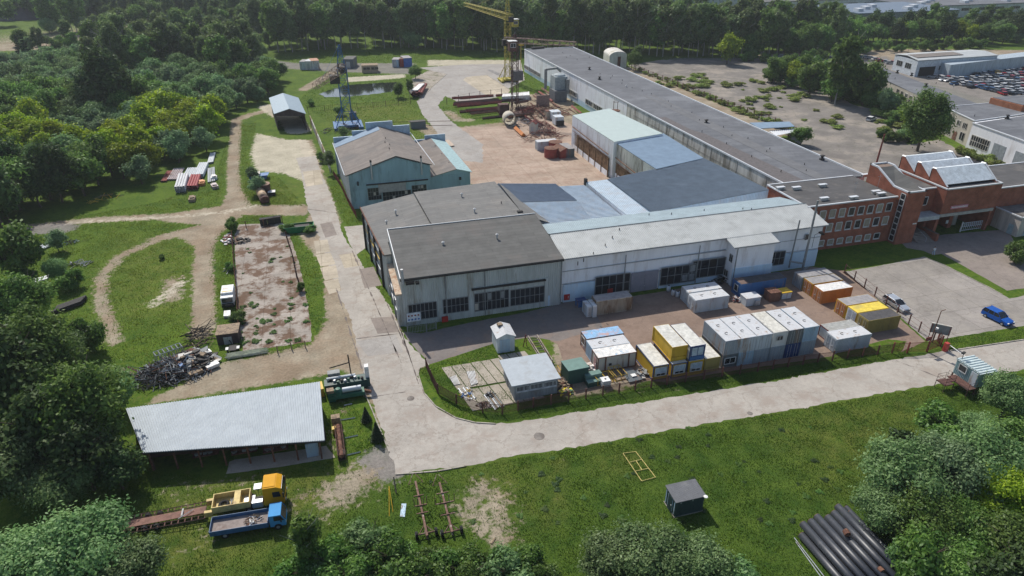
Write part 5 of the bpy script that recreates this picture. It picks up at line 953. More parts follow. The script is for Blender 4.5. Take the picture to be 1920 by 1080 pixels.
ycab('white roofed cabin with two windows and blue front panel, stacked on top', 49.75, 76.1, 2.6, c_white, c_blue, rf_c, 2.6, 6.6, frame=c_navy, sh=False)
r = [o for o in COL.objects if o.get('label', '').startswith('white roofed cabin')][0]; win(r, (50.0, 76.1, 3.4), X, NY, 2.1, 1.6, 2, 1, c_navy, .12, glass=mat('pane_pale', (.36, .45, .52), .3))
ycab('yellow cabin with white shutter, under the blue panelled cabin', 49.75, 75.9, 0, c_yel, c_yel, rf_c)
ycab('low dull yellow cabin with cream roof, against the grey container stack', 52.5, 75.9, 0, c_yel2, c_yel2, rf_c, 2.65, 5.9, sh=False)
up = [('upper grey container with white ringed top, leftmost of the stacked row', c_grey, rf_w), ('upper pale grey container, second from left in the stacked row', c_pale, rf_w), ('upper light grey container, third from left in the stacked row', c_pale, rf_w),
      ('upper white cabin with a small dark front window in the stacked row', c_white, rf_c), ('upper dark grey container between white cabin and end box of the stacked row', c_dk, rf_w), ('upper pale blue container at the right end of the stacked row', c_lb, rf_w)]
lo = [('lower slate grey cabin with a white double window, leftmost of the stacked row', c_dk), ('lower light blue grey container, second from left in the stacked row', c_lb), ('lower dull grey container, third from left in the stacked row', c_grey), ('lower grey container beneath the white cabin in the stacked row', c_grey), ('lower dark blue container beneath the dark grey one', c_navy), ('lower grey container at the right end of the stacked row', c_grey)]
xs = [55.65, 58.45, 61.25, 64.1, 66.95, 69.8]
for i, x in enumerate(xs):
    lb, bd, tp = up[i]; container(lb, x, 76.0, 2.7, 6.4, 2.6, 2.6, body=bd, top=tp, door='F' if i in (0, 1, 2, 4) else None, windows=(('F', .8, 1.1, 1.1, .8, 2),) if i == 3 else (), rings=i != 3, flat=i == 3, group=G, ribtop=i == 3)
    lb, bd = lo[i]; container(lb, x, 76.0, 2.7, 6.4, 2.6, 0, body=bd, windows=(('F', .4, .9, 1.9, 1.1, 2),) if i == 0 else (), rings=False, flat=i == 0, group=G, door=None if i == 0 else 'F')
container('pale blue container lying low behind the right end of the stacked row', 73.1, 79.5, 2.6, 4.6, 2.6, 0, body=c_blue, top=mat('top_pale_blue', (.5, .6, .66), .6), rings=False, group=G)
c = container('pale grey container with white ringed top, nearest the gate', 75.7, 75.0, 6.7, 2.6, door='L', group=G)
container('low open frame with red rails and white slats behind the container nearest the gate', 76.9, 78.2, 6.2, 2.4, 2.0, body=c_pale, top=rf_c, frame=m_redox, rings=False, ribtop=True, group=G)
container('olive yellow container with black roof, front of the yellow trio', 84.8, 78.5, 6.6, 2.6, body=c_yel2, top=rf_d, door='L', rings=False, group=G)
container('grey ended container with bright yellow roof, middle of the yellow trio', 84.8, 81.25, 6.5, 2.45, body=c_yel, top=rf_y, door='L', doormat=c_pale, rings=False, group=G)
container('yellow container with a dark grey roof, back of the yellow trio', 84.8, 83.9, 6.6, 2.6, body=c_yel, top=rf_g, door='L', doormat=c_or, rings=False, group=G)
container('orange container with a cream white roof beside the parking fence', 84.2, 89.4, 6.5, 2.6, body=c_or, top=rf_wb, door='L', rings=False, group=G)
container('yellow container with pale grey roof, behind the orange one', 84.3, 92.4, 6.6, 2.6, body=c_yel, top=rf_g, door='L', doormat=c_or, rings=False, group=G)
container('grey blue container with brownish roof, farthest back in the right group', 84.1, 95.2, 6.8, 2.5, body=c_grey, top=rf_g, door='L', rings=False, group=G)
container('blue site cabin with dark brown roof and white window, before the white hall', 71.1, 95.5, 9.7, 2.7, 2.8, body=c_blue, top=rf_d, flat=True, rings=False, frame=c_blue, windows=(('L', .8, .9, 1.1, 1.3, 1),), name='site_cabin', group=G, patch=(.02, .18, rf_br), cat='site cabin')
def smallbox(name, label, cat, px, py, w, d, h, body, lid, rot=0, lidh=.15):
    p = P(px, py); r = thing(name, label, cat, (p.x, p.y, 0)); MB().obb((p.x, p.y + d / 2, h / 2), (w, d, h), rot).build('body', body, r)
    MB().obb((p.x, p.y + d / 2, h + lidh / 2 + .003), (w + .12, d + .12, lidh), rot).build('lid', lid, r); return r
r = smallbox('waste_bin', 'small pale grey wheeled bin with rusty lid in front of the blue cabin', 'bin', 1411, 573, 3.0, 2.0, 1.5, c_pale, rf_w); MB().box(*(P(1411, 573) + V(.2, -.35, .1)), *(P(1411, 573) + V(1.2, -.1, 1.1))).build('step_frame', m_galv, r)
smallbox('storage_box', 'rusty brown steel box beside the blue cabin', 'storage box', 1452, 566, 2.1, 2.0, 1.8, c_brn, m_rust); smallbox('storage_box', 'low grey box with an orange rim next to the rusty box', 'storage box', 1474, 560, 2.0, 1.8, 1.2, c_pale, m_yellow)
smallbox('waste_bin', 'blue bin between the white hall and the rusty cream container', 'bin', 1091, 576, 1.7, 1.2, 1.2, c_blue, c_navy)
# bags, barrels and bundles near the hall
for i, (px, py, lb) in enumerate(((1262, 553, 'white plastic barrel left of the paired containers, upper one'), (1270, 556, 'white plastic barrel left of the paired containers, lower one'), (1253, 545, 'white plastic barrel farthest left by the hall wall'))):
    p = P(px, py); r = thing('barrel', lb, 'barrel', (p.x, p.y, 0)); MB().lathe((p.x, p.y, 0), [(0, 0), (.36, 0), (.4, .3), (.4, .8), (.34, 1.05), (0, 1.08)], 12).build('drum', c_pale, r, True); MB().lathe((p.x, p.y, 1.05), [(.2, 0), (.2, .08), (0, .08)], 8).build('cap', m_dark, r)
def heap(name, label, c, r, hh, mats, n, seed, size=(.3, 1.6), kind=None, cat='heap', long=True, poly=None):
    rs = random.Random(seed); mb = MB()
    for i in range(n):
        for _ in range(30):
            x, y = c[0] + rs.uniform(-r[0], r[0]), c[1] + rs.uniform(-r[1], r[1]); d = math.hypot((x - c[0]) / r[0], (y - c[1]) / r[1])
            if d < 1: break
        z = hh * (1 - d * d) * rs.uniform(.3, 1) + .1; l = rs.uniform(*size); a = rs.uniform(0, 6.28); t = rs.uniform(-.5, .5); k = rs.randrange(len(mats))
        if long: q = V(math.cos(a) * math.cos(t), math.sin(a) * math.cos(t), math.sin(t)) * l; p0 = V(x, y, max(.05, z - q.z / 2)) - V(q.x, q.y, 0) * .5; mb.tube(p0, p0 + V(q.x, q.y, max(q.z, .05 - p0.z)), rs.uniform(.03, .09), 4, k)
        else: mb.obb((x, y, z), (l, l * rs.uniform(.3, .9), rs.uniform(.04, .3)), a, k, rs.uniform(-.4, .4))
    o = mb.build(name, mats); tag(o, label, cat, kind=kind); return o
heap('scrap_bundle', 'red and white crumpled bundle on the ground by the pale bin', P(1380, 563), (.9, .8), .9, [m_redox, c_pink, m_white], 40, 3, (.3, .7), None, 'bundle', False)
heap('tyre_pile', 'dark pile of old tyres and rubbish against the white hall wall', P(1360, 527), (3, 1.2), 1.3, [m_black, m_dark, m_gframe], 70, 4, (.4, 1.1), None, 'pile', False)
# ------------------------------------------------------------ cars
def car(name, label, p, ang, L, Wd, Hh, paint, suv=False, group=None, detail=True, cat='car'):
    r = thing(name, label, cat, (0, 0, 0), group); h = Hh / 1.5
    lowp = [(-.5, .28), (-.5, .62), (-.49, .86), (-.46, .93), (.13, .93), (.27, .88), (.46, .72), (.5, .55), (.5, .28)]
    if suv: grp = [(-.485, .92), (-.44, 1.42), (-.38, 1.5), (.0, 1.5), (.06, 1.44), (.22, .90)]
    else: grp = [(-.49, .92), (-.45, 1.36), (-.36, 1.44), (-.02, 1.44), (.05, 1.38), (.22, .90)]
    def loft(prof, hw, mb, m):
        # prof (x,z) closed; hw(z) half width
        n = len(prof); vs = []
        for s in (-1, 1): vs += [(x * L, s * hw(z, x), z * h) for x, z in prof]
        mb.add(vs, [tuple(range(n)) , tuple(range(2 * n - 1, n - 1, -1))] + [((i + 1) % n, i, n + i, n + (i + 1) % n) for i in range(n)], m)
    mb = MB(); loft(lowp, lambda z, x: Wd / 2 * (1 - .5 * max(0, abs(x) - .42)) * (1 if z < .8 else .97), mb, 0); body = mb.build('body', paint, r)
    bv = body.modifiers.new('b', 'BEVEL'); bv.width = .05; bv.segments = 2
    mb = MB(); loft(grp, lambda z, x: Wd / 2 * (.95 - .17 * (z - .9) / .55), mb, 0); mb.build('windows', m_glass, r)
    mb = MB(); zt = (1.52 if suv else 1.46) * h; w = Wd / 2 * .79; x0, x1 = (-.40, .02) if suv else (-.38, 0)
    mb.extr([(x0 * L, -w, zt - .06), (x1 * L, -w, zt - .06), (x1 * L, w, zt - .06), (x0 * L, w, zt - .06)], (0, 0, .07))
    if detail:
        wl = Wd / 2 * .955
        for s in (-1, 1):
            for xb, xt in ((.225, .06), (-.05, -.07), (-.26, -.26), (-.49, -.43)): mb.tube((xb * L, s * wl, .9 * h), (xt * L, s * w, zt - .03), .045, 4)
            mb.tube((-.43 * L, s * w, zt - .03), (.06 * L, s * w, zt - .04), .05, 4)
    mb.build('roof', paint, r)
    for sx in (-.31, .31):
        for s in (-1, 1):
            if detail or s > -2:
                wh = MB().tube((sx * L, s * (Wd / 2 - .2), .33), (sx * L, s * (Wd / 2 + .015), .33), .33, 14 if detail else 8).build('wheel', m_black, r)
                if detail: MB().tube((sx * L, s * (Wd / 2 - .1), .33), (sx * L, s * (Wd / 2 + .03), .33), .2, 10).build('rim', m_galv, wh)
    if detail:
        for s in (-1, 1):
            MB().obb((.485 * L, s * Wd * .36, .66 * h), (.16, .36, .14)).build('headlight', m_white, r); MB().obb((-.492 * L, s * Wd * .4, .78 * h), (.1, .2, .3)).build('tail_light', m_redox, r)
            MB().obb((.17 * L, s * (Wd / 2 + .08), .98 * h), (.14, .2, .13)).build('mirror', paint, r)
        MB().obb((.5 * L, 0, .5 * h), (.04, Wd * .6, .2)).build('grille', m_dark, r)
    r.location = (p[0], p[1], 0); r.rotation_euler = (0, 0, ang); return r
paint_s = mat('silver_paint', (.50, .53, .56), .3, .5, var=.03); paint_b = mat('blue_car_paint', (.01, .10, .42), .25, .3, var=.05)
a, b_ = P(1664, 562, .3), P(1696, 583, .3); d = b_ - a; car('estate_car', 'silver estate car parked by the fence on the parking lot', (a + b_) / 2, math.atan2(d.y, d.x), 5.1, 1.95, 1.6, paint_s)
a, b_ = P(1852, 589, .3), P(1888, 607, .3); d = b_ - a; car('family_car', 'bright blue car parked near the grass strip on the parking lot', (a + b_) / 2, math.atan2(d.y, d.x), 4.9, 2.0, 1.75, paint_b, True)
p = P(1633, 226); car('abandoned_car', 'lone white car left on the weedy concrete lot', p, .4, 4.8, 1.9, 1.6, c_white)
# scrapyard cars
cols = {'white': (.58, .58, .57), 'silver': (.34, .36, .38), 'black': (.02, .02, .022), 'red': (.35, .02, .03), 'blue': (.05, .12, .25), 'grey': (.12, .13, .14), 'yellow': (.6, .38, .02)}
protos = {k: car('scrap_car', 'car', (0, 0, 0), 0, 4.5, 1.85, 1.5, mat('car_' + k, c, .35, .2, var=.1, stain=(c[0] * .5, c[1] * .5, c[2] * .5)), rnd.random() < .4, None, False) for k, c in cols.items()}
def scrap(k, px, py, ang, where, z=0):
    o = place(protos[k], USED_C, (*P(px, py, z).xy, z), ang, 1, f'{k} wrecked car {where}', f'{k} wrecked cars {where}', 'car'); return o
USED_C = {}
rs = random.Random(5); ks = ['white', 'silver', 'black', 'white', 'grey', 'blue', 'silver', 'red', 'white', 'silver', 'white']
for row, (ax, ay, bx, by, n) in enumerate(((1745, 146, 1800, 150, 6), (1765, 152, 1822, 158, 6), (1785, 158, 1850, 168, 6), (1825, 141, 1925, 131, 9), (1790, 151, 1925, 138, 13), (1820, 151, 1925, 143, 11), (1842, 155, 1925, 149, 9), (1820, 160, 1925, 154, 11), (1835, 164, 1925, 160, 10), (1850, 169, 1925, 166, 8), (1862, 173, 1925, 171, 7), (1875, 177, 1925, 176, 5))):
    for i in range(n):
        t = (i + .5) / n; k = rs.choice(ks)
        if row == 3 and i in (3,): k = 'yellow'
        scrap(k, ax + (bx - ax) * t + rs.uniform(-2, 2), ay + (by - ay) * t + rs.uniform(-.8, .8), rs.uniform(0, 3.1), 'packed in the right part of the scrapyard')
for i in range(34): t = i / 33; scrap(rs.choice(ks), 1435 + 130 * t, 114 - 3 * (i % 3) - 2 * t, rs.uniform(-.6, .8), 'in the long row before the wood')
for i in range(20): t = i / 19; scrap(rs.choice(ks), 1615 + 170 * t, 109 + 33 * t + rs.uniform(-2, 1), rs.uniform(-1, 1), 'along the front of the white prefab warehouse')
for px, py in ((1882, 109), (1908, 106)): scrap('white', px, py, .3, 'standing beyond the grey sheet wall')
# ------------------------------------------------------------ cranes
def lattice(mb, p, q, w0, w1, n, r=.1, m=0, tri=False):
    p, q = Vector(p), Vector(q); d = (q - p).normalized(); up = V(0, 0, 1) if abs(d.z) < .9 else V(0, 1, 0); a = d.cross(up).normalized(); b_ = a.cross(d).normalized()
    crn = ((-1, -1), (1, -1), (1, 1), (-1, 1)) if not tri else ((-1, -1), (1, -1), (0, 1))
    R_ = []
    for i in range(n + 1):
        t = i / n; w = w0 + (w1 - w0) * t; c = p.lerp(q, t); R_.append([c + (a * s + b_ * u) * w / 2 for s, u in crn])
    k = len(crn)
    for i in range(n):
        for j in range(k):
            mb.tube(R_[i][j], R_[i + 1][j], r, 4, m, cap=False); mb.tube(R_[i][j], R_[i][(j + 1) % k], r * .6, 4, m, cap=False)
            mb.tube(R_[i][j if i % 2 else (j + 1) % k], R_[i + 1][(j + 1) % k if i % 2 else j], r * .6, 4, m, cap=False)
    for j in range(k): mb.tube(R_[n][j], R_[n][(j + 1) % k], r * .6, 4, m, cap=False)
    return mb
m_cblue = mat('crane_blue', (.045, .14, .30), .6, var=.2, stain=(.10, .07, .05), stam=.3); m_cyel = mat('crane_yellow', (.40, .34, .05), .6, var=.2, stain=(.25, .15, .05), stam=.35, stsc=1); m_crust = mat('crane_brown', (.11, .055, .045), .8, var=.3, stain=(.06, .04, .035), stam=.4)
def crane(label, base, hgt_, w, jibend, jz, mt, jw=1.4, jmat=None, cab=None, cabz=None, extra=0):
    x, y = base; r = thing('tower_crane', label, 'crane', (x, y, 0)); mb = MB(); mb.box(x - w * 1.6, y - w * 1.6, .3, x - w * 1.1, y + w * 1.6, 1.0); mb.box(x + w * 1.1, y - w * 1.6, .3, x + w * 1.6, y + w * 1.6, 1.0); mb.box(x - w * 1.1, y - w, .6, x + w * 1.1, y + w, 1.3)
    for s in (-1, 1):
        for u in (-1, 1): mb.tube((x + s * w * 1.35, y + u * w * 1.4, 1.0), (x + s * w * .5, y + u * w * .5, 6), .16, 4)
    mb.build('base', mt, r); lattice(MB(), (x, y, 1.2), (x, y, jz), w, w, int((jz - 1) / w / 1.05), .13).build('mast', mt, r)
    lattice(MB(), (x, y, jz), (x, y, hgt_), w * .9, .5, 4, .1).build('tower_head', mt, r)
    j0 = V(x, y, jz); j1 = Vector(jibend); n = int((j1 - j0).length / jw); lattice(MB(), j0, j1, jw, jw * .6, n, .09, 0).build('jib', jmat or mt, r)
    d = (j1 - j0).normalized(); cj = j0 - d * (3.5 + extra); lattice(MB(), j0, cj, jw, jw, 3, .09).build('counter_jib', jmat or mt, r)
    MB().box(cj.x - 1, cj.y - 1, cj.z - 1.8, cj.x + 1, cj.y + 1, cj.z + .2).build('counterweight', m_dark, r)
    MB().tube((x, y, hgt_), j0 + (j1 - j0) * .75 + V(0, 0, .5), .04, 4).tube((x, y, hgt_), cj, .05, 4).build('stay', mt, r)
    if cab:
        cx, cy, cz, sz, cm = cab; c = MB().box(cx - sz, cy - sz, cz, cx + sz, cy + sz, cz + sz * 2.4).build('cab', cm, r); MB().box(cx - sz - .15, cy - sz - .15, cz + sz * 2.4, cx + sz + .15, cy + sz + .15, cz + sz * 2.4 + .25).build('cab_roof', m_white, c); win(c, (cx - sz * .7, cy - sz, cz + sz), X, NY, sz * 1.4, sz, 2, 1, m_white)
    return r
bp_ = P(653, 238); zt = H(bp_, 84); jz = H(bp_, 128); je = P(590, 162, jz * .93)
r = crane('blue lattice tower crane with a rusty drooping jib by the pond', bp_.xy, zt, 3.0, je, jz, m_cblue, 2.4, mat('jib_rusty_cream', (.26, .19, .14), .8, stain=(.14, .07, .04), stam=.6, stsc=1.5), extra=-2.5); p = bp_
MB().box(p.x - 4.2, p.y - 2, jz - 4.5, p.x - 1.0, p.y + 1, jz - 2.0).build('cab', m_dark, r)
bp_ = P(952, 152); zt = H(bp_, -14); jz = H(bp_, 31); je = P(872, 8, jz)
crane('tall yellow lattice tower crane beyond the brown one', bp_.xy, zt, 2.3, je, jz, m_cyel, 2.3, cab=(bp_.x + 3.0, bp_.y - 1, jz - 4, 1.2, m_cyel))
bp_ = P(965, 218); zt = H(bp_, 62) - .5; jz = H(bp_, 76); je = P(1080, 82, jz)
r = crane('dark rusty brown lattice tower crane standing among the steel stacks', bp_.xy, zt, 2.0, je, jz, m_crust, 1.8, mat('jib_brown', (.30, .22, .18), .8, stain=(.14, .08, .06), stam=.4), cab=(bp_.x - 1.5, bp_.y - 2.0, jz - 3.0, 1.3, m_crust))
z1 = H(bp_, 150); MB().box(bp_.x - .8, bp_.y - 1.6, z1, bp_.x + 2.6, bp_.y + 1.4, z1 + 3.2).build('ballast_box', mat('ballast_grey', (.11, .105, .11), .8), r)
p = P(944, 215); MB().box(p.x - 1.8, p.y - 1.5, .5, p.x + 1.8, p.y + 1.5, 3.9).build('winch_house', m_crust, r)
# ------------------------------------------------------------ fences
def fence(label, pts, h, sp, barsp, mt, postmat=None, name='metal_fence', r=.032, pr=.08, rails=(.25, .95)):
    q = [Vector(p) if len(p) == 3 else P(*p) for p in pts]; root = thing(name, label, 'fence', q[0]); bars = MB(); k = 0
    for a, b_ in zip(q, q[1:]):
        L_ = (b_ - a).length; n = max(1, round(L_ / sp)); d = (b_ - a) / n; na = math.atan2(d.y, d.x)
        for i in range(n):
            p = a + d * i
            if k < 98: MB().obb((p.x, p.y, h / 2 + .05), (pr * 2, pr * 2, h + .1), na).build('post', postmat or mt, root)
            k += 1
            for rz in rails: bars.tube(p + V(0, 0, h * rz), p + d + V(0, 0, h * rz), .03, 4, cap=False)
            if barsp:
                m_ = int(d.length / barsp)
                for j in range(1, m_): c = p + d * (j / m_); bars.tube(c + V(0, 0, .08), c + V(0, 0, h * 1.0), r, 4, cap=False)
    MB().obb((q[-1].x, q[-1].y, h / 2 + .05), (pr * 2, pr * 2, h + .1), 0).build('post', postmat or mt, root); bars.build('bars', mt, root); return root
m_fence = mat('fence_brown_paint', (.13, .055, .045), .7, var=.3, stain=(.08, .04, .03))
fence('brown barred metal fence along the lower road in front of the container yard', [(799, 689), (808, 712), (821, 738), (856, 758), (905, 774), (942, 777), (1000, 765), (1130, 742), (1250, 722), (1420, 697), (1560, 676), (1672, 662)], 1.75, 2.9, .16, m_fence)
fence('brown barred gate and fence bending towards the parking lot', [(1672, 662), (1700, 662), (1737, 660), (1763, 650), (1757, 640)], 2.0, 2.6, .18, m_redox, name='metal_gate')
fence('thin brown mesh fence between the container yard and the parking lot', [(1748, 642), (1722, 622), (1703, 608), (1660, 572), (1620, 540), (1583, 512)], 1.9, 3.0, 0, m_fence, rails=(.1, .5, .95))
fence('old wire fence with brown posts along the far edge of the long hall', [(1184, 128), (1215, 142), (1270, 163), (1330, 187), (1400, 214), (1440, 228), (1490, 252)], 2.4, 4.2, .6, m_rust, r=.03, pr=.12)
fence('low wooden fence at the foot of the slab lot by the dirt yard', [(521, 662), (547, 655), (573, 652)], 1.3, 3.5, 0, m_wood, name='wooden_fence')
fence('rusty mesh fence on the left side of the slab lot', [(436, 445), (440, 500), (445, 560), (450, 630)], 1.6, 3.5, .5, m_rust, r=.02)
fence('dark leaning sheet fence on the right side of the slab lot', [(537, 446), (548, 480), (556, 520), (565, 546)], 1.5, 2.6, .12, m_crust, r=.05)
fence('thin metal fence at the top of the slab lot', [(440, 428), (462, 428), (495, 424), (530, 418)], 1.7, 4, 0, m_rust, rails=(.95,))
fence('rusty barred fence beside the grass strip left of the teal hall', [(626, 330), (640, 352), (655, 385), (668, 408)], 1.6, 3, .2, m_redox)
fence('tall mesh fence running across the meadow behind the pond crane', [(578, 212), (640, 206), (700, 203), (770, 195)], 2.2, 5.5, .7, m_crust, r=.03)
fence('low barred railing at the left foot of the front grey hall', [(765, 627), (800, 622), (818, 617)], 1.5, 2.5, .25, m_gframe)
fence('dark pipe fence along the steel storage racks', [(838, 196), (860, 190), (900, 182), (960, 176)], 2.4, 5, 0, m_crust, rails=(.95,))
# concrete panel wall beside the gate shed
a, m_, b_ = P(583, 232), P(596, 262), P(620, 322); r = thing('concrete_wall', 'brown grey panel wall between the gate shed and the teal hall', 'wall', a); u = b_ - a; n = 9
for i in range(n): p, q = a + u * (i / n), a + u * ((i + .96) / n); nn = V(.12, .03, 0); MB().extr([p - nn, p + nn, p + nn + V(0, 0, 2.9 + rnd.uniform(-.1, .1)), p - nn + V(0, 0, 2.9)], q - p).build('panel', w_conc if i % 3 else m_wood, r)
# ------------------------------------------------------------ gate shed, open shed, kiosk, huts
b = thing('gate_shed', 'open ended dark drive through shed with a blue grey gable roof over the track', 'shed', (*P(545, 230).xy, 0))
FLs, FRs = P(521, 244), P(576, 244); BLs, BRs = FLs + V(-2.2, 24, 0), FRs + V(-2.2, 24, 0); hh = 5.4
mb = MB(); mb.extr([FLs, BLs, BLs + V(0, 0, hh), FLs + V(0, 0, hh)], (.2, 0, 0)); mb.extr([FRs, BRs, BRs + V(0, 0, hh), FRs + V(0, 0, hh)], (-.2, 0, 0)); mf = (FLs + FRs) / 2; mbk = (BLs + BRs) / 2
for a, c, o_ in ((FLs, FRs, mf), (BLs, BRs, mbk)): mb.extr([a + V(0, 0, hh - .7), c + V(0, 0, hh - .7), c + V(0, 0, hh), o_ + V(0, 0, hh + 1.6), a + V(0, 0, hh)], (0, .15, 0))
mb.build('wall', w_dark, b); MB().extr([FLs + V(-.4, -.4, hh), mf + V(0, -.4, hh + 1.7), mbk + V(0, .4, hh + 1.7), BLs + V(-.4, .4, hh)], (0, 0, .15)).extr([mf + V(0, -.4, hh + 1.71), FRs + V(.4, -.4, hh), BRs + V(.4, .4, hh), mbk + V(0, .4, hh + 1.71)], (0, 0, .14)).build('roof', mat('roof_gate_shed', (.24, .31, .36), .5, .1, var=.12), b)
b = thing('open_shed', 'long open fronted storage shed with a pale corrugated roof', 'shed', (-17, 79, 0)); A0, A1, A2, A3 = V(-26.6, 75.4, 3.3), V(-4.7, 72.2, 3.3), V(-4.3, 84.6, 3.9), V(-29.8, 86.4, 3.9)
A0, A1, A2, A3 = P(268, 849, 3.3), P(609, 826, 3.3), P(600, 716, 4.0), P(236, 766, 4.0)
MB().rib(A0, A1, A2, A3, 78, .09).extr([A0 - V(0, 0, .06), A1 - V(0, 0, .06), A2 - V(0, 0, .06), A3 - V(0, 0, .06)], (0, 0, .04)).build('roof', r_shed, b)
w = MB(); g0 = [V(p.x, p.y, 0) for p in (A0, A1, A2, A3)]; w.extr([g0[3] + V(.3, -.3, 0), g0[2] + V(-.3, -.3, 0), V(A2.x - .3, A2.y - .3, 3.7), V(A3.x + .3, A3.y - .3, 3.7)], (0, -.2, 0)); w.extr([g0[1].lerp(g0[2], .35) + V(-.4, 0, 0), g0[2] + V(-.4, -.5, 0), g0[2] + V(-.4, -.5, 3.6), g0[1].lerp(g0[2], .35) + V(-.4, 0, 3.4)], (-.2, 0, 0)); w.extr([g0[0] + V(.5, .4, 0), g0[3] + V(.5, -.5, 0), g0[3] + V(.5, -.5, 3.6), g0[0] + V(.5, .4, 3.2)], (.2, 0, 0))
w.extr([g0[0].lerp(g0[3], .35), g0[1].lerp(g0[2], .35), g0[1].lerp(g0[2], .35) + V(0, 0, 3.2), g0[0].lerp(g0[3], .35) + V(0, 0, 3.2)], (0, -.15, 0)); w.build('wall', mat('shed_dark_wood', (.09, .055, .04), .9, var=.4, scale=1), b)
for i in range(8): p = g0[0].lerp(g0[1], (i + .15) / 7.4); MB().box(p.x - .1, p.y + .3, 0, p.x + .1, p.y + .5, 3.2).build('post', m_rust, b)
MB().extr([A0 + V(0, -.02, -.25), A1 + V(0, -.02, -.25), A1 + V(0, -.02, -.1), A0 + V(0, -.02, -.1)], (0, .08, 0)).build('beam', m_dark, b)
for i, (t, lb) in enumerate(((.3, 'dark shelf of stored parts inside the open shed, leftmost'), (.52, 'dark shelf of stored parts inside the open shed, in the middle'), (.7, 'dark shelf of stored parts inside the open shed, rightmost'))):
    p = g0[0].lerp(g0[1], t) + V(0, 2.8, 0); mb = MB()
    for k in range(3): mb.box(p.x - 1.6, p.y - .5, .1 + k * .75, p.x + 1.6, p.y + .5, .2 + k * .75)
    for k in range(9): mb.obb((p.x + rs.uniform(-1.4, 1.4), p.y, .35 + rs.randrange(3) * .75), (.5, .5, .4), rs.random(), 1)
    tag(mb.build('storage_rack', [m_rust, m_gframe]), lb, 'rack')
tag(MB().box(*(g0[1] + V(-2.6, 1.2, 0)), *(g0[1] + V(-1.0, 1.35, 2.2))).build('leaning_board', c_lb), 'pale blue panel leaning inside the right end of the open shed', 'panel')
b = thing('kiosk', 'low grey kiosk with three barred front windows and a pale flat roof', 'kiosk', (25.6, 80, 0)); x0, x1, y0, y1 = 22.4, 29.0, 77.3, 83.4
MB().rib((x0, y0, 0), (x1, y0, 0), (x1, y0, 2.8), (x0, y0, 2.8), 30, .04).rib((x0, y1, 0), (x0, y0, 0), (x0, y0, 2.8), (x0, y1, 2.8), 26, .04).poly([(x1, y0, 0), (x1, y1, 0), (x1, y1, 2.8), (x1, y0, 2.8)]).poly([(x1, y1, 0), (x0, y1, 0), (x0, y1, 2.8), (x1, y1, 2.8)]).build('wall', mat('kiosk_wall', (.34, .36, .36), .6, streak=True, stain=(.25, .22, .18), stam=.4), b)
MB().box(x0 - .55, y0 - .45, 2.8, x1 + .35, y1 + .4, 2.98).build('roof', mat('kiosk_roof', (.36, .40, .43), .6, var=.08, stain=(.32, .34, .35), stam=.4), b)
for i in range(3): win(b, (x0 + .3 + i * 2.1, y0 - .05, 1.55), X, NY, 1.85, .85, 9, 1, fw=.1, sill=True)
win(b, (x0 - .05, y0 + 2.9, 1.2), V(0, -1), V(-1, 0), .9, .9); door(b, (x0 - .05, y0 + 4.4, .05), V(0, -1), V(-1, 0), 1.0, 2.1, m_gframe)
b = thing('white_hut', 'small white metal hut with a low gable roof on the grass by the forecourt', 'hut', (*P(948, 660).xy, 0)); p = P(933, 663); q = P(965, 658); w_ = q.x - p.x
MB().box(p.x, p.y, 0, q.x, p.y + 3.6, 2.9).extr([(p.x, p.y, 2.9), (q.x, p.y, 2.9), ((p.x + q.x) / 2, p.y, 3.5)], (0, 3.6, 0)).build('wall', mat('hut_paint', (.52, .57, .60), .6, streak=True, stain=(.42, .38, .33), stam=.25), b)
mx_ = (p.x + q.x) / 2; MB().extr([(p.x - .2, p.y - .2, 2.86), (mx_, p.y - .2, 3.56), (mx_, p.y + 3.8, 3.56), (p.x - .2, p.y + 3.8, 2.86)], (0, 0, .08)).extr([(mx_, p.y - .2, 3.565), (q.x + .2, p.y - .2, 2.86), (q.x + .2, p.y + 3.8, 2.86), (mx_, p.y + 3.8, 3.565)], (0, 0, .08)).build('roof', rf_w, b)
door(b, (p.x + .4, p.y, .15), X, NY, 1.7, 2.3, c_lb, 2); MB().obb((mx_ - .3, p.y + 2.8, 3.7), (.8, .8, .35), .1).build('roof_vent', m_wood, b)
# dark green shed on the lawn
b = thing('garden_shed', 'dark green metal shed with a grey ribbed roof alone on the lawn', 'shed', (36, 52, 0)); x0, x1, y0, y1 = 34.35, 38.0, 50.75, 53.25; sg_ = mat('shed_green', (.05, .085, .085), .6, streak=True, stain=(.07, .09, .085), stam=.3)
MB().rib((x0, y0, 0), (x1, y0, 0), (x1, y0, 2.45), (x0, y0, 2.45), 22, .035).rib((x0, y1, 0), (x0, y0, 0), (x0, y0, 2.45), (x0, y1, 2.45), 15, .035).rib((x1, y0, 0), (x1, y1, 0), (x1, y1, 2.45), (x1, y0, 2.45), 15, .035).rib((x1, y1, 0), (x0, y1, 0), (x0, y1, 2.45), (x1, y1, 2.45), 20, .035).build('wall', sg_, b)
MB().rib((x0 - .15, y0 - .12, 2.46), (x1 + .18, y0 - .12, 2.46), (x1 + .18, y1 + .12, 2.66), (x0 - .15, y1 + .12, 2.66), 26, .03).extr([(x0 - .15, y0 - .12, 2.38), (x1 + .18, y0 - .12, 2.38), (x1 + .18, y1 + .12, 2.58), (x0 - .15, y1 + .12, 2.58)], (0, 0, .06)).build('roof', mat('shed_roof', (.135, .14, .15), .6, var=.15, scale=2, stain=(.2, .2, .2), stam=.3), b)
for i in range(5): MB().box(x0 - .07, y0 + .15 + i * .5, .3, x0 - .03, y0 + .33 + i * .5, 2.2).build('wall_strip', c_lb, b)
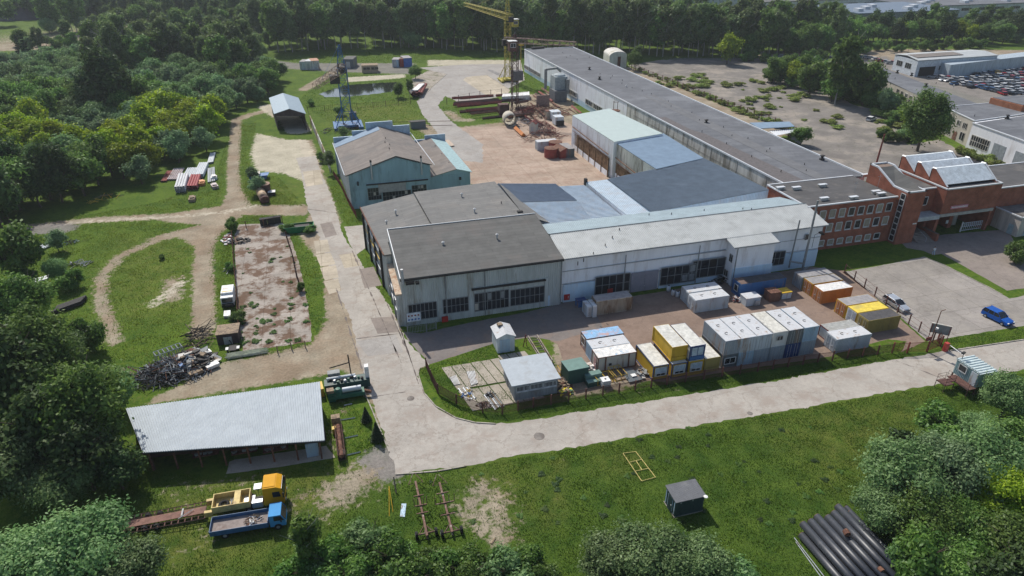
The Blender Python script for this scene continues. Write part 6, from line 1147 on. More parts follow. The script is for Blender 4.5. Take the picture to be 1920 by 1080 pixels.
door(b, (x0 - .06, y0 + 1.7, .1), V(0, -1), V(-1, 0), .95, 2.1, sg_, 1, 5); MB().box(x0 - .1, y0 - .08, 0, x1 + .05, y1 + .1, .09).build('plinth', m_conc, b)
MB().lathe((x1 - .05, y0 - .25, 2.5), [(0, 0), (.22, .02), (.26, .09), (0, .14)], 14).build('lamp', m_white, b)
for px, py in ((1277, 943), (1299, 938)): xa, za = zyp(px, py, y0 - .06); MB().box(xa - .08, y0 - .12, za - .08, xa + .08, y0 - .04, za + .08).build('vent', m_galv, b)
# gatehouse on stilts
b = thing('gatehouse', 'pale teal gatehouse cabin on stilts with a ribbed roof beside the road barrier', 'gatehouse', (92, 62, 0)); cF = P(1830, 727, 1.2); z0 = 1.3
gp_ = [P(1828, 728, z0), P(1858, 726, z0)]; x0, y0 = P(1829, 727, z0).xy; x1 = x0 + 3.0; y1 = y0 + 4.1; z1 = z0 + 2.4; wt = mat('gatehouse_teal', (.26, .38, .39), .55, streak=True, stain=(.2, .27, .27), stam=.3)
MB().rib((x0, y0, z0), (x1, y0, z0), (x1, y0, z1), (x0, y0, z1), 12, .04).rib((x0, y1, z0), (x0, y0, z0), (x0, y0, z1), (x0, y1, z1), 16, .05).poly([(x1, y0, z0), (x1, y1, z0), (x1, y1, z1), (x1, y0, z1)]).poly([(x1, y1, z0), (x0, y1, z0), (x0, y1, z1), (x1, y1, z1)]).build('wall', wt, b)
MB().rib((x1 + .1, y0 - .1, z1 + .05), (x1 + .1, y1 + .1, z1 + .05), (x0 - .1, y1 + .1, z1 + .05), (x0 - .1, y0 - .1, z1 + .05), 8, .12).box(x0 - .1, y0 - .1, z1 - .08, x1 + .1, y1 + .1, z1 + .04).build('roof', mat('gatehouse_roof', (.50, .58, .58), .5), b)
win(b, (x0 - .06, y0 + 3.4, z0 + 1.0), V(0, -1), V(-1, 0), 1.3, 1.1, 1, 1, fw=.14); door(b, (x0 - .06, y0 + 1.3, z0 + .05), V(0, -1), V(-1, 0), 1.1, 2.1, c_pale); win(b, (x0 + .9, y0 - .05, z0 + .9), X, NY, 1.8, 1.1, 2, 1)
mb = MB()
for xx in (x0, x1 - .1):
    for yy in (y0, y1 - .1): mb.box(xx, yy, 0, xx + .14, yy + .14, z0)
mb.tube((x0, y0, .1), (x1, y0, z0), .05, 4).tube((x0, y0, z0), (x1, y0, .1), .05, 4).build('stilt', m_crust, b)
MB().box(x0 - 1.6, y0 - .2, z0 - .14, x0 - .08, y1 - .6, z0).box(x0 - 3.9, y0 + 1.6, z0 - .14, x0 - 2.3, y0 + 3.2, z0).box(x0 - 2.25, y0 + 2.2, z0 - .14, x0 - 1.65, y0 + 3.0, z0).build('deck', m_crust, b)
mb = MB(); loop = [(x0 - 1.6, y0 - .2), (x0 - .1, y0 - .2)], [(x0 - 3.9, y0 + 1.6), (x0 - 2.3, y0 + 1.6), ], [(x0 - 3.9, y0 + 1.6), (x0 - 3.9, y0 + 3.2), (x0 - 2.3, y0 + 3.2)], [(x0 - 1.6, y0 - .2), (x0 - 1.6, y0 + 2.1)], [(x0 - 1.6, y0 + 3.0), (x0 - 1.6, y1 - .6)]
for l in loop:
    for a, c in zip(l, l[1:]):
        for z in (.55, 1.05): mb.tube((*a, z0 + z), (*c, z0 + z), .03, 4)
    for a in l: mb.tube((*a, z0), (*a, z0 + 1.05), .035, 4)
for a in ((x0 - 3.9, y0 + 1.6), (x0 - 3.9, y0 + 3.2), (x0 - 2.3, y0 + 1.6), (x0 - 1.6, y0 - .2)): mb.tube((*a, 0), (*a, z0), .06, 4)
mb.build('railing', m_crust, b)
MB().tube((x0 + .6, y1 - .2, z1), (x0 + .6, y1 - .2, z1 + 1.1), .05, 5).obb((x0 + .5, y1 - .2, z1 + 1.15), (.7, .35, .22), .3).build('camera', m_dark, b)
b = thing('road_barrier', 'red and white road barrier lowered across the road to the gatehouse', 'barrier', (*P(1772, 657).xy, 0)); p = P(1771, 658); MB().box(p.x - .3, p.y - .3, 0, p.x + .35, p.y + .3, 1.55).build('housing', mat('barrier_red', (.42, .06, .05), .5), b)
q = P(1816, 676, 1.3); d = q - V(p.x, p.y, 1.3); mb = MB()
for i in range(6): a, c = V(p.x + .3, p.y, 1.3) + d * (i / 6), V(p.x + .3, p.y, 1.3) + d * ((i + 1) / 6); mb.tube(a, c, .06, 6, 0 if i not in (5,) else 1)
mb.build('arm', [m_white, m_redox], b)
b = thing('lamp_post', 'rusty lamp post with a white floodlight and small signs at the yard gate', 'lamp post', (*P(1738, 660).xy, 0)); p = P(1738, 659); MB().tube(p, p + V(.1, 0, 7.6), .12, 8, 0, .06).tube(p + V(.1, 0, 7.6), p + V(.7, -.2, 7.9), .06, 5).build('pole', m_rust, b); MB().obb(p + V(.3, -.1, 4.4), (.5, .4, .25), .4).build('floodlight', m_white, b); MB().obb(p + V(-.6, -.1, 2.6), (1.2, .06, .7), 0).build('sign', m_redox, b)
b = thing('sign_board', 'grey back of a large sign board on posts at the parking corner', 'sign', (*P(1758, 640).xy, 0)); p = P(1757, 641); MB().extr([p + V(-1.2, 1.0, 1.6), p + V(.9, -1.0, 1.6), p + V(.9, -1.0, 3.2), p + V(-1.2, 1.0, 3.2)], (.06, .08, 0)).build('board', m_gframe, b); MB().tube(p + V(-1.1, .9, 0), p + V(-1.1, .9, 3.3), .06, 6).tube(p + V(.8, -.9, 0), p + V(.8, -.9, 3.3), .06, 6).build('post', m_redox, b); MB().extr([p + V(-1.2, 1.0, 3.22), p + V(.9, -1.0, 3.22), p + V(.9, -1.0, 3.34), p + V(-1.2, 1.0, 3.34)], (.2, .2, 0)).build('top_strip', c_cream, b)
# ------------------------------------------------------------ yard corner equipment
def frame_box(name, label, cat, x, y, L, W, h, a, mt, r=.05, mid=2, z=0, deck=None):
    rt = thing(name, label, cat, (x, y, z)); ca, sa = math.cos(a), math.sin(a); f = lambda i, j, k: V(x + i * ca - j * sa, y + i * sa + j * ca, z + k); mb = MB()
    for k in ((.06, h) if h > .2 else (.06,)):
        for i in range(mid + 1): mb.tube(f(L * i / mid, 0, k), f(L * i / mid, W, k), r, 4)
        mb.tube(f(0, 0, k), f(L, 0, k), r, 4); mb.tube(f(0, W, k), f(L, W, k), r, 4)
    if h > .2:
        for i in range(mid + 1):
            for j in (0, W): mb.tube(f(L * i / mid, j, 0), f(L * i / mid, j, h), r, 4)
    mb.build('frame', mt, rt)
    if deck: MB().extr([f(.1, .1, .1), f(L - .1, .1, .1), f(L - .1, W - .1, .1), f(.1, W - .1, .1)], (0, 0, .06)).build('deck', deck, rt)
    return rt
p = P(1051, 705); frame_box('steel_cage', 'yellow steel cage frame behind the dark green box', 'steel frame', p.x, p.y, 2.9, 1.3, 1.1, .1, m_yellow, mid=3, deck=m_wood)
p = P(1122, 726); frame_box('steel_cage', 'yellow steel cage frame behind the white water tank', 'steel frame', p.x, p.y + .3, 2.7, 1.6, 1.1, .1, m_yellow, mid=2)
p = P(1155, 716); frame_box('steel_cage', 'yellow steel cage frame with a brown deck, right of the white tank', 'steel frame', p.x, p.y, 1.9, 2.6, 1.0, .1, m_yellow, mid=2, deck=m_wood)
p = P(1170, 896); frame_box('goal_frame', 'flat yellow ladder shaped frame lying on the lawn', 'frame', 0, 0, 1, 1, .1, 0, m_yellow, mid=1)
o = [x for x in COL.objects if x.name == 'goal_frame'][0]; fr = o.children[0]; bpy.data.objects.remove(fr)
mb = MB(); q = [P(1168, 851), P(1192, 848), P(1229, 896), P(1203, 903)]; L1 = lambda t: q[0].lerp(q[3], t); L2 = lambda t: q[1].lerp(q[2], t); up = V(0, 0, .1); o.location = q[0]; ROOT[o] = Vector(q[0])
for a, c in ((L1(0), L1(1)), (L2(0), L2(1)), (L1(0), L2(0)), (L1(1), L2(1)), (L1(.34), L2(.31)), (L1(.66), L2(.66)), (L1(.34).lerp(L2(.31), .55), L1(.66).lerp(L2(.66), .5))): mb.tube(a + up, c + up, .045, 6)
mb.build('frame', mat('pale_yellow_paint', (.62, .50, .18), .6), o)
b = thing('green_box', 'dark green steel container box with a sloping lid by the fence', 'container', (*P(1086, 715).xy, 0)); p = P(1065, 722)
MB().prism([(p.x, p.y), (p.x + 3.3, p.y + .15), (p.x + 3.1, p.y + 2.9), (p.x - .2, p.y + 2.7)], 0, 2.5).build('body', c_green, b); MB().prism([(p.x - .05, p.y - .05), (p.x + 3.35, p.y + .1), (p.x + 3.15, p.y + 2.95), (p.x - .25, p.y + 2.75)], 2.5, 2.62).build('lid', mat('lid_green', (.13, .22, .19), .6, var=.15), b)
p = P(1099, 728); b = thing('step_box', 'low dark green stepped box right of the tall green one', 'box', p); MB().prism([(p.x + .3, p.y), (p.x + 3.2, p.y + .2), (p.x + 3.1, p.y + 2.2), (p.x + .3, p.y + 2.1)], 0, .8).build('body', c_green, b); MB().prism([(p.x + .3, p.y + 1.0), (p.x + 3.0, p.y + 1.2), (p.x + 2.9, p.y + 2.2), (p.x + .3, p.y + 2.1)], .81, 1.4).prism([(p.x + .25, p.y - .05), (p.x + 3.25, p.y + .15), (p.x + 3.2, p.y + .95), (p.x + .25, p.y + .9)], .81, .88).build('lid', MATS['lid_green'], b)
p = P(1137, 727); b = thing('water_tank', 'white cage tank on a pallet by the fence', 'water tank', p); MB().box(p.x - .65, p.y, .15, p.x + .65, p.y + 1.2, 1.2).build('bladder', mat('tank_white', (.72, .72, .70), .4), b); mb = MB()
for i in range(6): mb.tube((p.x - .68 + i * .272, p.y - .03, .1), (p.x - .68 + i * .272, p.y - .03, 1.2), .02, 4)
for z in (.3, .7, 1.15): mb.tube((p.x - .68, p.y - .03, z), (p.x + .68, p.y - .03, z), .02, 4); mb.tube((p.x - .68, p.y - .03, z), (p.x - .68, p.y + 1.23, z), .02, 4)
mb.build('cage', m_galv, b); MB().box(p.x - .7, p.y - .05, 0, p.x + .7, p.y + 1.25, .13).build('pallet', m_wood, b); MB().lathe((p.x, p.y + .6, 1.2), [(.15, 0), (.15, .06), (0, .06)], 10).build('cap', m_dark, b)
p = P(1180, 716); b = thing('metal_sheet', 'dark ribbed metal sheet lid with a small white plate, leaning low', 'metal sheet', p); q = [P(1180, 717, .3), P(1205, 711, .3), P(1185, 690, .8), P(1168, 693, .8)]; MB().rib(*q, 9, .04).extr([v - V(0, 0, .08) for v in q], (0, 0, .07)).build('sheet', c_dk, b); c_ = sum(q, V(0, 0, 0)) / 4; MB().obb(c_ + V(.2, -.2, .05), (.8, .7, .04), .1).build('plate', m_white, b); MB().box(c_.x - 1, c_.y - .4, 0, c_.x + 1, c_.y + .6, .25).build('support', m_gframe, b)
heap('debris_heap', 'pale stone and plank debris between the grey sheet and the yellow cabin', P(1203, 702), (1.1, 1.4), .8, [w_conc, m_wood, m_gframe], 40, 8, (.3, .9), None, 'debris', False)
heap('debris_heap', 'white sacking heap on a small trailer behind the green box', P(1092, 692), (1.8, 1.1), 1.1, [m_white, w_conc, m_white, m_dark], 60, 9, (.4, 1.2), None, 'debris', False)
heap('debris_heap', 'bright yellow bag with green branches by the fence corner of the kiosk', P(1060, 737), (1.3, .6), .5, [mat('bag_yellow', (.75, .62, .02), .6), mat('debris_green', (.10, .2, .12), .7), m_wood], 40, 10, (.3, .7), None, 'debris', False)
heap('debris_heap', 'brown rubbish heap right behind the kiosk corner', P(1055, 722), (1.2, 1.5), .6, [m_rust, m_wood, m_dark], 50, 18, (.3, .8), None, 'debris', False)
p = P(1023, 702); r = frame_box('truss_frame', 'rusty cream steel truss frame lying beyond the kiosk', 'truss', 0, 0, 1, 1, .1, 0, m_galv, mid=1); bpy.data.objects.remove(r.children[0]); q = [P(990, 636), P(1007, 634), P(1036, 682), P(1019, 682)]; r.location = q[0]; ROOT[r] = Vector(q[0]); mb = MB()
for k in (.1, .7):
    z = V(0, 0, k); mb.tube(q[0] + z, q[3] + z, .09, 4).tube(q[1] + z, q[2] + z, .09, 4)
    for i in range(6): mb.tube(q[0].lerp(q[3], i / 5) + z, q[1].lerp(q[2], i / 5) + z, .07, 4)
for i in range(6): mb.tube(q[0].lerp(q[3], i / 5), q[0].lerp(q[3], i / 5) + V(0, 0, .7), .06, 4); mb.tube(q[1].lerp(q[2], i / 5), q[1].lerp(q[2], i / 5) + V(0, 0, .7), .06, 4)
mb.build('frame', mat('truss_cream', (.38, .32, .28), .8, stain=(.2, .1, .07), stam=.4), r)
p = P(981, 650); mb = MB(); mb.tube(p, p + V(.5, .3, 2), .08, 4).tube(p + V(.6, 0, 0), p + V(.5, .3, 2), .06, 4).tube(p + V(.2, .1, .8), p + V(.8, .4, .9), .06, 4); tag(mb.build('stand', m_redox), 'small rusty red stand on the grass right of the white hut', 'stand')
for lb, q, mt in (('plain white board lying on the slabs, left one', [(842, 708), (855, 703), (863, 720), (851, 722)], m_white), ('white corrugated sheet lying on the slabs with a bright square', [(874, 697), (890, 695), (896, 718), (883, 723)], m_white)):
    q = [P(a, c, .16) for a, c in q]; b = thing('sheet', lb, 'sheet', q[0]); MB().extr([q[3] + V(0, 0, -.05), q[2] + V(0, 0, -.05), q[1] + V(0, 0, -.05), q[0] + V(0, 0, -.05)], (0, 0, .05)).rib(q[3], q[2], q[1], q[0], 6, .04).build('panel', mt, b)
def stackbars(name, label, cat, px, py, L, n, w, h, ang, mats, layers=2, sp=.02, r=None, group=None):
    p = P(px, py); rt = []; ca, sa = math.cos(ang), math.sin(ang)
    for l in range(layers):
        for i in range(n):
            o_ = V(-sa * (i * (w + sp)), ca * (i * (w + sp)), l * (h + .01) + .08); a = p + o_ + V(ca, sa, 0) * rnd.uniform(-.15, .15); mb = MB()
            if r: mb.pipe(a + V(0, 0, r), a + V(ca, sa, 0) * L + V(0, 0, r), r, r * .15, 10)
            else: c = a + V(ca, sa, 0) * L / 2 + V(0, 0, h / 2); mb.obb(c, (L * rnd.uniform(.9, 1), w, h), ang + rnd.uniform(-.02, .02))
            tag(mb.build(name, mats[rnd.randrange(len(mats))]), label, cat, group)
stackbars('fence_panel', 'stack of grey green bars on the precast slabs before the kiosk', 'bars', 893, 748, 3.3, 7, .18, .12, R(100), [m_gal2, m_conc], 1, .06, None, 'grey bars lying on the slabs before the kiosk')
stackbars('steel_bar', 'pale grey bar in the bundle beside the kiosk west wall', 'bars', 945, 764, 4.0, 7, .16, .12, R(100), [m_galv, m_gframe, m_wood], 1, .08, None, 'grey bars bundled beside the kiosk')
heap('debris_heap', 'yellow and blue striped scrap strip on the slabs by the fence curve', P(877, 741), (1.0, 1.3), .25, [m_yellow, c_blue, m_white], 50, 21, (.3, .8), None, 'debris'); heap('debris_heap', 'dark motor scrap lying on the slabs left of the kiosk', P(920, 742), (.8, .8), .4, [m_dark, m_black, m_galv], 40, 22, (.2, .6), None, 'debris'); heap('debris_heap', 'pinkish brown scrap heap behind the fence curve', P(908, 760), (1.1, .8), .3, [c_pink, m_rust, m_dark], 50, 23, (.2, .6), None, 'debris')
# ------------------------------------------------------------ courtyard and crane yard
def hut(name, label, a, b_, d, h, wm, rmx, cat='hut', gable=0.0, dr=True, z0=0):
    """front wall from picture point a to b_, depth d, height h"""
    p, q = P(*a), P(*b_); u = (q - p); n = V(-u.y, u.x, 0).normalized() * d; r = thing(name, label, cat, p); m = (p + q) / 2
    w = MB().extr([p, q, q + V(0, 0, h), m + V(0, 0, h + gable), p + V(0, 0, h)] if gable else [p, q, q + V(0, 0, h), p + V(0, 0, h)], n); w.build('wall', wm, r); e = u.normalized() * .12
    if gable: MB().extr([p - e + V(0, 0, h), m + V(0, 0, h + gable + .03), m + n * 1.03 + V(0, 0, h + gable + .03), p - e + n * 1.03 + V(0, 0, h)], (0, 0, .1)).extr([m + V(0, 0, h + gable + .035), q + e + V(0, 0, h), q + e + n * 1.03 + V(0, 0, h), m + n * 1.03 + V(0, 0, h + gable + .035)], (0, 0, .1)).build('roof', rmx, r)
    else: MB().extr([p - e + V(0, 0, h + .01), q + e + V(0, 0, h + .01), q + e + n * 1.03 + V(0, 0, h + .01), p - e + n * 1.03 + V(0, 0, h + .01)], (0, 0, .12)).build('roof', rmx, r)
    if dr: k = -n.normalized(); door(r, p + u * .3 + k * .01, u, k, u.length * .4, h * .75, m_galv, 2)
    return r
p = P(1008, 283); container('pale grey container in the courtyard behind the red tanks', p.x, p.y, 6.4, 2.6, 2.7, body=c_pale, door='L', rings=False)
p = P(1062, 296); container('dark green grey container next to the red hut in the courtyard', p.x - .3, p.y - .2, 2.7, 6.2, 2.7, body=c_dk, top=rf_g, rings=False)
m_tred = mat('tank_red', (.26, .055, .045), .7, stain=(.16, .05, .04), stam=.4)
for px, py, lb in ((1033, 294, 'red round tank in the courtyard, front one'), (1041, 282, 'red round tank mostly hidden behind the front one')):
    p = P(px, py); r = thing('round_tank', lb, 'tank', p); MB().lathe(p, [(0, 0), (2.0, 0), (2.05, 2.6), (2.0, 2.65)], 22).build('drum', m_tred, r); MB().lathe(p + V(0, 0, 2.65), [(2.1, 0), (2.1, .1), (0, .35)], 22).build('lid', m_rust, r)
hut('red_hut', 'small red hut with a rusty brown gable roof beside the round tanks', (1051, 298), (1071, 295), 5.2, 2.1, m_tred, m_rust, gable=.8, dr=False)
p = P(1038, 237); hut('red_roof_hut', 'beige hut with a faded red and white roof among the steel stacks', (992, 250), (1004, 251), 3.4, 3, c_cream, m_redox, gable=.9)
for px, py, s, lb in ((1043, 226, 3.4, 'grey machine box in the crane yard, rear one'), (1049, 236, 3.0, 'smaller grey machine box in the crane yard, front one')): p = P(px, py); r = thing('machine_box', lb, 'machine', p); MB().box(p.x - s / 2, p.y, .3, p.x + s / 2, p.y + 3.5, 3.0).build('body', c_pale, r); MB().box(p.x - s / 2 + .3, p.y - .5, .1, p.x + s / 2, p.y - .02, 1.8).build('front_grille', m_dark, r)
p = P(1032, 224); smallbox('rusty_box', 'rusty beige box left of the grey machine boxes', 'box', 1031, 224, 2.6, 2.4, 2.8, c_rust, m_rust)
a, b_ = P(958, 238), P(949, 224); r = thing('steel_pipe', 'huge pale steel pipe section lying in the crane yard', 'pipe', a); d = (b_ - a).normalized(); MB().pipe(a + V(0, 0, 2.1), a + V(0, 0, 2.1) + d * 5.5, 2.1, .12, 26).build('shell', mat('pipe_pale', (.40, .37, .31), .7, stain=(.2, .12, .08)), r, True)
G5 = 'steel beams lying in the storage racks'
for i, (a, b_, mt, w) in enumerate([((862, 186), (925, 181), m_redox, .9), ((850, 201), (900, 197), m_redox, .9), ((858, 206), (915, 201), m_redox, 1.0), ((862, 212), (925, 207), m_rust, .9), ((875, 213), (945, 207), m_redox, .9), ((930, 186), (990, 181), m_redox, .9), ((928, 192), (985, 187), m_crust, .9), ((960, 220), (1003, 213), m_redox, .8), ((955, 226), (1000, 219), m_rust, .8), ((905, 224), (950, 219), m_crust, .8), ((1010, 176), (1036, 194), m_redox, .8), ((1016, 172), (1042, 190), m_rust, .8), ((990, 214), (1018, 236), m_rust, .7), ((984, 222), (1010, 242), m_redox, .7), ((848, 191), (918, 186), m_redox, .9), ((851, 195), (935, 188), m_crust, .9), ((852, 199), (938, 193), m_crust, .8), ((870, 204), (940, 198), m_redox, .9), ((873, 209), (938, 203), m_crust, .8), ((882, 217), (942, 210), m_crust, .8), ((884, 221), (940, 215), m_rust, .7),
        ((966, 206), (995, 203), m_crust, .8), ((968, 214), (1000, 208), m_redox, .8), ((965, 200), (990, 196), m_crust, .9), ((990, 196), (1015, 222), m_wood, .8), ((995, 198), (1022, 222), m_rust, .7), ((1000, 186), (1020, 200), m_rust, .7), ((1030, 190), (1048, 203), m_rust, .7), ((1004, 180), (1028, 198), m_crust, .8), ((1072, 206), (1090, 220), m_redox, .8), ((1066, 203), (1084, 216), m_wood, .6)]):
    p, q = P(*a), P(*b_); mb = MB(); k = V(0, 0, .4 + (i % 3) * .5); mb.tube(p + k, q + k, w * .55, 4); mb.tube(p + k + V(.5, .9, -.2), q + k + V(.5, .9, -.2), w * .4, 4) if False else None
    tag(mb.build('steel_beam', mt), 'long rusty steel beam lying in the racks around the brown crane', 'beam', G5)
heap('scrap_heap', 'rusty scrap steel heap between the crane and the long hall', P(1018, 213), (9, 10), 2.2, [m_crust, m_rust, m_crust, m_redox], 150, 31, (2.5, 8), 'stuff')
heap('scrap_heap', 'dark scrap and white cloth heap at the crane foot', P(975, 232), (6, 4), 1.8, [m_dark, m_crust, m_galv], 90, 32, (.8, 2.5), 'stuff'); heap('scrap_heap', 'brown timber and steel heap beside the beige hut', P(1016, 258), (7, 5), 2.0, [m_crust, m_rust, m_redox], 90, 33, (1.5, 5), 'stuff')
a = P(903, 196); tag(MB().extr([P(941, 190), P(993, 187), P(992, 180), P(943, 184)], (0, 0, 1.8)).build('white_sheet_cover', m_white), 'long white covered stack standing in the steel yard', 'cover'); p = P(978, 255); tag(MB().tube(P(967, 240, .5), P(982, 254, .5), .8, 4).build('orange_beam', mat('orange_paint', (.45, .16, .04), .7)), 'orange painted beam lying beside the huge pipe', 'beam')
a, b_ = P(1016, 239), P(1036, 254); mb = MB()
lattice(mb, a + V(0, 0, 1), b_ + V(0, 0, 1), 2.2, 2.2, 7, .12); tag(mb.build('crane_section', m_redox), 'red brown lattice crane section lying in the yard behind the beige hut', 'crane section')
p = P(1006, 205); tag(MB().box(P(1006, 205).x, P(1006, 205).y, .8, P(1006, 205).x + 5, P(1006, 205).y + .4, 5).build('steel_plate', mat('plate_rust_pale', (.27, .19, .16), .8, var=.3)), 'upright brown steel plate in the scrap by the long hall', 'plate')
# truck trailer of pipes by the far path
r = thing('pipe_trailer', 'red brown pipes loaded on a low trailer with a white sheet by the far path', 'trailer', P(785, 183)); a, b_ = P(781, 184), P(791, 166)
for i in range(5): d = V(.9, .2, 0) * i; MB().pipe(a + d + V(-1.6, 0, 1.5 + .3 * (i % 2)), b_ + d + V(-1.6, 0, 1.5 + .3 * (i % 2)), .55, .06, 10).build('pipe', m_redox, r)
MB().extr([a + V(-1.6, 2, 2.4), a + V(1, 2, 2.4), b_ + V(.8, -3, 2.4), b_ + V(-1.5, -3, 2.4)], (0, 0, .3)).build('sheet', m_white, r); MB().box(a.x - 1.4, a.y + 1, .4, a.x + 1.4, b_.y, .8).build('chassis', m_dark, r)
# huts behind the pond
hut('far_hut', 'grey hut, leftmost of the three joined huts beyond the pond', (563, 131), (573, 131), 6, 3.6, c_pale, rf_g, dr=False); hut('far_hut', 'white hut in the middle of the three joined huts beyond the pond', (573.5, 131), (585, 131), 6, 3.8, c_white, rf_w); hut('far_hut', 'white hut with a rusty orange roof, right of the three beyond the pond', (586, 131), (600, 130), 7, 3.9, c_white, mat('roof_rust_orange', (.40, .22, .14), .8))
hut('far_hut', 'grey garage with white doors behind the blue crane', (644, 128), (663, 128), 9, 4, c_dk, r_felt); hut('far_hut', 'long beige hut with four small dark windows by the pond', (679, 137), (709, 136), 5, 3.2, mat('hut_beige', (.42, .31, .22), .8), m_wood, dr=False)
r = [o for o in COL.objects if o.get('label', '').startswith('long beige hut')][0]; p = P(679, 137); q = P(709, 136); u = (q - p); n = V(u.y, -u.x, 0).normalized()
for s in (.1, .3, .6, .82): win(r, p + u * s + V(0, 0, 1.4), u, n, 1.5, 1.1, 1, 1, m_gframe)
hut('far_hut', 'light blue hut, left of the three coloured huts at the wood edge', (736, 126), (748, 126), 6, 3.4, c_lb, rf_g); hut('far_hut', 'dark red hut between the light blue and bright blue ones', (750, 126), (757, 126), 6, 3.6, m_tred, m_rust, dr=False); hut('far_hut', 'bright blue hut, right of the three coloured huts', (758, 126), (773, 125), 7, 4.0, mat('hut_blue', (.06, .13, .38), .6), rf_g, dr=False)
for lb, px, py in (('pale stone block pile by the small hut and rails', 785, 241), ('black crate stack left of the rails', 663, 224)): r = smallbox('crate', lb, 'crate', px, py, 5 if px > 700 else 2.4, 2.2, 2.2, c_dk, m_dark)
heap('scrap_heap', 'dark machine scrap heap at the foot of the blue crane', P(636, 245), (6, 4), 1.6, [m_rust, m_dark, m_gframe], 60, 35, (.6, 2.5), 'stuff')
tag(MB().extr([P(821, 266), P(842, 264), P(852, 275), P(826, 278)], (0, 0, .4)).build('pallet_slab', mat('slab_pinkish', (.45, .36, .28), .8)), 'pale flat slab beside the far annex of the teal hall', 'slab')
# ------------------------------------------------------------ slab lot and left meadow
b = thing('camper_van', 'white panel van top with an orange stripe parked beside the slab lot', 'van', P(429, 575)); p = P(429, 577); MB().box(p.x - 1.1, p.y, .45, p.x + 1.05, p.y + 4.4, 2.1).box(p.x - 1.05, p.y + 1.2, 2.1, p.x + 1.0, p.y + 4.3, 2.5).build('body', m_white, b); MB().box(p.x - .9, p.y - .06, 1.1, p.x + .9, p.y - .01, 1.9).box(p.x - 1.0, p.y - .5, .4, p.x + 1.0, p.y - .06, 1.0).build('windscreen', m_glass, b); MB().box(p.x - .9, p.y + 1.6, 2.502, p.x + .8, p.y + 1.9, 2.52).build('stripe', m_yellow, b)
for sx in (-1.15, .85):
    for yy in (.7, 3.5): MB().tube((p.x + sx, p.y + yy, .38), (p.x + sx + .3, p.y + yy, .38), .38, 12).build('wheel', m_black, b)
hut('tool_shed', 'small dark shed with weathered plank roof at the foot of the slab lot', (409, 648), (449, 643), 3.2, 1.9, w_dark, m_wood, 'shed'); 
r = thing('trailer', 'small trailer frame with white mudguards and drawbar before the dark shed', 'trailer', P(437, 660)); p = P(437, 662); MB().box(p.x - .6, p.y, .4, p.x + .6, p.y + 1.6, .55).tube((p.x, p.y + 1.6, .5), (p.x - .8, p.y + 3.2, .9), .09, 5).build('chassis', m_dark, r)
for s in (-.85, .85): MB().tube((p.x + s - .1, p.y + .5, .3), (p.x + s + .1, p.y + .5, .3), .3, 12).build('wheel', m_black, r); MB().box(p.x + s - .22, p.y + .1, .66, p.x + s + .22, p.y + .9, .72).build('mudguard', m_white, r)
tag(MB().extr([P(420, 597), P(433, 597), P(433, 586), P(421, 587)], (0, 0, .5)).build('pale_slab', m_white), 'white flat box between the van and the dark shed', 'box')
r = thing('waste_skip', 'green waste skip filled with dark rubbish at the top corner of the slab lot', 'skip', P(562, 436)); p = P(562, 437); w = 3.3
MB().extr([(p.x - w * .72, p.y, .1), (p.x + w * .72, p.y, .1), (p.x + w, p.y, 1.5), (p.x - w, p.y, 1.5)], (0, .08, 0)).extr([(p.x - w * .72, p.y + 2.4, .1), (p.x + w * .72, p.y + 2.4, .1), (p.x + w, p.y + 2.4, 1.5), (p.x - w, p.y + 2.4, 1.5)], (0, .08, 0)).extr([(p.x - w, p.y, 1.5), (p.x - w * .72, p.y, .1), (p.x - w * .72, p.y + 2.4, .1), (p.x - w, p.y + 2.4, 1.5)], (.08, 0, 0)).extr([(p.x + w, p.y, 1.5), (p.x + w * .72, p.y, .1), (p.x + w * .72, p.y + 2.4, .1), (p.x + w, p.y + 2.4, 1.5)], (-.08, 0, 0)).build('body', mat('skip_green', (.015, .17, .06), .5, stain=(.05, .1, .05), stam=.3), r); MB().box(p.x - w * .7, p.y + .1, .9, p.x + w * .7, p.y + 2.3, 1.2).build('rubbish', m_dark, r)
for i, px in enumerate((495, 509, 521)): r = smallbox('waste_bin', f'{("first", "second", "third")[i]} black rubbish bin from the left in the row above the slab lot', 'bin', px, 423 - i * 2, 1.5, 1.1, 1.4, m_dark, m_black)
r = thing('round_tank', 'rusty brown upright tank in the grass beside the white track', 'tank', P(496, 363)); p = P(496, 363); MB().lathe(p, [(0, 0), (1.7, 0), (1.7, 2.6), (0, 2.62)], 20).build('drum', m_crust, r); MB().lathe(p + V(0, 0, 2.62), [(1.75, 0), (1.75, .08), (0, .25)], 20).build('lid', mat('lid_rust', (.26, .16, .12), .8), r)
r = thing('barrel_tank', 'cream and brown lying tank leaning in front of the rusty upright tank', 'tank', P(492, 372)); MB().tube(P(488, 359, 1.3), P(496, 374, .9), 1.1, 16).build('shell', mat('shell_cream', (.50, .36, .22), .6, stain=(.1, .05, .04), stam=.5), r, True); MB().tube(P(496, 374.1, .9), P(497, 376, .8), 1.15, 16).build('end', m_crust, r)
r = thing('white_pallet_box', 'white lid box right below the rusty upright tank', 'box', P(504, 366)); MB().box(*(P(504, 368)), *(P(504, 368) + V(1.6, 1.6, .9))).build('body', m_dark, r); MB().box(*(P(504, 368) + V(-.1, -.1, .92)), *(P(504, 368) + V(1.7, 1.7, 1.0))).build('lid', m_white, r)
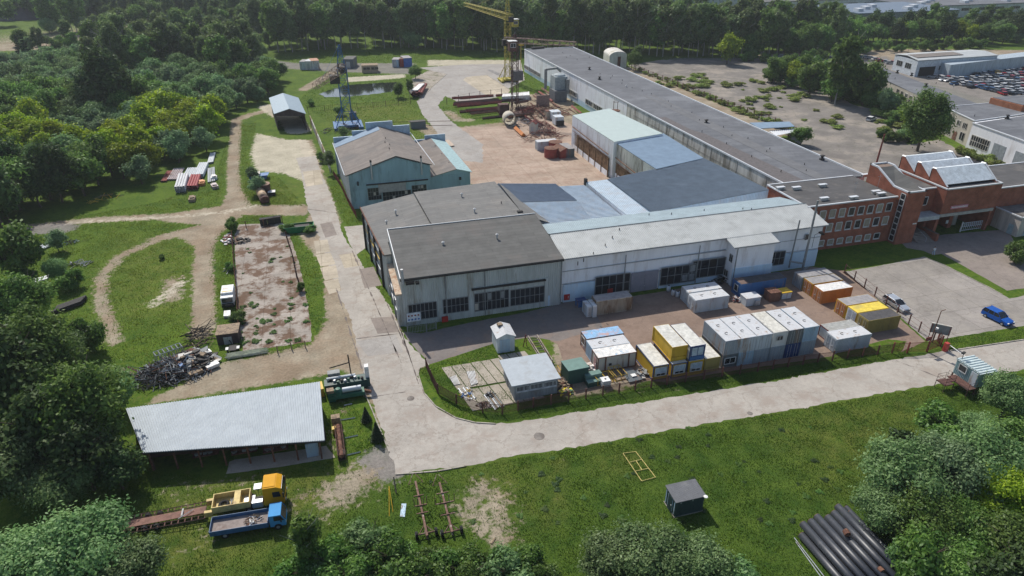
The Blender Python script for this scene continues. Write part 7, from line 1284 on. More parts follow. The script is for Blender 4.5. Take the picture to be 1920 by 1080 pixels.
r = thing('boat', 'small white and blue boat on the grass behind the rusty tank', 'boat', P(485, 340)); p = P(486, 338); MB().extr([(p.x - 2.2, p.y, .2), (p.x + 1.8, p.y, .2), (p.x + 2.4, p.y, 1.2), (p.x - 2.6, p.y, 1.2)], (.3, 2.6, 0)).build('hull', c_blue, r); MB().box(p.x - 2.2, p.y + .2, 1.22, p.x + .4, p.y + 2.4, 1.7).build('cover', m_white, r); MB().lathe(p + V(-1.4, 3.2, 1.2), [(.9, 0), (.9, .25), (.6, .25), (.6, 0)], 14).build('ring', m_white, r)
heap('debris_heap', 'white and orange rubbish heap by the top left corner of the slab lot', P(427, 450), (1.0, 3.0), .6, [m_white, m_redox, c_pink], 60, 41, (.3, .9), None, 'debris', False); heap('debris_heap', 'two white boards on the grass left of the slab lot', P(426, 507), (.7, 1.6), .2, [m_white, m_gframe], 6, 42, (1.5, 2.2), None, 'debris')
heap('earth_heap', 'black earth heap on the top left of the slab lot', P(450, 453), (2.2, 1.4), .8, [m_dark, m_black], 60, 43, (.3, .8), None, 'heap', False)
mb = MB(); a, c = P(424, 675), P(503, 663)
for i in range(46): t = V(0, (i % 12) * .13, .08 + (i // 12) * .12); k = rs.uniform(-.03, .06); mb.tube(a.lerp(c, k) + t, a.lerp(c, rs.uniform(.8, 1.02)) + t + V(0, rs.uniform(-.15, .15), 0), .05, 4)
tag(mb.build('pole_bundle', mat('peeled_wood', (.55, .56, .42), .8)), 'pale bundle of long green white poles at the foot of the slab lot', 'bundle')
# scrap heap by the dirt yard
heap('scrap_heap', 'big dark tangled scrap heap at the left end of the dirt yard', P(330, 695), (5.4, 3.6), 1.7, [m_dark, m_gframe, m_galv, m_rust, m_black, m_gframe], 420, 51, (.8, 3.2), 'stuff'); heap('scrap_heap', 'flat sheets and plastic on the tangled scrap heap', P(362, 682), (3.6, 3.4), 1.9, [m_gframe, m_dark, w_conc, m_wood, m_dark, m_rust], 90, 52, (.5, 1.8), 'stuff', long=False)
heap('timber_pile', 'pile of dark charred beams on the dirt track above the scrap heap', P(374, 642), (2.2, 5.0), 1.0, [m_dark, m_black, m_wood], 60, 53, (2.5, 4.5), None, 'timber')
heap('scrap_heap', 'grey metal frames on the near end of the scrap heap', P(290, 712), (4.2, 2.6), 1.4, [m_gframe, m_gframe, m_dark, m_black], 160, 54, (1.0, 3.2), 'stuff')
r = frame_box('bench_frame', 'grey slatted metal table frame standing behind the scrap heap', 'frame', *P(298, 686).xy, 4.0, 1.4, 1.9, .45, m_galv, .06, 6)
for i, (a, c) in enumerate((((228, 690), (262, 706)), ((232, 693), (266, 710)), ((240, 688), (272, 702)))): tag(MB().tube(P(*a, .3 + .2 * i), P(*c, .3), .2, 4).build('timber_beam', [m_wood, m_wood, m_crust][i]), ('pale brown beam, front one left of the scrap heap', 'pale brown beam, middle one left of the scrap heap', 'dark red brown beam left of the scrap heap, back one')[i], 'beam')
for i, (px, py, mt) in enumerate(((368, 703, m_wood), (343, 697, c_blue), (399, 690, m_white), (385, 668, m_galv))): p = P(px, py); tag(MB().obb((p.x, p.y, .5), (2.0 if mt is not c_blue else .6, 1.1, .5 if mt is not c_blue else 1.8), .5).build('loose_box', mt), ('open wooden box in front of the scrap heap', 'blue sheet standing against the scrap heap', 'small white box right of the scrap heap', 'grey metal box on the right side of the scrap heap')[i], 'box')
# pipe stacks in the meadow
def pipes(label, group, corners, n, layers, r, mt, name='steel_pipe', z=.1):
    """corners: near left, near right, far left picture points of the stack"""
    a, b_, c = (P(*q) for q in corners); u = (b_ - a); v = c - a; k = 0
    for l in range(layers):
        for i in range(n):
            s = a + u * ((i + .5 + .1 * rnd.random()) / n) + V(0, 0, z + r + l * r * 1.9) - v.normalized() * rnd.uniform(0, .3)
            tag(MB().pipe(s, s + v, r, r * .14, 9).build(name, mt if not isinstance(mt, list) else mt[(i + l) % len(mt)]), label, 'pipe', group); k += 1
pipes('white pipe in the square stack on the meadow edge', 'white pipes stacked on the meadow', ((329, 362), (349, 361), (337, 336)), 4, 3, .3, mat('pipe_white', (.62, .62, .62), .5))
pipes('dark red pipe in the stack right of the white pipes', 'dark red pipes stacked on the meadow', ((351, 357), (371, 356), (359, 335)), 4, 2, .32, mat('pipe_red', (.33, .07, .07), .6, stain=(.45, .3, .3), stam=.3))
pipes('pale silver pipe in the long row behind the red pipes', 'silver pipes lying in rows on the meadow', ((364, 335), (382, 334), (375, 312)), 5, 2, .3, m_gal2); pipes('silver pipe lying in the row behind the white pipe stack', 'silver pipes behind the white stack', ((342, 336), (361, 335), (352, 318)), 5, 1, .28, m_gal2)
pipes('thin pinkish pipe at the left end of the meadow stacks', 'thin pinkish pipes', ((313, 339), (335, 338), (326, 318)), 6, 1, .22, c_pink); pipes('thin dark red pipe leftmost of the meadow stacks', 'thin dark red pipes', ((302, 342), (313, 341), (313, 323)), 5, 1, .2, m_redox); pipes('grey steel profile lying beside the wood edge fence', 'grey profiles by the fence', ((389, 344), (404, 341), (389, 318)), 4, 1, .2, m_galv); pipes('pale profile in the farthest small stack at the wood edge', 'farthest profiles at the wood edge', ((389, 308), (400, 306), (394, 290)), 4, 1, .25, m_gal2)
for i, (lb, px, py, mt) in enumerate((('orange pink brick pallet right of the red pipes', 379, 346, c_or), ('pale pink bag lying near the meadow fence', 403, 352, c_pink), ('brown wooden pallet stack below the red pipes', 361, 376, m_wood), ('white box at the right end of the meadow stacks', 402, 336, m_white))): p = P(px, py); tag(MB().obb((p.x, p.y, .4), (1.5, 2.6 if i < 3 else 1.8, .8), .3 * (i == 1)).obb((p.x, p.y + .1, .95), (1.1, 1.6, .3), .2).build('pallet_load', mt), lb, 'pallet load')
pipes('white pole in the bundle lying in the meadow under the grey willow', 'white poles in the left meadow', ((44, 484), (50, 473), (95, 464)), 6, 1, .16, m_gal2); pipes('black pole in the lower bundle at the left wood edge', 'black poles at the left wood edge', ((100, 592), (112, 579), (155, 572)), 7, 2, .2, m_dark); pipes('grey pole in the bundle between the white and black poles', 'grey poles in the left meadow', ((54, 536), (58, 528), (92, 525)), 5, 1, .15, m_gal2)
heap('debris_heap', 'small silver blue debris heap in the left meadow', P(132, 456), (1.8, 1), .5, [m_galv, c_lb, m_dark], 30, 45, (.4, 1.2), None, 'debris'); heap('debris_heap', 'dark frames lying in the left meadow below the silver debris', P(146, 496), (2.6, 1.4), .5, [m_dark, m_galv, w_conc], 40, 46, (.5, 2), None, 'debris'); heap('debris_heap', 'white board and stones at the wood edge below the black poles', P(155, 625), (1.6, 2.2), .4, [m_white, w_conc], 16, 47, (.6, 1.6), None, 'debris', False)
heap('debris_heap', 'yellow frame scrap at the shaded wood edge', P(180, 379), (2.2, 1), .6, [m_yellow], 12, 48, (1, 2.5), None, 'debris'); heap('debris_heap', 'brown frame scrap right of the yellow one at the wood edge', P(204, 370), (2.6, 1.2), .8, [m_wood, m_yellow], 16, 49, (1.5, 3), None, 'debris')
# ------------------------------------------------------------ machines by the open shed
m_mg = mat('machine_green', (.03, .12, .08), .5, stain=(.10, .07, .05), stam=.3); m_mdg = mat('machine_dark_green', (.025, .065, .06), .5, stain=(.08, .07, .06), stam=.3)
r = thing('machine', 'long dark green machine with a pale top rail beside the open shed', 'machine', P(650, 735)); p = P(611, 742); MB().box(p.x, p.y, .5, p.x + 6.6, p.y + 1.7, 1.7).box(p.x + .2, p.y + .2, .1, p.x + 1.0, p.y + 1.5, .5).box(p.x + 5.4, p.y + .2, .1, p.x + 6.2, p.y + 1.5, .5).build('bed', m_mdg, r); MB().tube((p.x + .4, p.y + 1.3, 2.0), (p.x + 4.6, p.y + 1.3, 2.0), .22, 8).build('rail', m_gal2, r)
MB().box(p.x + 6.0, p.y + .5, 1.7, p.x + 6.6, p.y + 1.4, 3.6).build('white_cabinet', m_white, r); MB().tube((p.x + 4.0, p.y + 1.8, 1.6), (p.x + 3.9, p.y + 1.8, 5.4), .1, 6).tube((p.x + 3.9, p.y + 1.8, 4.0), (p.x + 1.0, p.y + 2.6, 3.0), .1, 4).build('post', m_dark, r); MB().box(p.x + .6, p.y + 2.2, 1.2, p.x + 2.4, p.y + 3.2, 2.2).build('motor_box', m_gframe, r)
for i in range(10): MB().obb((p.x + 1.0 + i * .5, p.y + rs.uniform(.3, 1.3), 1.85), (.35, .3, .4), rs.random()).build('fitting', [m_dark, m_galv, m_mg][i % 3], r)
r = thing('machine', 'bright green lathe with a silver roller in front of the dark green machine', 'machine', P(660, 755)); p = P(617, 757); MB().box(p.x + .3, p.y, .5, p.x + 5.2, p.y + 1.3, 1.1).box(p.x, p.y + .1, .1, p.x + 1.0, p.y + 1.3, 1.5).build('bed', m_mg, r); MB().tube((p.x + 2.1, p.y + .7, 1.5), (p.x + 4.8, p.y + .7, 1.5), .38, 14).build('roller', m_gal2, r); MB().lathe((p.x + 1.5, p.y + .6, 1.1), [(0, 0), (.6, 0), (.6, .5), (.35, .9), (0, .95)], 12).build('head', m_mg, r)
MB().box(p.x - .1, p.y + .2, 1.55, p.x + .9, p.y + 1.1, 2.0).build('top_box', m_wood, r); MB().tube((p.x + 5.2, p.y + .6, .9), (p.x + 6.2, p.y + .3, .7), .25, 8).build('shaft', m_rust, r)
tag(MB().obb(P(603, 738) + V(0, 0, .8), (.7, 2.0, 1.4), .1).build('yellow_box', m_yellow), 'yellow box between the open shed and the green machines', 'box')
for i, (a, c) in enumerate((((622, 790), (666, 783)), ((647, 821), (671, 816)), ((651, 853), (676, 847)), ((645, 760), (660, 757)))): tag(MB().tube(P(*a, .12), P(*c, .12), .09, 4).build('post', m_galv), ('pale post lying in the grass right of the shed, topmost', 'pale post lying in the grass right of the shed, second', 'pale post lying in the grass right of the shed, lowest', 'short pale post below the green machines')[i], 'post')
r = thing('machine', 'long rusty brown conveyor machine lying by the right end of the open shed', 'machine', P(638, 830)); a, c = P(634, 800, .7), P(641, 858, .7)
lattice(MB(), a, c, .9, .9, 8, .06).build('frame', m_crust, r); MB().tube(a + V(.0, 0, .2), c + V(0, 0, .2), .32, 8).build('screw', m_rust, r); MB().obb(P(631, 797) + V(0, .2, .8), (1.2, 1.0, 1.2), 0).build('hopper', m_wood, r); MB().obb(P(641, 858) + V(0, 0, .5), (.9, .8, 1.0), 0).build('motor', m_dark, r); MB().obb(P(628, 812) + V(0, 0, .5), (.6, .7, .9), 0).build('box', m_yellow, r)
# ------------------------------------------------------------ trucks
def W3(o_, a): return lambda x, y, z: V(o_.x + x * math.cos(a) - y * math.sin(a), o_.y + x * math.sin(a) + y * math.cos(a), z)
def lb_(f, mb, x0, y0, z0, x1, y1, z1, m=0): return mb.extr([f(x0, y0, z0), f(x1, y0, z0), f(x1, y1, z0), f(x0, y1, z0)], (0, 0, z1 - z0), m)
def wheels(f, r, xs_, w, rad):
    for x in xs_:
        for s in (-1, 1): wh = MB().tube(f(x, s * (w - .18), rad), f(x, s * (w + .12), rad), rad, 14).build('wheel', m_black, r); MB().tube(f(x, s * (w + .0), rad), f(x, s * (w + .14), rad), rad * .5, 10).build('rim', m_gframe, wh)
a, c = P(399, 997), P(532, 975); ang = math.atan2(c.y - a.y, c.x - a.x); r = thing('flatbed_truck', 'small blue pickup truck with an open load bed parked on the grass', 'truck', a); a, c = P(397, 1014), P(538, 992); o_ = a; L_ = (c - a).length; f = W3(o_ + V(-math.sin(ang), math.cos(ang), 0) * 1.1, ang); w = 1.12
cabx = L_ - 1.75; mb = MB(); lb_(f, mb, 0, -w, .8, cabx - .15, w, .9); mb.build('bed_floor', mat('bed_floor', (.26, .22, .20), .9, stain=(.15, .1, .08), stam=.5), r)
mb = MB(); lb_(f, mb, 0, -w - .05, .7, cabx - .15, -w, 1.4); lb_(f, mb, 0, w, .7, cabx - .15, w + .05, 1.4); lb_(f, mb, -.05, -w, .7, 0, w, 1.4); lb_(f, mb, cabx - .2, -w, .7, cabx - .15, w, 1.6); mb.build('bed_side', mat('bed_blue', (.03, .10, .22), .5), r)
mb = MB(); cp = [(cabx, .5), (L_, .5), (L_, 1.25), (L_ - .42, 2.15), (cabx, 2.15)]; mb.extr([f(x, -w + .08, z) for x, z in cp], f(0, w - .08, 0) - f(0, -w + .08, 0)); mb.build('cab', mat('cab_blue', (.06, .27, .55), .6, var=.06, spec=.1), r)
mb = MB(); mb.extr([f(L_ + .02, -w + .2, 1.28), f(L_ - .40, -w + .2, 2.08), f(L_ - .40, w - .2, 2.08), f(L_ + .02, w - .2, 1.28)], (0.02, 0, .02)); mb.build('windscreen', m_glass, r)
for s in (-1, 1): mb = MB(); mb.extr([f(cabx + .5, s * (w - .07), 1.35), f(L_ - .12, s * (w - .07), 1.35), f(L_ - .45, s * (w - .07), 2.0), f(cabx + .5, s * (w - .07), 2.0)], f(0, s * .02, 0) - f(0, 0, 0)); mb.build('side_window', m_glass, r)
lb_(f, MB(), .2, -.5, .45, L_ - .3, .5, .7).build('chassis', m_dark, r); wheels(f, r, (1.5, L_ - .9), w - .12, .42)
heap('scrap_load', 'rusty canister and white scrap lying in the blue truck bed', f(4.6, 0, 0) + V(0, 0, .9), (1.0, .7), .3, [m_rust, m_white, m_wood], 26, 61, (.3, .8), None, 'load').location.z = .9
for s in (-1, 1): lb_(f, MB(), L_ - .5, s * 1.32 - .06, 1.35, L_ - .35, s * 1.32 + .06, 1.75).build('mirror', m_dark, r); lb_(f, MB(), L_ - .02, s * .75 - .13, .75, L_ + .03, s * .75 + .13, .95).build('headlight', m_white, r)
# yellow tractor unit
a, c = P(478, 962), P(534, 950); r = thing('tractor_truck', 'yellow truck tractor unit with bare dark chassis parked behind the blue truck', 'truck', a); f = W3(P(470, 968) + V(0, 1.6, 0), ang); w = 1.2
lb_(f, MB(), -.5, -.45, .7, 4.2, .45, 1.0).build('chassis', m_dark, r); mb = MB(); cp = [(1.8, .9), (4.1, .9), (4.2, 1.9), (3.95, 3.2), (3.4, 3.5), (1.9, 3.5)]; mb.extr([f(x, -w, z) for x, z in cp], f(0, w, 0) - f(0, -w, 0)); mb.build('cab', mat('cab_yellow', (.60, .30, .015), .6, var=.08, spec=.1), r)
mb = MB(); mb.extr([f(4.19, -w + .1, 2.0), f(3.98, -w + .1, 3.1), f(3.98, w - .1, 3.1), f(4.19, w - .1, 2.0)], f(.03, 0, 0) - f(0, 0, 0)); mb.build('windscreen', m_glass, r); mb = MB(); mb.extr([f(2.9, -w - .01, 2.0), f(3.8, -w - .01, 2.0), f(3.7, -w - .01, 2.8), f(2.9, -w - .01, 2.8)], f(0, -.02, 0) - f(0, 0, 0)); mb.build('side_window', m_glass, r)
for s in (-1, 1): lb_(f, MB(), 4.05, s * 1.42 - .08, 2.0, 4.2, s * 1.42 + .08, 2.7).build('mirror', m_dark, r); lb_(f, MB(), 4.2, s * .85 - .16, 1.05, 4.25, s * .85 + .16, 1.3).build('headlight', m_white, r)
lb_(f, MB(), 1.9, -1.0, 3.52, 3.3, 1.0, 3.56).build('roof_hatch', MATS['cab_yellow'], r); lb_(f, MB(), .4, -1.1, .7, 1.6, -.5, 1.5).build('fuel_tank', m_galv, r); lb_(f, MB(), -.6, -.6, 1.0, .6, .6, 1.15).build('fifth_wheel', m_galv, r)
for k in range(5): lb_(f, MB(), .6, .3 + k * .2, 2.2, 1.5, .42 + k * .2, 2.35).build('step', m_galv, r)
wheels(f, r, (-.0, 3.3), w - .15, .5)
# yellow gooseneck and rusty ramp trailer
r = thing('lowloader', 'long rusty low loader trailer with a yellow box neck behind the trucks', 'trailer', P(400, 960)); f = W3(P(403, 972) + V(0, .9, 0), ang + .02); w = 1.15
mb = MB(); lb_(f, mb, 0, -w, 1.0, 4.2, -w + .1, 1.9); lb_(f, mb, 0, w - .1, 1.0, 4.2, w, 1.9); lb_(f, mb, 0, -w + .1, 1.0, .1, w - .1, 1.9); lb_(f, mb, 4.1, -w + .1, 1.0, 4.2, w - .1, 1.9); lb_(f, mb, .1, -w + .1, 1.0, 4.1, w - .1, 1.1); lb_(f, mb, 2.4, -w + .1, 1.12, 3.1, w - .1, 1.88); lb_(f, mb, -.9, -w, .6, -.04, -w + .4, 1.3); lb_(f, mb, -.9, w - .4, .6, -.04, w, 1.3); mb.build('neck_box', mat('neck_yellow', (.55, .42, .16), .6, stain=(.3, .2, .1), stam=.3), r)
mb = MB(); n = 13; Lr = 9.5
for s in (-1, 1):
    for k in (0, .55): mb.tube(f(-.9, s * 1.35 - s * k, .75), f(-.9 - Lr, s * 1.35 - s * k, .5), .07, 4)
    for i in range(n + 1): mb.tube(f(-.9 - Lr * i / n, s * 1.35, .75 - .25 * i / n), f(-.9 - Lr * i / n, s * .8, .75 - .25 * i / n), .06, 4)
mb.extr([f(-.9, -.55, .76), f(-.9 - Lr, -.55, .5), f(-.9 - Lr, .55, .5), f(-.9, .55, .76)], (0, 0, .06)); mb.build('ramp', mat('ramp_rust', (.20, .11, .085), .85, var=.3, stain=(.10, .06, .05), stam=.4), r); wheels(f, r, (-7.5, -6.2), 1.0, .38)
r = thing('tyre', 'loose black tyre lying inside the yellow box of the low loader', 'tyre', f(1.2, -.2, 1.12)); c = f(1.2, -.2, 1.15); MB().lathe(c, [(.3, .1), (.42, 0), (.6, .02), (.66, .14), (.6, .28), (.42, .3), (.3, .2), (.3, .1)], 20).build('tread', m_black, r, True)
tag(MB().tube(f(1.9, -.7, 1.25), f(2.2, .6, 1.3), .06, 4).tube(f(2.1, -.7, 1.2), f(1.9, .5, 1.3), .05, 4).build('steel_bar', m_galv), 'loose steel bars beside the tyre in the yellow box', 'bars'); tag(MB().tube(f(-3.8, -.9, .95), f(-2.3, .2, .95), .05, 4).tube(f(-3.5, -.5, .95), f(-3.5, .6, .95), .09, 4).build('white_bar', m_white), 'white bent bar lying on the rusty ramp', 'bar')
# pole trailers
def pole_trailer(label, a, c, cross, wh):
    a, c = P(*a, .7), P(*c, .7); d = (c - a); L_ = d.length; ang = math.atan2(d.y, d.x); f = W3(V(a.x, a.y, 0), ang); r = thing('pole_trailer', label, 'trailer', V(a.x, a.y, 0)); mt = mat('trailer_rust', (.17, .10, .075), .85, var=.4, scale=3, stain=(.42, .39, .35), stam=.3, stsc=1.5)
    mb = MB(); lb_(f, mb, 0, -.12, .6, L_, .12, .82); mb.build('beam', mt, r); k = 0
    for t, w, post in cross:
        mb = MB(); x = L_ * t; lb_(f, mb, x - .05, -w, .86, x + .05, w, .97)
        if post:
            for s in (-1, -.45, .45, 1): mb.tube(f(x, s * w, 1.0), f(x, s * w, 2.1), .05, 4)
        mb.build('bolster', mt, r)
    MB().tube(f(L_ * .9, -.1, .7), f(L_ + .2, 0, .45), .09, 4).tube(f(L_ * wh, -1.15, .5), f(L_ * wh, 1.15, .5), .09, 6).tube(f(L_ * (wh - .13), 0, .7), f(L_ * wh, .8, .55), .06, 4).tube(f(L_ * (wh - .13), 0, .7), f(L_ * wh, -.8, .55), .06, 4).build('axle', mt, r); wheels(f, r, (L_ * wh,), 1.15, .45)
    MB().tube(f(.2, -.9, .6), f(-1.3, -.1, .9), .05, 4).tube(f(.2, .9, .6), f(-1.3, .1, .9), .05, 4).tube(f(.2, -.9, .6), f(.2, .9, .6), .05, 4).build('drawbar', mt, r)
pole_trailer('long rusty pole trailer lying in the grass, left one', (779, 903), (801, 1005), ((.3, .6, False), (.48, .75, True), (.62, .7, False)), .93)
pole_trailer('long rusty pole trailer with upright stakes, right one', (824, 905), (848, 998), ((.25, .75, False), (.45, 1.15, True), (.68, .85, False)), .96)
p = P(745, 952); b = thing('field_frame', 'narrow yellow frame standing in the grass near the fence post', 'frame', p); MB().tube(P(731, 925), P(729, 925) + V(0, 0, .6), .04, 4).tube(P(730, 968), P(731, 925) + V(0, 0, 1.2), .04, 4).tube(P(737, 960), P(731, 925) + V(0, 0, 1.2), .04, 4).build('bars', m_yellow, b)
tag(MB().tube(P(743, 925), P(740, 913) + V(0, 0, 1.7), .09, 6).build('wooden_post', m_wood), 'leaning wooden post at the grass corner of the road', 'post'); tag(MB().extr([P(753, 945), P(762, 945), P(759, 970), P(750, 969)], (0, 0, .08)).build('plastic_sheet', c_lb), 'pale blue plastic sheet strip lying in the grass', 'sheet'); tag(MB().tube(P(921, 1020), P(928, 1010), .14, 6).build('log', m_wood), 'short pale log lying on the bare patch of the lawn', 'log')
# black pipes at lower right
m_bp = mat('pipe_black', (.030, .034, .043), .45, var=.15, scale=1.5, stain=(.06, .063, .072), stam=.3, stsc=1, spec=.6)
s0, s1 = P(1497, 1003), P(1572, 968); dp = (P(1660, 1088, .4) - P(1548, 968, .4)).normalized()
for i in range(15):
    up_ = i % 2; k = i // 2; rr = .44 if k < 6 else .3; s = s0.lerp(s1, (k + .5 * up_) / 5.6) + dp * rnd.uniform(-.5, .7); z = .78 * up_ if k < 6 else .55 * up_; s.z = .0; e = s + dp * (12.5 if k < 7 else 7)
    r = thing('black_pipe', f'' if False else ('big black pipe in the heap on the lawn by the right wood' if rr > .4 else 'thinner black pipe in the heap on the lawn by the right wood'), 'pipe', V(s.x, s.y, 0), 'big black pipes' if rr > .4 else 'thinner black pipes'); zz = V(0, 0, rr + z - s.z)
    MB().pipe(s + zz, e + zz, rr, .05, 20).build('shell', m_bp, r, True); MB().pipe(s + zz - (e - s).normalized() * .05, s + zz, rr - .02, .05, 20).build('rim', m_rust, r)
for i, (a, c) in enumerate((((1489, 1008), (1560, 1100)), ((1492, 1016), (1556, 1105)))): tag(MB().tube(P(*a, .1), P(*c, .1), .05, 6).build('thin_rod', m_galv), 'thin pale rod lying along the left side of the black pipes', 'rod', 'thin rods by the black pipes')
tag(MB().tube(P(1585, 995, 1.9), P(1590, 1003, 1.9), .35, 10).tube(P(1648, 1065, 1.6), P(1655, 1072, 1.6), .3, 10).build('pipe_coupling', m_rust), 'rusty coupling lying on the black pipe heap', 'coupling')
# person in front of the office
p = P(1749, 478); r = thing('person', 'person in white top and pale blue trousers walking before the brick office', 'person', p)
def skin(name, pts, edges, rad, mt, parent):
    me = bpy.data.meshes.new(name); me.from_pydata(pts, edges, []); o = bpy.data.objects.new(name, me); COL.objects.link(o); o.parent = parent; m = o.modifiers.new('s', 'SKIN'); m.use_smooth_shade = True
    for v, q in zip(me.skin_vertices[0].data if me.skin_vertices else [], rad): v.radius = (q, q)
    s = o.modifiers.new('u', 'SUBSURF'); s.levels = s.render_levels = 1; me.materials.append(mt); return o
def skin2(name, pts, edges, rad, mt, parent):
    import bmesh
    bm = bmesh.new(); ly = bm.verts.layers.skin.verify(); vs = [bm.verts.new(q) for q in pts]
    for v, q in zip(vs, rad): v[ly].radius = (q, q)
    vs[0][ly].use_root = True
    for a, b_ in edges: bm.edges.new((vs[a], vs[b_]))
    me = bpy.data.meshes.new(name); bm.to_mesh(me); bm.free(); o = bpy.data.objects.new(name, me); COL.objects.link(o); o.parent = parent
    m = o.modifiers.new('s', 'SKIN'); m.use_smooth_shade = True; s = o.modifiers.new('u', 'SUBSURF'); s.levels = s.render_levels = 1; me.materials.append(mt); return o
m_skin = mat('skin', (.45, .28, .2), .6, var=.05); m_tr = mat('trousers_pale_blue', (.38, .46, .55), .8); m_sh = mat('shirt_white', (.72, .73, .75), .8)
pts = [(0, 0, .98), (-.1, 0, .93), (-.12, .12, .52), (-.12, -.05, .1), (-.12, .1, .04), (.1, 0, .93), (.12, -.1, .5), (.12, -.3, .12), (.12, -.16, .04), (0, 0, 1.25), (0, 0, 1.5), (0, 0, 1.6), (0, .02, 1.72), (0, .02, 1.84), (-.2, 0, 1.5), (-.27, .08, 1.22), (-.25, .2, 1.0), (-.25, .26, .9), (.2, 0, 1.5), (.27, -.08, 1.22), (.25, .06, 1.0), (.25, .12, .9)]
eds = [(0, 1), (1, 2), (2, 3), (3, 4), (0, 5), (5, 6), (6, 7), (7, 8), (0, 9), (9, 10), (10, 11), (11, 12), (12, 13), (10, 14), (14, 15), (15, 16), (16, 17), (10, 18), (18, 19), (19, 20), (20, 21)]
rad = [.14, .1, .07, .05, .05, .1, .07, .05, .05, .14, .14, .06, .1, .08, .07, .05, .04, .04, .07, .05, .04, .04]
skin2('body', pts, eds, rad, m_skin, r)
skin2('trousers', [pts[i] for i in (0, 1, 2, 3, 5, 6, 7)], [(0, 1), (1, 2), (2, 3), (0, 4), (4, 5), (5, 6)], [.17, .12, .09, .08, .12, .09, .08], m_tr, r); skin2('shirt', [pts[i] for i in (9, 0, 10, 14, 15, 18, 19)], [(0, 1), (0, 2), (2, 3), (3, 4), (2, 5), (5, 6)], [.18, .17, .17, .1, .075, .1, .075], m_sh, r)
MB().lathe((p.x, p.y + .03, 1.8), [(.11, 0), (.12, .05), (.08, .12), (0, .15)], 10).build('hair', m_dark, r)
# ------------------------------------------------------------ trees
def zone(poly, step, seeds, jitter=.45, smin=.75, smax=1.2, labels=None, seed=1, skip=None):
    q = pxs(*poly); rs = random.Random(seed); xs = [p.x for p in q]; ys = [p.y for p in q]; n = 0; SP = [(P(a, b_), k) for a, b_, k in seeds]
    y = min(ys); row = 0
    while y < max(ys):
        x = min(xs) + (step / 2 if row % 2 else 0)
        while x < max(xs):
            X_, Y_ = x + rs.uniform(-jitter, jitter) * step, y + rs.uniform(-jitter, jitter) * step
            if inpoly(np.array([X_]), np.array([Y_]), q)[0]:
                d = sorted(((V(X_, Y_) - s).length * rs.uniform(.75, 1.3), k) for s, k in SP)[0][1]; var = {'willow': 2, 'grey': 2, 'maple': 2, 'green': 2, 'poplar': 3}.get(d, 1); k = d + str(rs.randrange(var)); lb = labels[d]
                tree(k, (X_, Y_), rs.uniform(smin, smax), lb, lb + ' group' if False else lb); n += 1
            x += step
        y += step * .87; row += 1
    return n
L1_ = {'maple': 'bright yellow green maple in the wood left of the track', 'grey': 'silvery grey willow in the wood left of the track', 'dark': 'dark dense alder in the wood left of the track', 'willow': 'dull green willow in the wood left of the track', 'green': 'mid green lime in the wood left of the track', 'poplar': 'slender aspen at the back of the left wood'}
na = zone([(-60, 470), (0, 455), (60, 395), (150, 370), (270, 345), (330, 322), (395, 285), (418, 240), (425, 215), (470, 200), (500, 185), (540, 150), (500, 128), (380, 118), (200, 112), (0, 128), (-120, 200)], 7.2,
     [(20, 290, 'maple'), (110, 300, 'maple'), (180, 290, 'maple'), (70, 345, 'grey'), (120, 330, 'willow'), (230, 330, 'maple'), (260, 300, 'maple'), (260, 345, 'grey'), (170, 270, 'grey'), (310, 285, 'maple'), (340, 265, 'maple'), (380, 240, 'maple'), (330, 300, 'grey'), (385, 290, 'grey'), (410, 230, 'willow'), (200, 350, 'green'), (90, 385, 'dark'),
      (30, 200, 'willow'), (80, 180, 'grey'), (120, 210, 'green'), (60, 240, 'green'), (150, 235, 'willow'), (280, 210, 'green'), (300, 180, 'grey'), (350, 200, 'willow'), (400, 190, 'willow'), (440, 190, 'grey'), (480, 170, 'green'), (350, 150, 'willow'), (430, 140, 'poplar'), (280, 140, 'poplar'), (500, 150, 'grey'), (20, 150, 'grey'), (110, 150, 'willow')], .4, .85, 1.3, L1_, 3)
treepx('dark0', 196, 145, 9.0, 'huge very dark round alder in the middle of the left wood', zs=1.0); treepx('dark0', 170, 170, 6.5, 'dark alder just left in front of the huge dark one', zs=1.0)
treepx('spruce0', 47, 92, 4.2, 'dark pointed spruce standing alone in the far left wood'); treepx('spruce0', 33, 84, 3, 'smaller dark spruce left of the pointed one')
# thin trees along the dirt track far left and behind
for i in range(44): k = rs.choice(['poplar0', 'poplar1', 'poplar2', 'green0', 'willow0']); px = 40 + i * 11 + rs.uniform(-8, 8); tree(k, P(px, 108 - rs.uniform(0, 22)), rs.uniform(.7, 1.05), 'slender tree in the loose row before the far left track', 'loose row of trees before the far left track')
for i in range(34): tree(rs.choice(['willow1', 'green1', 'grey0', 'poplar2']), P(rs.uniform(90, 560), rs.uniform(56, 64)), rs.uniform(1.0, 1.5), 'tree on the wood edge beyond the far left track', 'wood edge beyond the far left track')
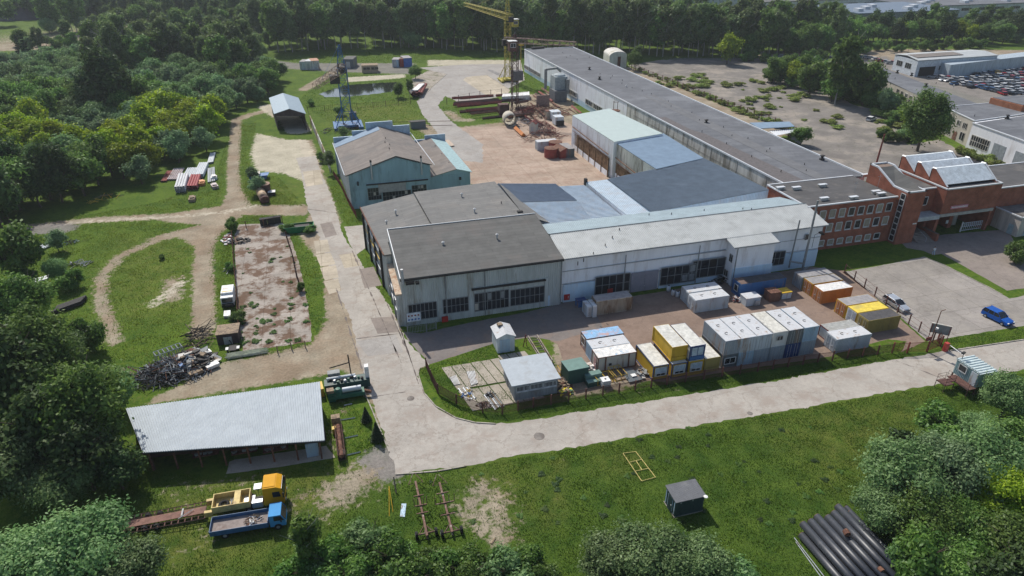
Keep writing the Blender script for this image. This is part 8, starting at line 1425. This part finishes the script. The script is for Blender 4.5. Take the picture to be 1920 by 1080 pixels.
# front rows of the far forest
F1 = []
for row, dy in enumerate((0, 7, 15)):
    x = 520
    while x < 1590:
        base = np.interp(x, [520, 640, 780, 960, 1100, 1200, 1430, 1590], [98, 92, 90, 97, 100, 104, 108, 100]) - dy
        F1.append((x + rs.uniform(-5, 5), base + rs.uniform(-2, 2), row)); x += rs.uniform(13, 17) + (5 if row else 0)
for x, y, row in F1:
    if abs(x - 668) < 12 and row: continue
    k = rs.choice(['poplar0', 'poplar1', 'poplar0', 'poplar2']) if x < 1400 else rs.choice(['poplar2', 'green0', 'green1', 'poplar0'])
    tree(k, P(x, y), rs.uniform(1.15, 1.5), 'tall thin aspen in the front rows of the dark wood behind the halls', 'front rows of the dark wood behind the halls')
for i in range(50): x = 1570 + i * 7.4 + rs.uniform(-4, 4); tree(rs.choice(['green0', 'willow0', 'green1', 'grey1', 'maple1', 'dark0']), P(x, 82 - .5 * (i % 3) * 7 + rs.uniform(-2, 2)), rs.uniform(.9, 1.25), 'tree in the mixed wood behind the scrapyard', 'mixed wood behind the scrapyard')
for i in range(34): tree(rs.choice(['green0', 'willow0', 'green1', 'poplar2', 'dark0']), P(1575 + i * 10.8 + rs.uniform(-4, 4), rs.uniform(57, 66)), rs.uniform(.7, 1.05), 'tree in the mixed wood behind the scrapyard', 'mixed wood behind the scrapyard')
for px, py, r_, k, lb in ((1368, 84, 6.5, 'maple1', 'bright green round tree at the far corner of the weedy lot'), (1190, 108, 3.6, 'green0', 'small green tree beside the white rounded hut'), (850, 40, 6, 'green1', 'fresh green tree standing out of the dark wood near the yellow crane'), (775, 70, 5.5, 'willow1', 'grey green willow at the wood edge above the far path')): treepx(k, px, py, r_, lb, zs=1.1)
def backwood(name, poly, n, proto, seed, smin, smax, lbl):
    q = pxs(*poly); rs_ = np.random.RandomState(seed); xs = [p.x for p in q]; ys = [p.y for p in q]; X_ = rs_.uniform(min(xs), max(xs), n * 4); Y_ = rs_.uniform(min(ys), max(ys), n * 4); ok = inpoly(X_, Y_, q); X_, Y_ = X_[ok][:n], Y_[ok][:n]
    me = bpy.data.meshes.new(name); me.from_pydata([(a, b_, 0) for a, b_ in zip(X_, Y_)], [], []); a = me.attributes.new('sc', 'FLOAT', 'POINT'); a.data.foreach_set('value', rs_.uniform(smin, smax, len(X_)).astype(np.float32)); a = me.attributes.new('rz', 'FLOAT', 'POINT'); a.data.foreach_set('value', rs_.uniform(0, 6.28, len(X_)).astype(np.float32))
    o = bpy.data.objects.new(name, me); COL.objects.link(o); g_ = bpy.data.node_groups.new(name, 'GeometryNodeTree'); g_.interface.new_socket('Geometry', in_out='INPUT', socket_type='NodeSocketGeometry'); g_.interface.new_socket('Geometry', in_out='OUTPUT', socket_type='NodeSocketGeometry')
    N = g_.nodes; L = g_.links; i_ = N.new('NodeGroupInput'); o_ = N.new('NodeGroupOutput'); ip = N.new('GeometryNodeInstanceOnPoints'); ob = N.new('GeometryNodeObjectInfo'); ob.inputs[0].default_value = [c for c in PROTO[proto].children if c.name.startswith('crown')][0]; ob.transform_space = 'ORIGINAL'
    s1 = N.new('GeometryNodeInputNamedAttribute'); s1.data_type = 'FLOAT'; s1.inputs[0].default_value = 'sc'; s2 = N.new('GeometryNodeInputNamedAttribute'); s2.data_type = 'FLOAT'; s2.inputs[0].default_value = 'rz'; cx = N.new('ShaderNodeCombineXYZ'); L.new(s2.outputs[0], cx.inputs[2])
    L.new(i_.outputs[0], ip.inputs['Points']); L.new(ob.outputs['Geometry'], ip.inputs['Instance']); L.new(s1.outputs[0], ip.inputs['Scale']); L.new(cx.outputs[0], ip.inputs['Rotation']); L.new(ip.outputs[0], o_.inputs[0]); m_ = o.modifiers.new('g', 'NODES'); m_.node_group = g_
    tag(o, lbl, 'wood', kind='stuff')
FB = [(500, 76), (780, 72), (960, 78), (1200, 84), (1430, 88), (1560, 80), (1560, 66), (1450, 62), (1400, 66), (1270, 66), (1240, 30), (1150, 14), (900, 2), (720, -4), (700, 45), (650, 48), (640, -4), (380, -8), (100, 18), (110, 40), (400, 52)]
backwood('distant_woodland', FB, 520, 'poplar0', 21, .95, 1.35, 'deep aspen wood behind the halls'); backwood('distant_woodland', FB, 260, 'green0', 22, .9, 1.5, 'green broadleaf trees mixed into the deep wood'); backwood('distant_woodland', FB, 120, 'grey1', 24, 1.0, 1.8, 'paler grey green trees mixed into the deep wood')
FC = [(-80, 50), (380, 46), (640, -10), (900, -16), (1250, -10), (1250, -30), (600, -50), (-200, -40), (-200, 0), (60, -5), (120, 10)]
backwood('distant_woodland', FC, 500, 'green0', 23, 1.3, 2.0, 'far wood filling the top of the picture')
backwood('distant_woodland', [(1250, 2), (1500, -20), (1980, -20), (1980, -50), (1200, -55)], 260, 'poplar2', 25, 1.0, 1.4, 'far wood behind the distant factories')
# undergrowth at the foot of the wood
for i in range(40): x = 1380 + i * 12; tree('nb0' if i % 3 else 'sap0', P(x + rs.uniform(-5, 5), np.interp(x, [1380, 1500, 1640, 1860], [112, 118, 96, 92]) + rs.uniform(-3, 3)), rs.uniform(.7, 1.5), 'bushy young tree along the foot of the wood by the scrapyard', 'young growth at the wood foot by the scrapyard', 'bush')
# trees on the weedy lot
for px, py, r_, k, lb, zs in ((1456, 125, 5.0, 'green0', 'green tree left of the bright one on the far weedy lot', 1), (1492, 133, 5, 'maple0', 'bright green tree in the clump on the far weedy lot', 1), (1525, 143, 6, 'green1', 'rounded green tree in the middle of the clump on the weedy lot', .9), (1582, 118, 6.5, 'poplar2', 'tall loose birch like tree rising above the clump on the weedy lot', 1.0), (1565, 160, 5.5, 'green0', 'low green tree at the front of the clump on the weedy lot', .8), (1600, 155, 6, 'willow0', 'dull green willow at the right of the clump on the weedy lot', 1), (1628, 150, 6.2, 'green1', 'green tree right behind the cream workshop corner', 1.1), (1664, 186, 3.8, 'grey0', 'silver green narrow tree before the cream workshop', 1.3), (1690, 195, 2.8, 'grey1', 'small silver green bush before the cream workshop', .9),
        (1740, 212, 7.6, 'nd0', 'big dark green tree before the old cream workshop', 1.0), (1712, 218, 4.5, 'maple0', 'brighter green tree hugging the left side of the big dark tree', .9), (1700, 248, 3.5, 'willow1', 'low bush at the left foot of the big dark tree', .7), (1505, 250, 3.2, 'green0', 'green bush beside the blue roofed shelter', .8), (1195, 98, 2.5, 'poplar2', 'thin young tree right of the small green tree by the rounded hut', .8)): treepx(k, px, py, r_, lb, zs=zs)
for i in range(95):
    t = rs.random(); x, y = rs.choice([(rs.uniform(1480, 1680), rs.uniform(175, 250)), (rs.uniform(1380, 1470), rs.uniform(150, 215)), (rs.uniform(1240, 1500), 0), (rs.uniform(1640, 1700), rs.uniform(205, 260)), (rs.uniform(1220, 1380), rs.uniform(140, 165))])
    if y == 0: y = 150 + (x - 1240) * .41 + rs.uniform(-4, 4)
    tree('weed0', P(x, y), rs.uniform(.6, 2.1), 'yellow green weed clump growing through the concrete of the far lot', 'weed clumps on the far concrete lot', 'weeds', zs=.6)
for i in range(26): t = i / 25; tree('nb0', P(1440 + 235 * t + rs.uniform(-4, 4), 150 + 62 * t - 45 * max(0, t - .75) + rs.uniform(-8, 3)), rs.uniform(.8, 1.7), 'leafy bush in the thicket on the weedy lot', 'bushes of the thicket on the weedy lot', 'bush')
for i in range(12): tree(rs.choice(['green0', 'green1', 'willow0']), P(1475 + i * 14, 150 + i * 3 + rs.uniform(-8, 6)), rs.uniform(.7, 1.05), 'tree filling the thicket on the weedy lot', 'trees filling the thicket on the weedy lot')
for i in range(30): t = i / 29; tree('weed0', P(1200 + 290 * t + rs.uniform(-3, 3), 134 + 115 * t + rs.uniform(-3, 2)), rs.uniform(.7, 1.5), 'weeds along the old wire fence behind the long hall', 'weeds along the old wire fence', 'weeds')
for i in range(16): tree('nb0', P(rs.uniform(1640, 1725), rs.uniform(215, 268)), rs.uniform(.6, 1.2), 'bush around the foot of the big dark tree on the lot', 'bushes round the big dark tree', 'bush')
for i in range(70): a_ = (rs.uniform(760, 1660), rs.uniform(800, 1000)); (a_[1] > 905 - (a_[0] - 740) * .19) and tree('weed0', P(*a_), rs.uniform(.2, .42), 'taller weed tuft in the lower lawn', 'weed tufts in the lower lawn', 'weeds', rs.choice(['green', 'dark']), zs=.35)
for i in range(60): a_ = rs.choice([(rs.uniform(450, 578), rs.choice([572, 603, 640]) + rs.uniform(-3, 3)), (rs.choice([482, 512, 545, 455]) + rs.uniform(-3, 3), rs.uniform(570, 645)), (rs.uniform(445, 560), rs.uniform(430, 560))]); tree('weed0', P(*a_), rs.uniform(.22, .5), 'low weeds growing in the joints of the slab lot', 'weeds in the joints of the slab lot', 'weeds', 'green', zs=.5)
for i in range(12): tree('weed0', P(1800 + i * 6, 285 + i * 2.3 + rs.uniform(-3, 3)), rs.uniform(.9, 1.6), 'weeds along the wall of the white painted workshop', 'weeds along the white workshop wall', 'weeds')
# trees round the near left
for px, py, r_, k, lb, zs in ((434, 417, 1.9, 'nb0', 'young rounded willow at the top left corner of the slab lot', 1.2), (431, 497, 1.3, 'nb0', 'small round bush halfway down the left side of the slab lot', 1), (443, 592, 1.7, 'nb0', 'loose green bush between the van and the slab lot', 1), (480, 345, 2.6, 'grey0', 'grey green bush left of the rusty tank', 1), (472, 322, 2.2, 'grey1', 'second grey green bush above the one by the rusty tank', 1), (563, 535, .9, 'nb0', 'narrow green bush on the right edge of the slab lot', 1.6), (537, 425, 1.9, 'nb0', 'dark leafy bush left of the green skip', .8), (580, 428, 1.8, 'nb0', 'dark leafy bush right of the green skip', .7),
        (103, 448, 2.4, 'grey0', 'grey willow bush in the left meadow above the pole bundle', 1.1), (103, 500, 2.4, 'nw0', 'upright green bush below the pole bundle in the left meadow', 1.5), (40, 520, 2.8, 'nb0', 'low green bush at the far left meadow edge', 1), (130, 520, 2.6, 'nb0', 'bright green bush right of the upright one', 1.1), (303, 480, .8, 'nb0', 'tiny lone bush in the middle of the looped track', 1), (15, 330, 6, 'green0', 'shaded lime at the left border above the meadow', 1),
        (648, 270, 2.6, 'birch0', 'thin birch with drooping crown behind the teal hall', 1), (616, 300, 2.0, 'birch0', 'leafy tree by the panel wall left of the teal hall', .7), (603, 292, 1.6, 'nb0', 'bush climbing the panel wall left of the teal hall', 1.4), (636, 205, 2.2, 'green0', 'dark small bush left of the blue crane foot', .7), (583, 190, 1.8, 'nb0', 'low shrub on the meadow left of the pond', 1), (745, 166, 2.8, 'green1', 'round shrub at the right end of the pond', .9), (767, 160, 1.6, 'sap0', 'thin shrub on the bank right of the pond', 1.1), (778, 132, 3.2, 'green0', 'round shrub at the bend of the far path', .8)): treepx(k, px, py, r_, lb, zs=zs)
for px, py, r_, lb in ((686, 779, .95, 'little spruce in the grass right of the machines, upper one'), (706, 812, 1.15, 'little spruce in the grass right of the machines, lower one')): treepx('spruce1', px, py, r_, lb, zc=.4)
# near left wood
for px, py, r_, k, lb, zs in ((25, 470, 5, 'green1', 'green tree at the left picture edge, topmost of the near wood', 1), (30, 560, 5.6, 'nd0', 'tall green tree at the left picture edge above the dark ones', .9), (60, 640, 6.0, 'nd0', 'big leafy tree in the near left wood beside the scrap heap', .95), (10, 700, 6, 'dark0', 'dark alder on the left edge of the near wood', 1), (150, 755, 6.0, 'nd0', 'big dark tree overhanging the left end of the open shed', 1.0), (205, 730, 3.5, 'nw1', 'right shoulder tree leaning over the open shed roof', 1.2), (70, 800, 5.2, 'dark0', 'very dark tree behind the bottom left willow', .9), (150, 850, 4.6, 'dark0', 'very dark tree under the end of the open shed', .8), (20, 870, 5.2, 'nw1', 'green tree on the left edge above the bottom willow', 1.2), (110, 900, 3.8, 'nw0', 'green tree between the dark one and the bottom willow', 1.2), (215, 870, 3.2, 'dark0', 'dark small tree just left of the shed front', .8), (160, 620, 3.0, 'nb0', 'small green tree at the edge of the near left wood', 1.5), (115, 655, 3.5, 'nw0', 'mid green tree in front of the near left wood', 1.3), (60, 730, 5, 'nd0', 'dark green tree deep in the near left wood', .9)): treepx(k, px, py, r_, lb, zs=zs)
for px, py, r_, k, m_, lb, zs in ((145, 1020, 4.6, 'nw0', None, 'big pale willow at the bottom left corner, middle of three', .95), (40, 1060, 4.4, 'nw1', None, 'pale willow at the bottom left corner, leftmost of three', .95), (235, 1065, 3.4, 'nw1', None, 'pale willow at the bottom left corner, rightmost of three', .9),
        (572, 1010, 1.5, 'sap0', 'green', 'slim upright sapling at the lower edge left of the bushes', 1.15), (540, 1075, 2.2, 'nb0', None, 'green bush at the lower edge under the slim sapling', 1.1), (620, 1050, 2.6, 'nb0', None, 'green bush at the lower edge, first right of the sapling', 1.1), (690, 1010, 2.7, 'nb0', 'willow', 'greyish bush at the lower edge under the blue strip', 1), (740, 1040, 2.8, 'nb0', None, 'leafy green bush at the lower edge below the left pole trailer', 1.1), (800, 1070, 2.4, 'nb0', None, 'leafy green bush at the lower edge between the pole trailers', 1), (660, 1085, 2.6, 'nb0', None, 'low green bush at the bottom edge, second from the sapling', 1), (880, 1070, 2.3, 'nb0', None, 'bush at the bottom edge right of the pole trailers', 1), (960, 1065, 2.6, 'nb0', 'willow', 'pale bush at the bottom edge left of the big willow', 1),
        (1150, 1050, 3.4, 'nw1', None, 'big pale willow at the bottom middle, left half', .9), (1225, 1040, 3.8, 'nw0', None, 'big pale willow at the bottom middle, highest crown', .9), (1310, 1055, 3.2, 'nw1', None, 'big pale willow at the bottom middle, right half', .85), (1400, 1095, 2.6, 'nb0', 'willow', 'low pale bush at the bottom edge right of the big willow', 1)): treepx(k, px, py, r_ * 1.17, lb, m=m_, zs=zs)
for px, py, r_, k, m_, lb, zs in ((1895, 735, 3.2, 'nw0', None, 'rounded willow at the right edge beside the gatehouse', 1.2), (1770, 790, 3.4, 'nb0', None, 'green leafy bush in front of the gatehouse', .9), (1830, 800, 3.0, 'nw1', None, 'green tree right in front of the gatehouse stilts', .9), (1690, 880, 4.3, 'nw0', 'willow', 'grey green willow at the left edge of the right wood', 1.05), (1770, 870, 4.0, 'nw1', 'grey', 'silvery willow in the middle of the right wood', 1.1), (1850, 850, 4.2, 'nw0', None, 'dull willow on the right part of the right wood', 1.1), (1915, 830, 4, 'nd0', None, 'green tree on the right picture edge below the willow', .7), (1660, 950, 3.0, 'nw1', None, 'low willow beside the black pipes', 1), (1730, 960, 3.6, 'nw0', 'green', 'mid green tree above the black pipes', 1), (1880, 920, 3.6, 'nw1', 'maple', 'yellow green maple in the lower right wood', 1.05), (1820, 985, 3.4, 'nw0', 'green', 'green tree in the lower right wood under the maple', .9), (1730, 1035, 3.2, 'nb0', None, 'green bush right of the black pipes end', 1.3), (1800, 1060, 3.2, 'nw1', 'green', 'green tree at the bottom of the right wood', .9), (1900, 1010, 3.6, 'nd0', None, 'dark green tree near the lower right corner', .6), (1905, 1080, 3.2, 'dark0', None, 'dark tree in the lower right corner', .7), (1912, 470, 2.6, 'nb0', None, 'dark green bush at the right edge before the cream garage', 1)): treepx(k, px, py, r_ * 1.17, lb, m=m_, zs=zs)
for i in range(14): treepx('nb0', 575 + i * 34 + rs.uniform(-9, 9), 1052 + rs.uniform(-22, 24), rs.uniform(1.9, 2.7), 'leafy bush in the green band along the bottom edge', 'bushes in the band along the bottom edge', m=rs.choice([None, 'willow', None]))
for i in range(18): a_ = (rs.uniform(1690, 1910), rs.uniform(830, 1060)); treepx('nb0', a_[0], a_[1], rs.uniform(2.0, 3.0), 'shrub filling the gaps of the right wood', 'shrubs in the gaps of the right wood', m=rs.choice([None, 'willow', 'dark']), cat='bush', zs=1.2)
for k, pr in PROTO.items():
    if (id(USED), pr.name) not in USED:
        print('unused proto', k)
        for c in list(pr.children): bpy.data.objects.remove(c)
        bpy.data.objects.remove(pr)
print('trees', len(TREES), 'left wood', na)
# ------------------------------------------------------------ haze
hz = MB().box(-3200, -400, -1.2, 3200, 3600, 90).build('haze', None); hz.data.materials.clear()
m = bpy.data.materials.new('haze_air'); m.use_nodes = True; N = m.node_tree.nodes; N.remove(N['Principled BSDF']); v = N.new('ShaderNodeVolumePrincipled'); v.inputs['Color'].default_value = (.82, .88, .95, 1); v.inputs['Density'].default_value = .00013; v.inputs['Anisotropy'].default_value = .2
m.node_tree.links.new(v.outputs[0], N['Material Output'].inputs['Volume']); hz.data.materials.append(m); tag(hz, 'thin bluish air over the whole site', 'haze', kind='stuff')
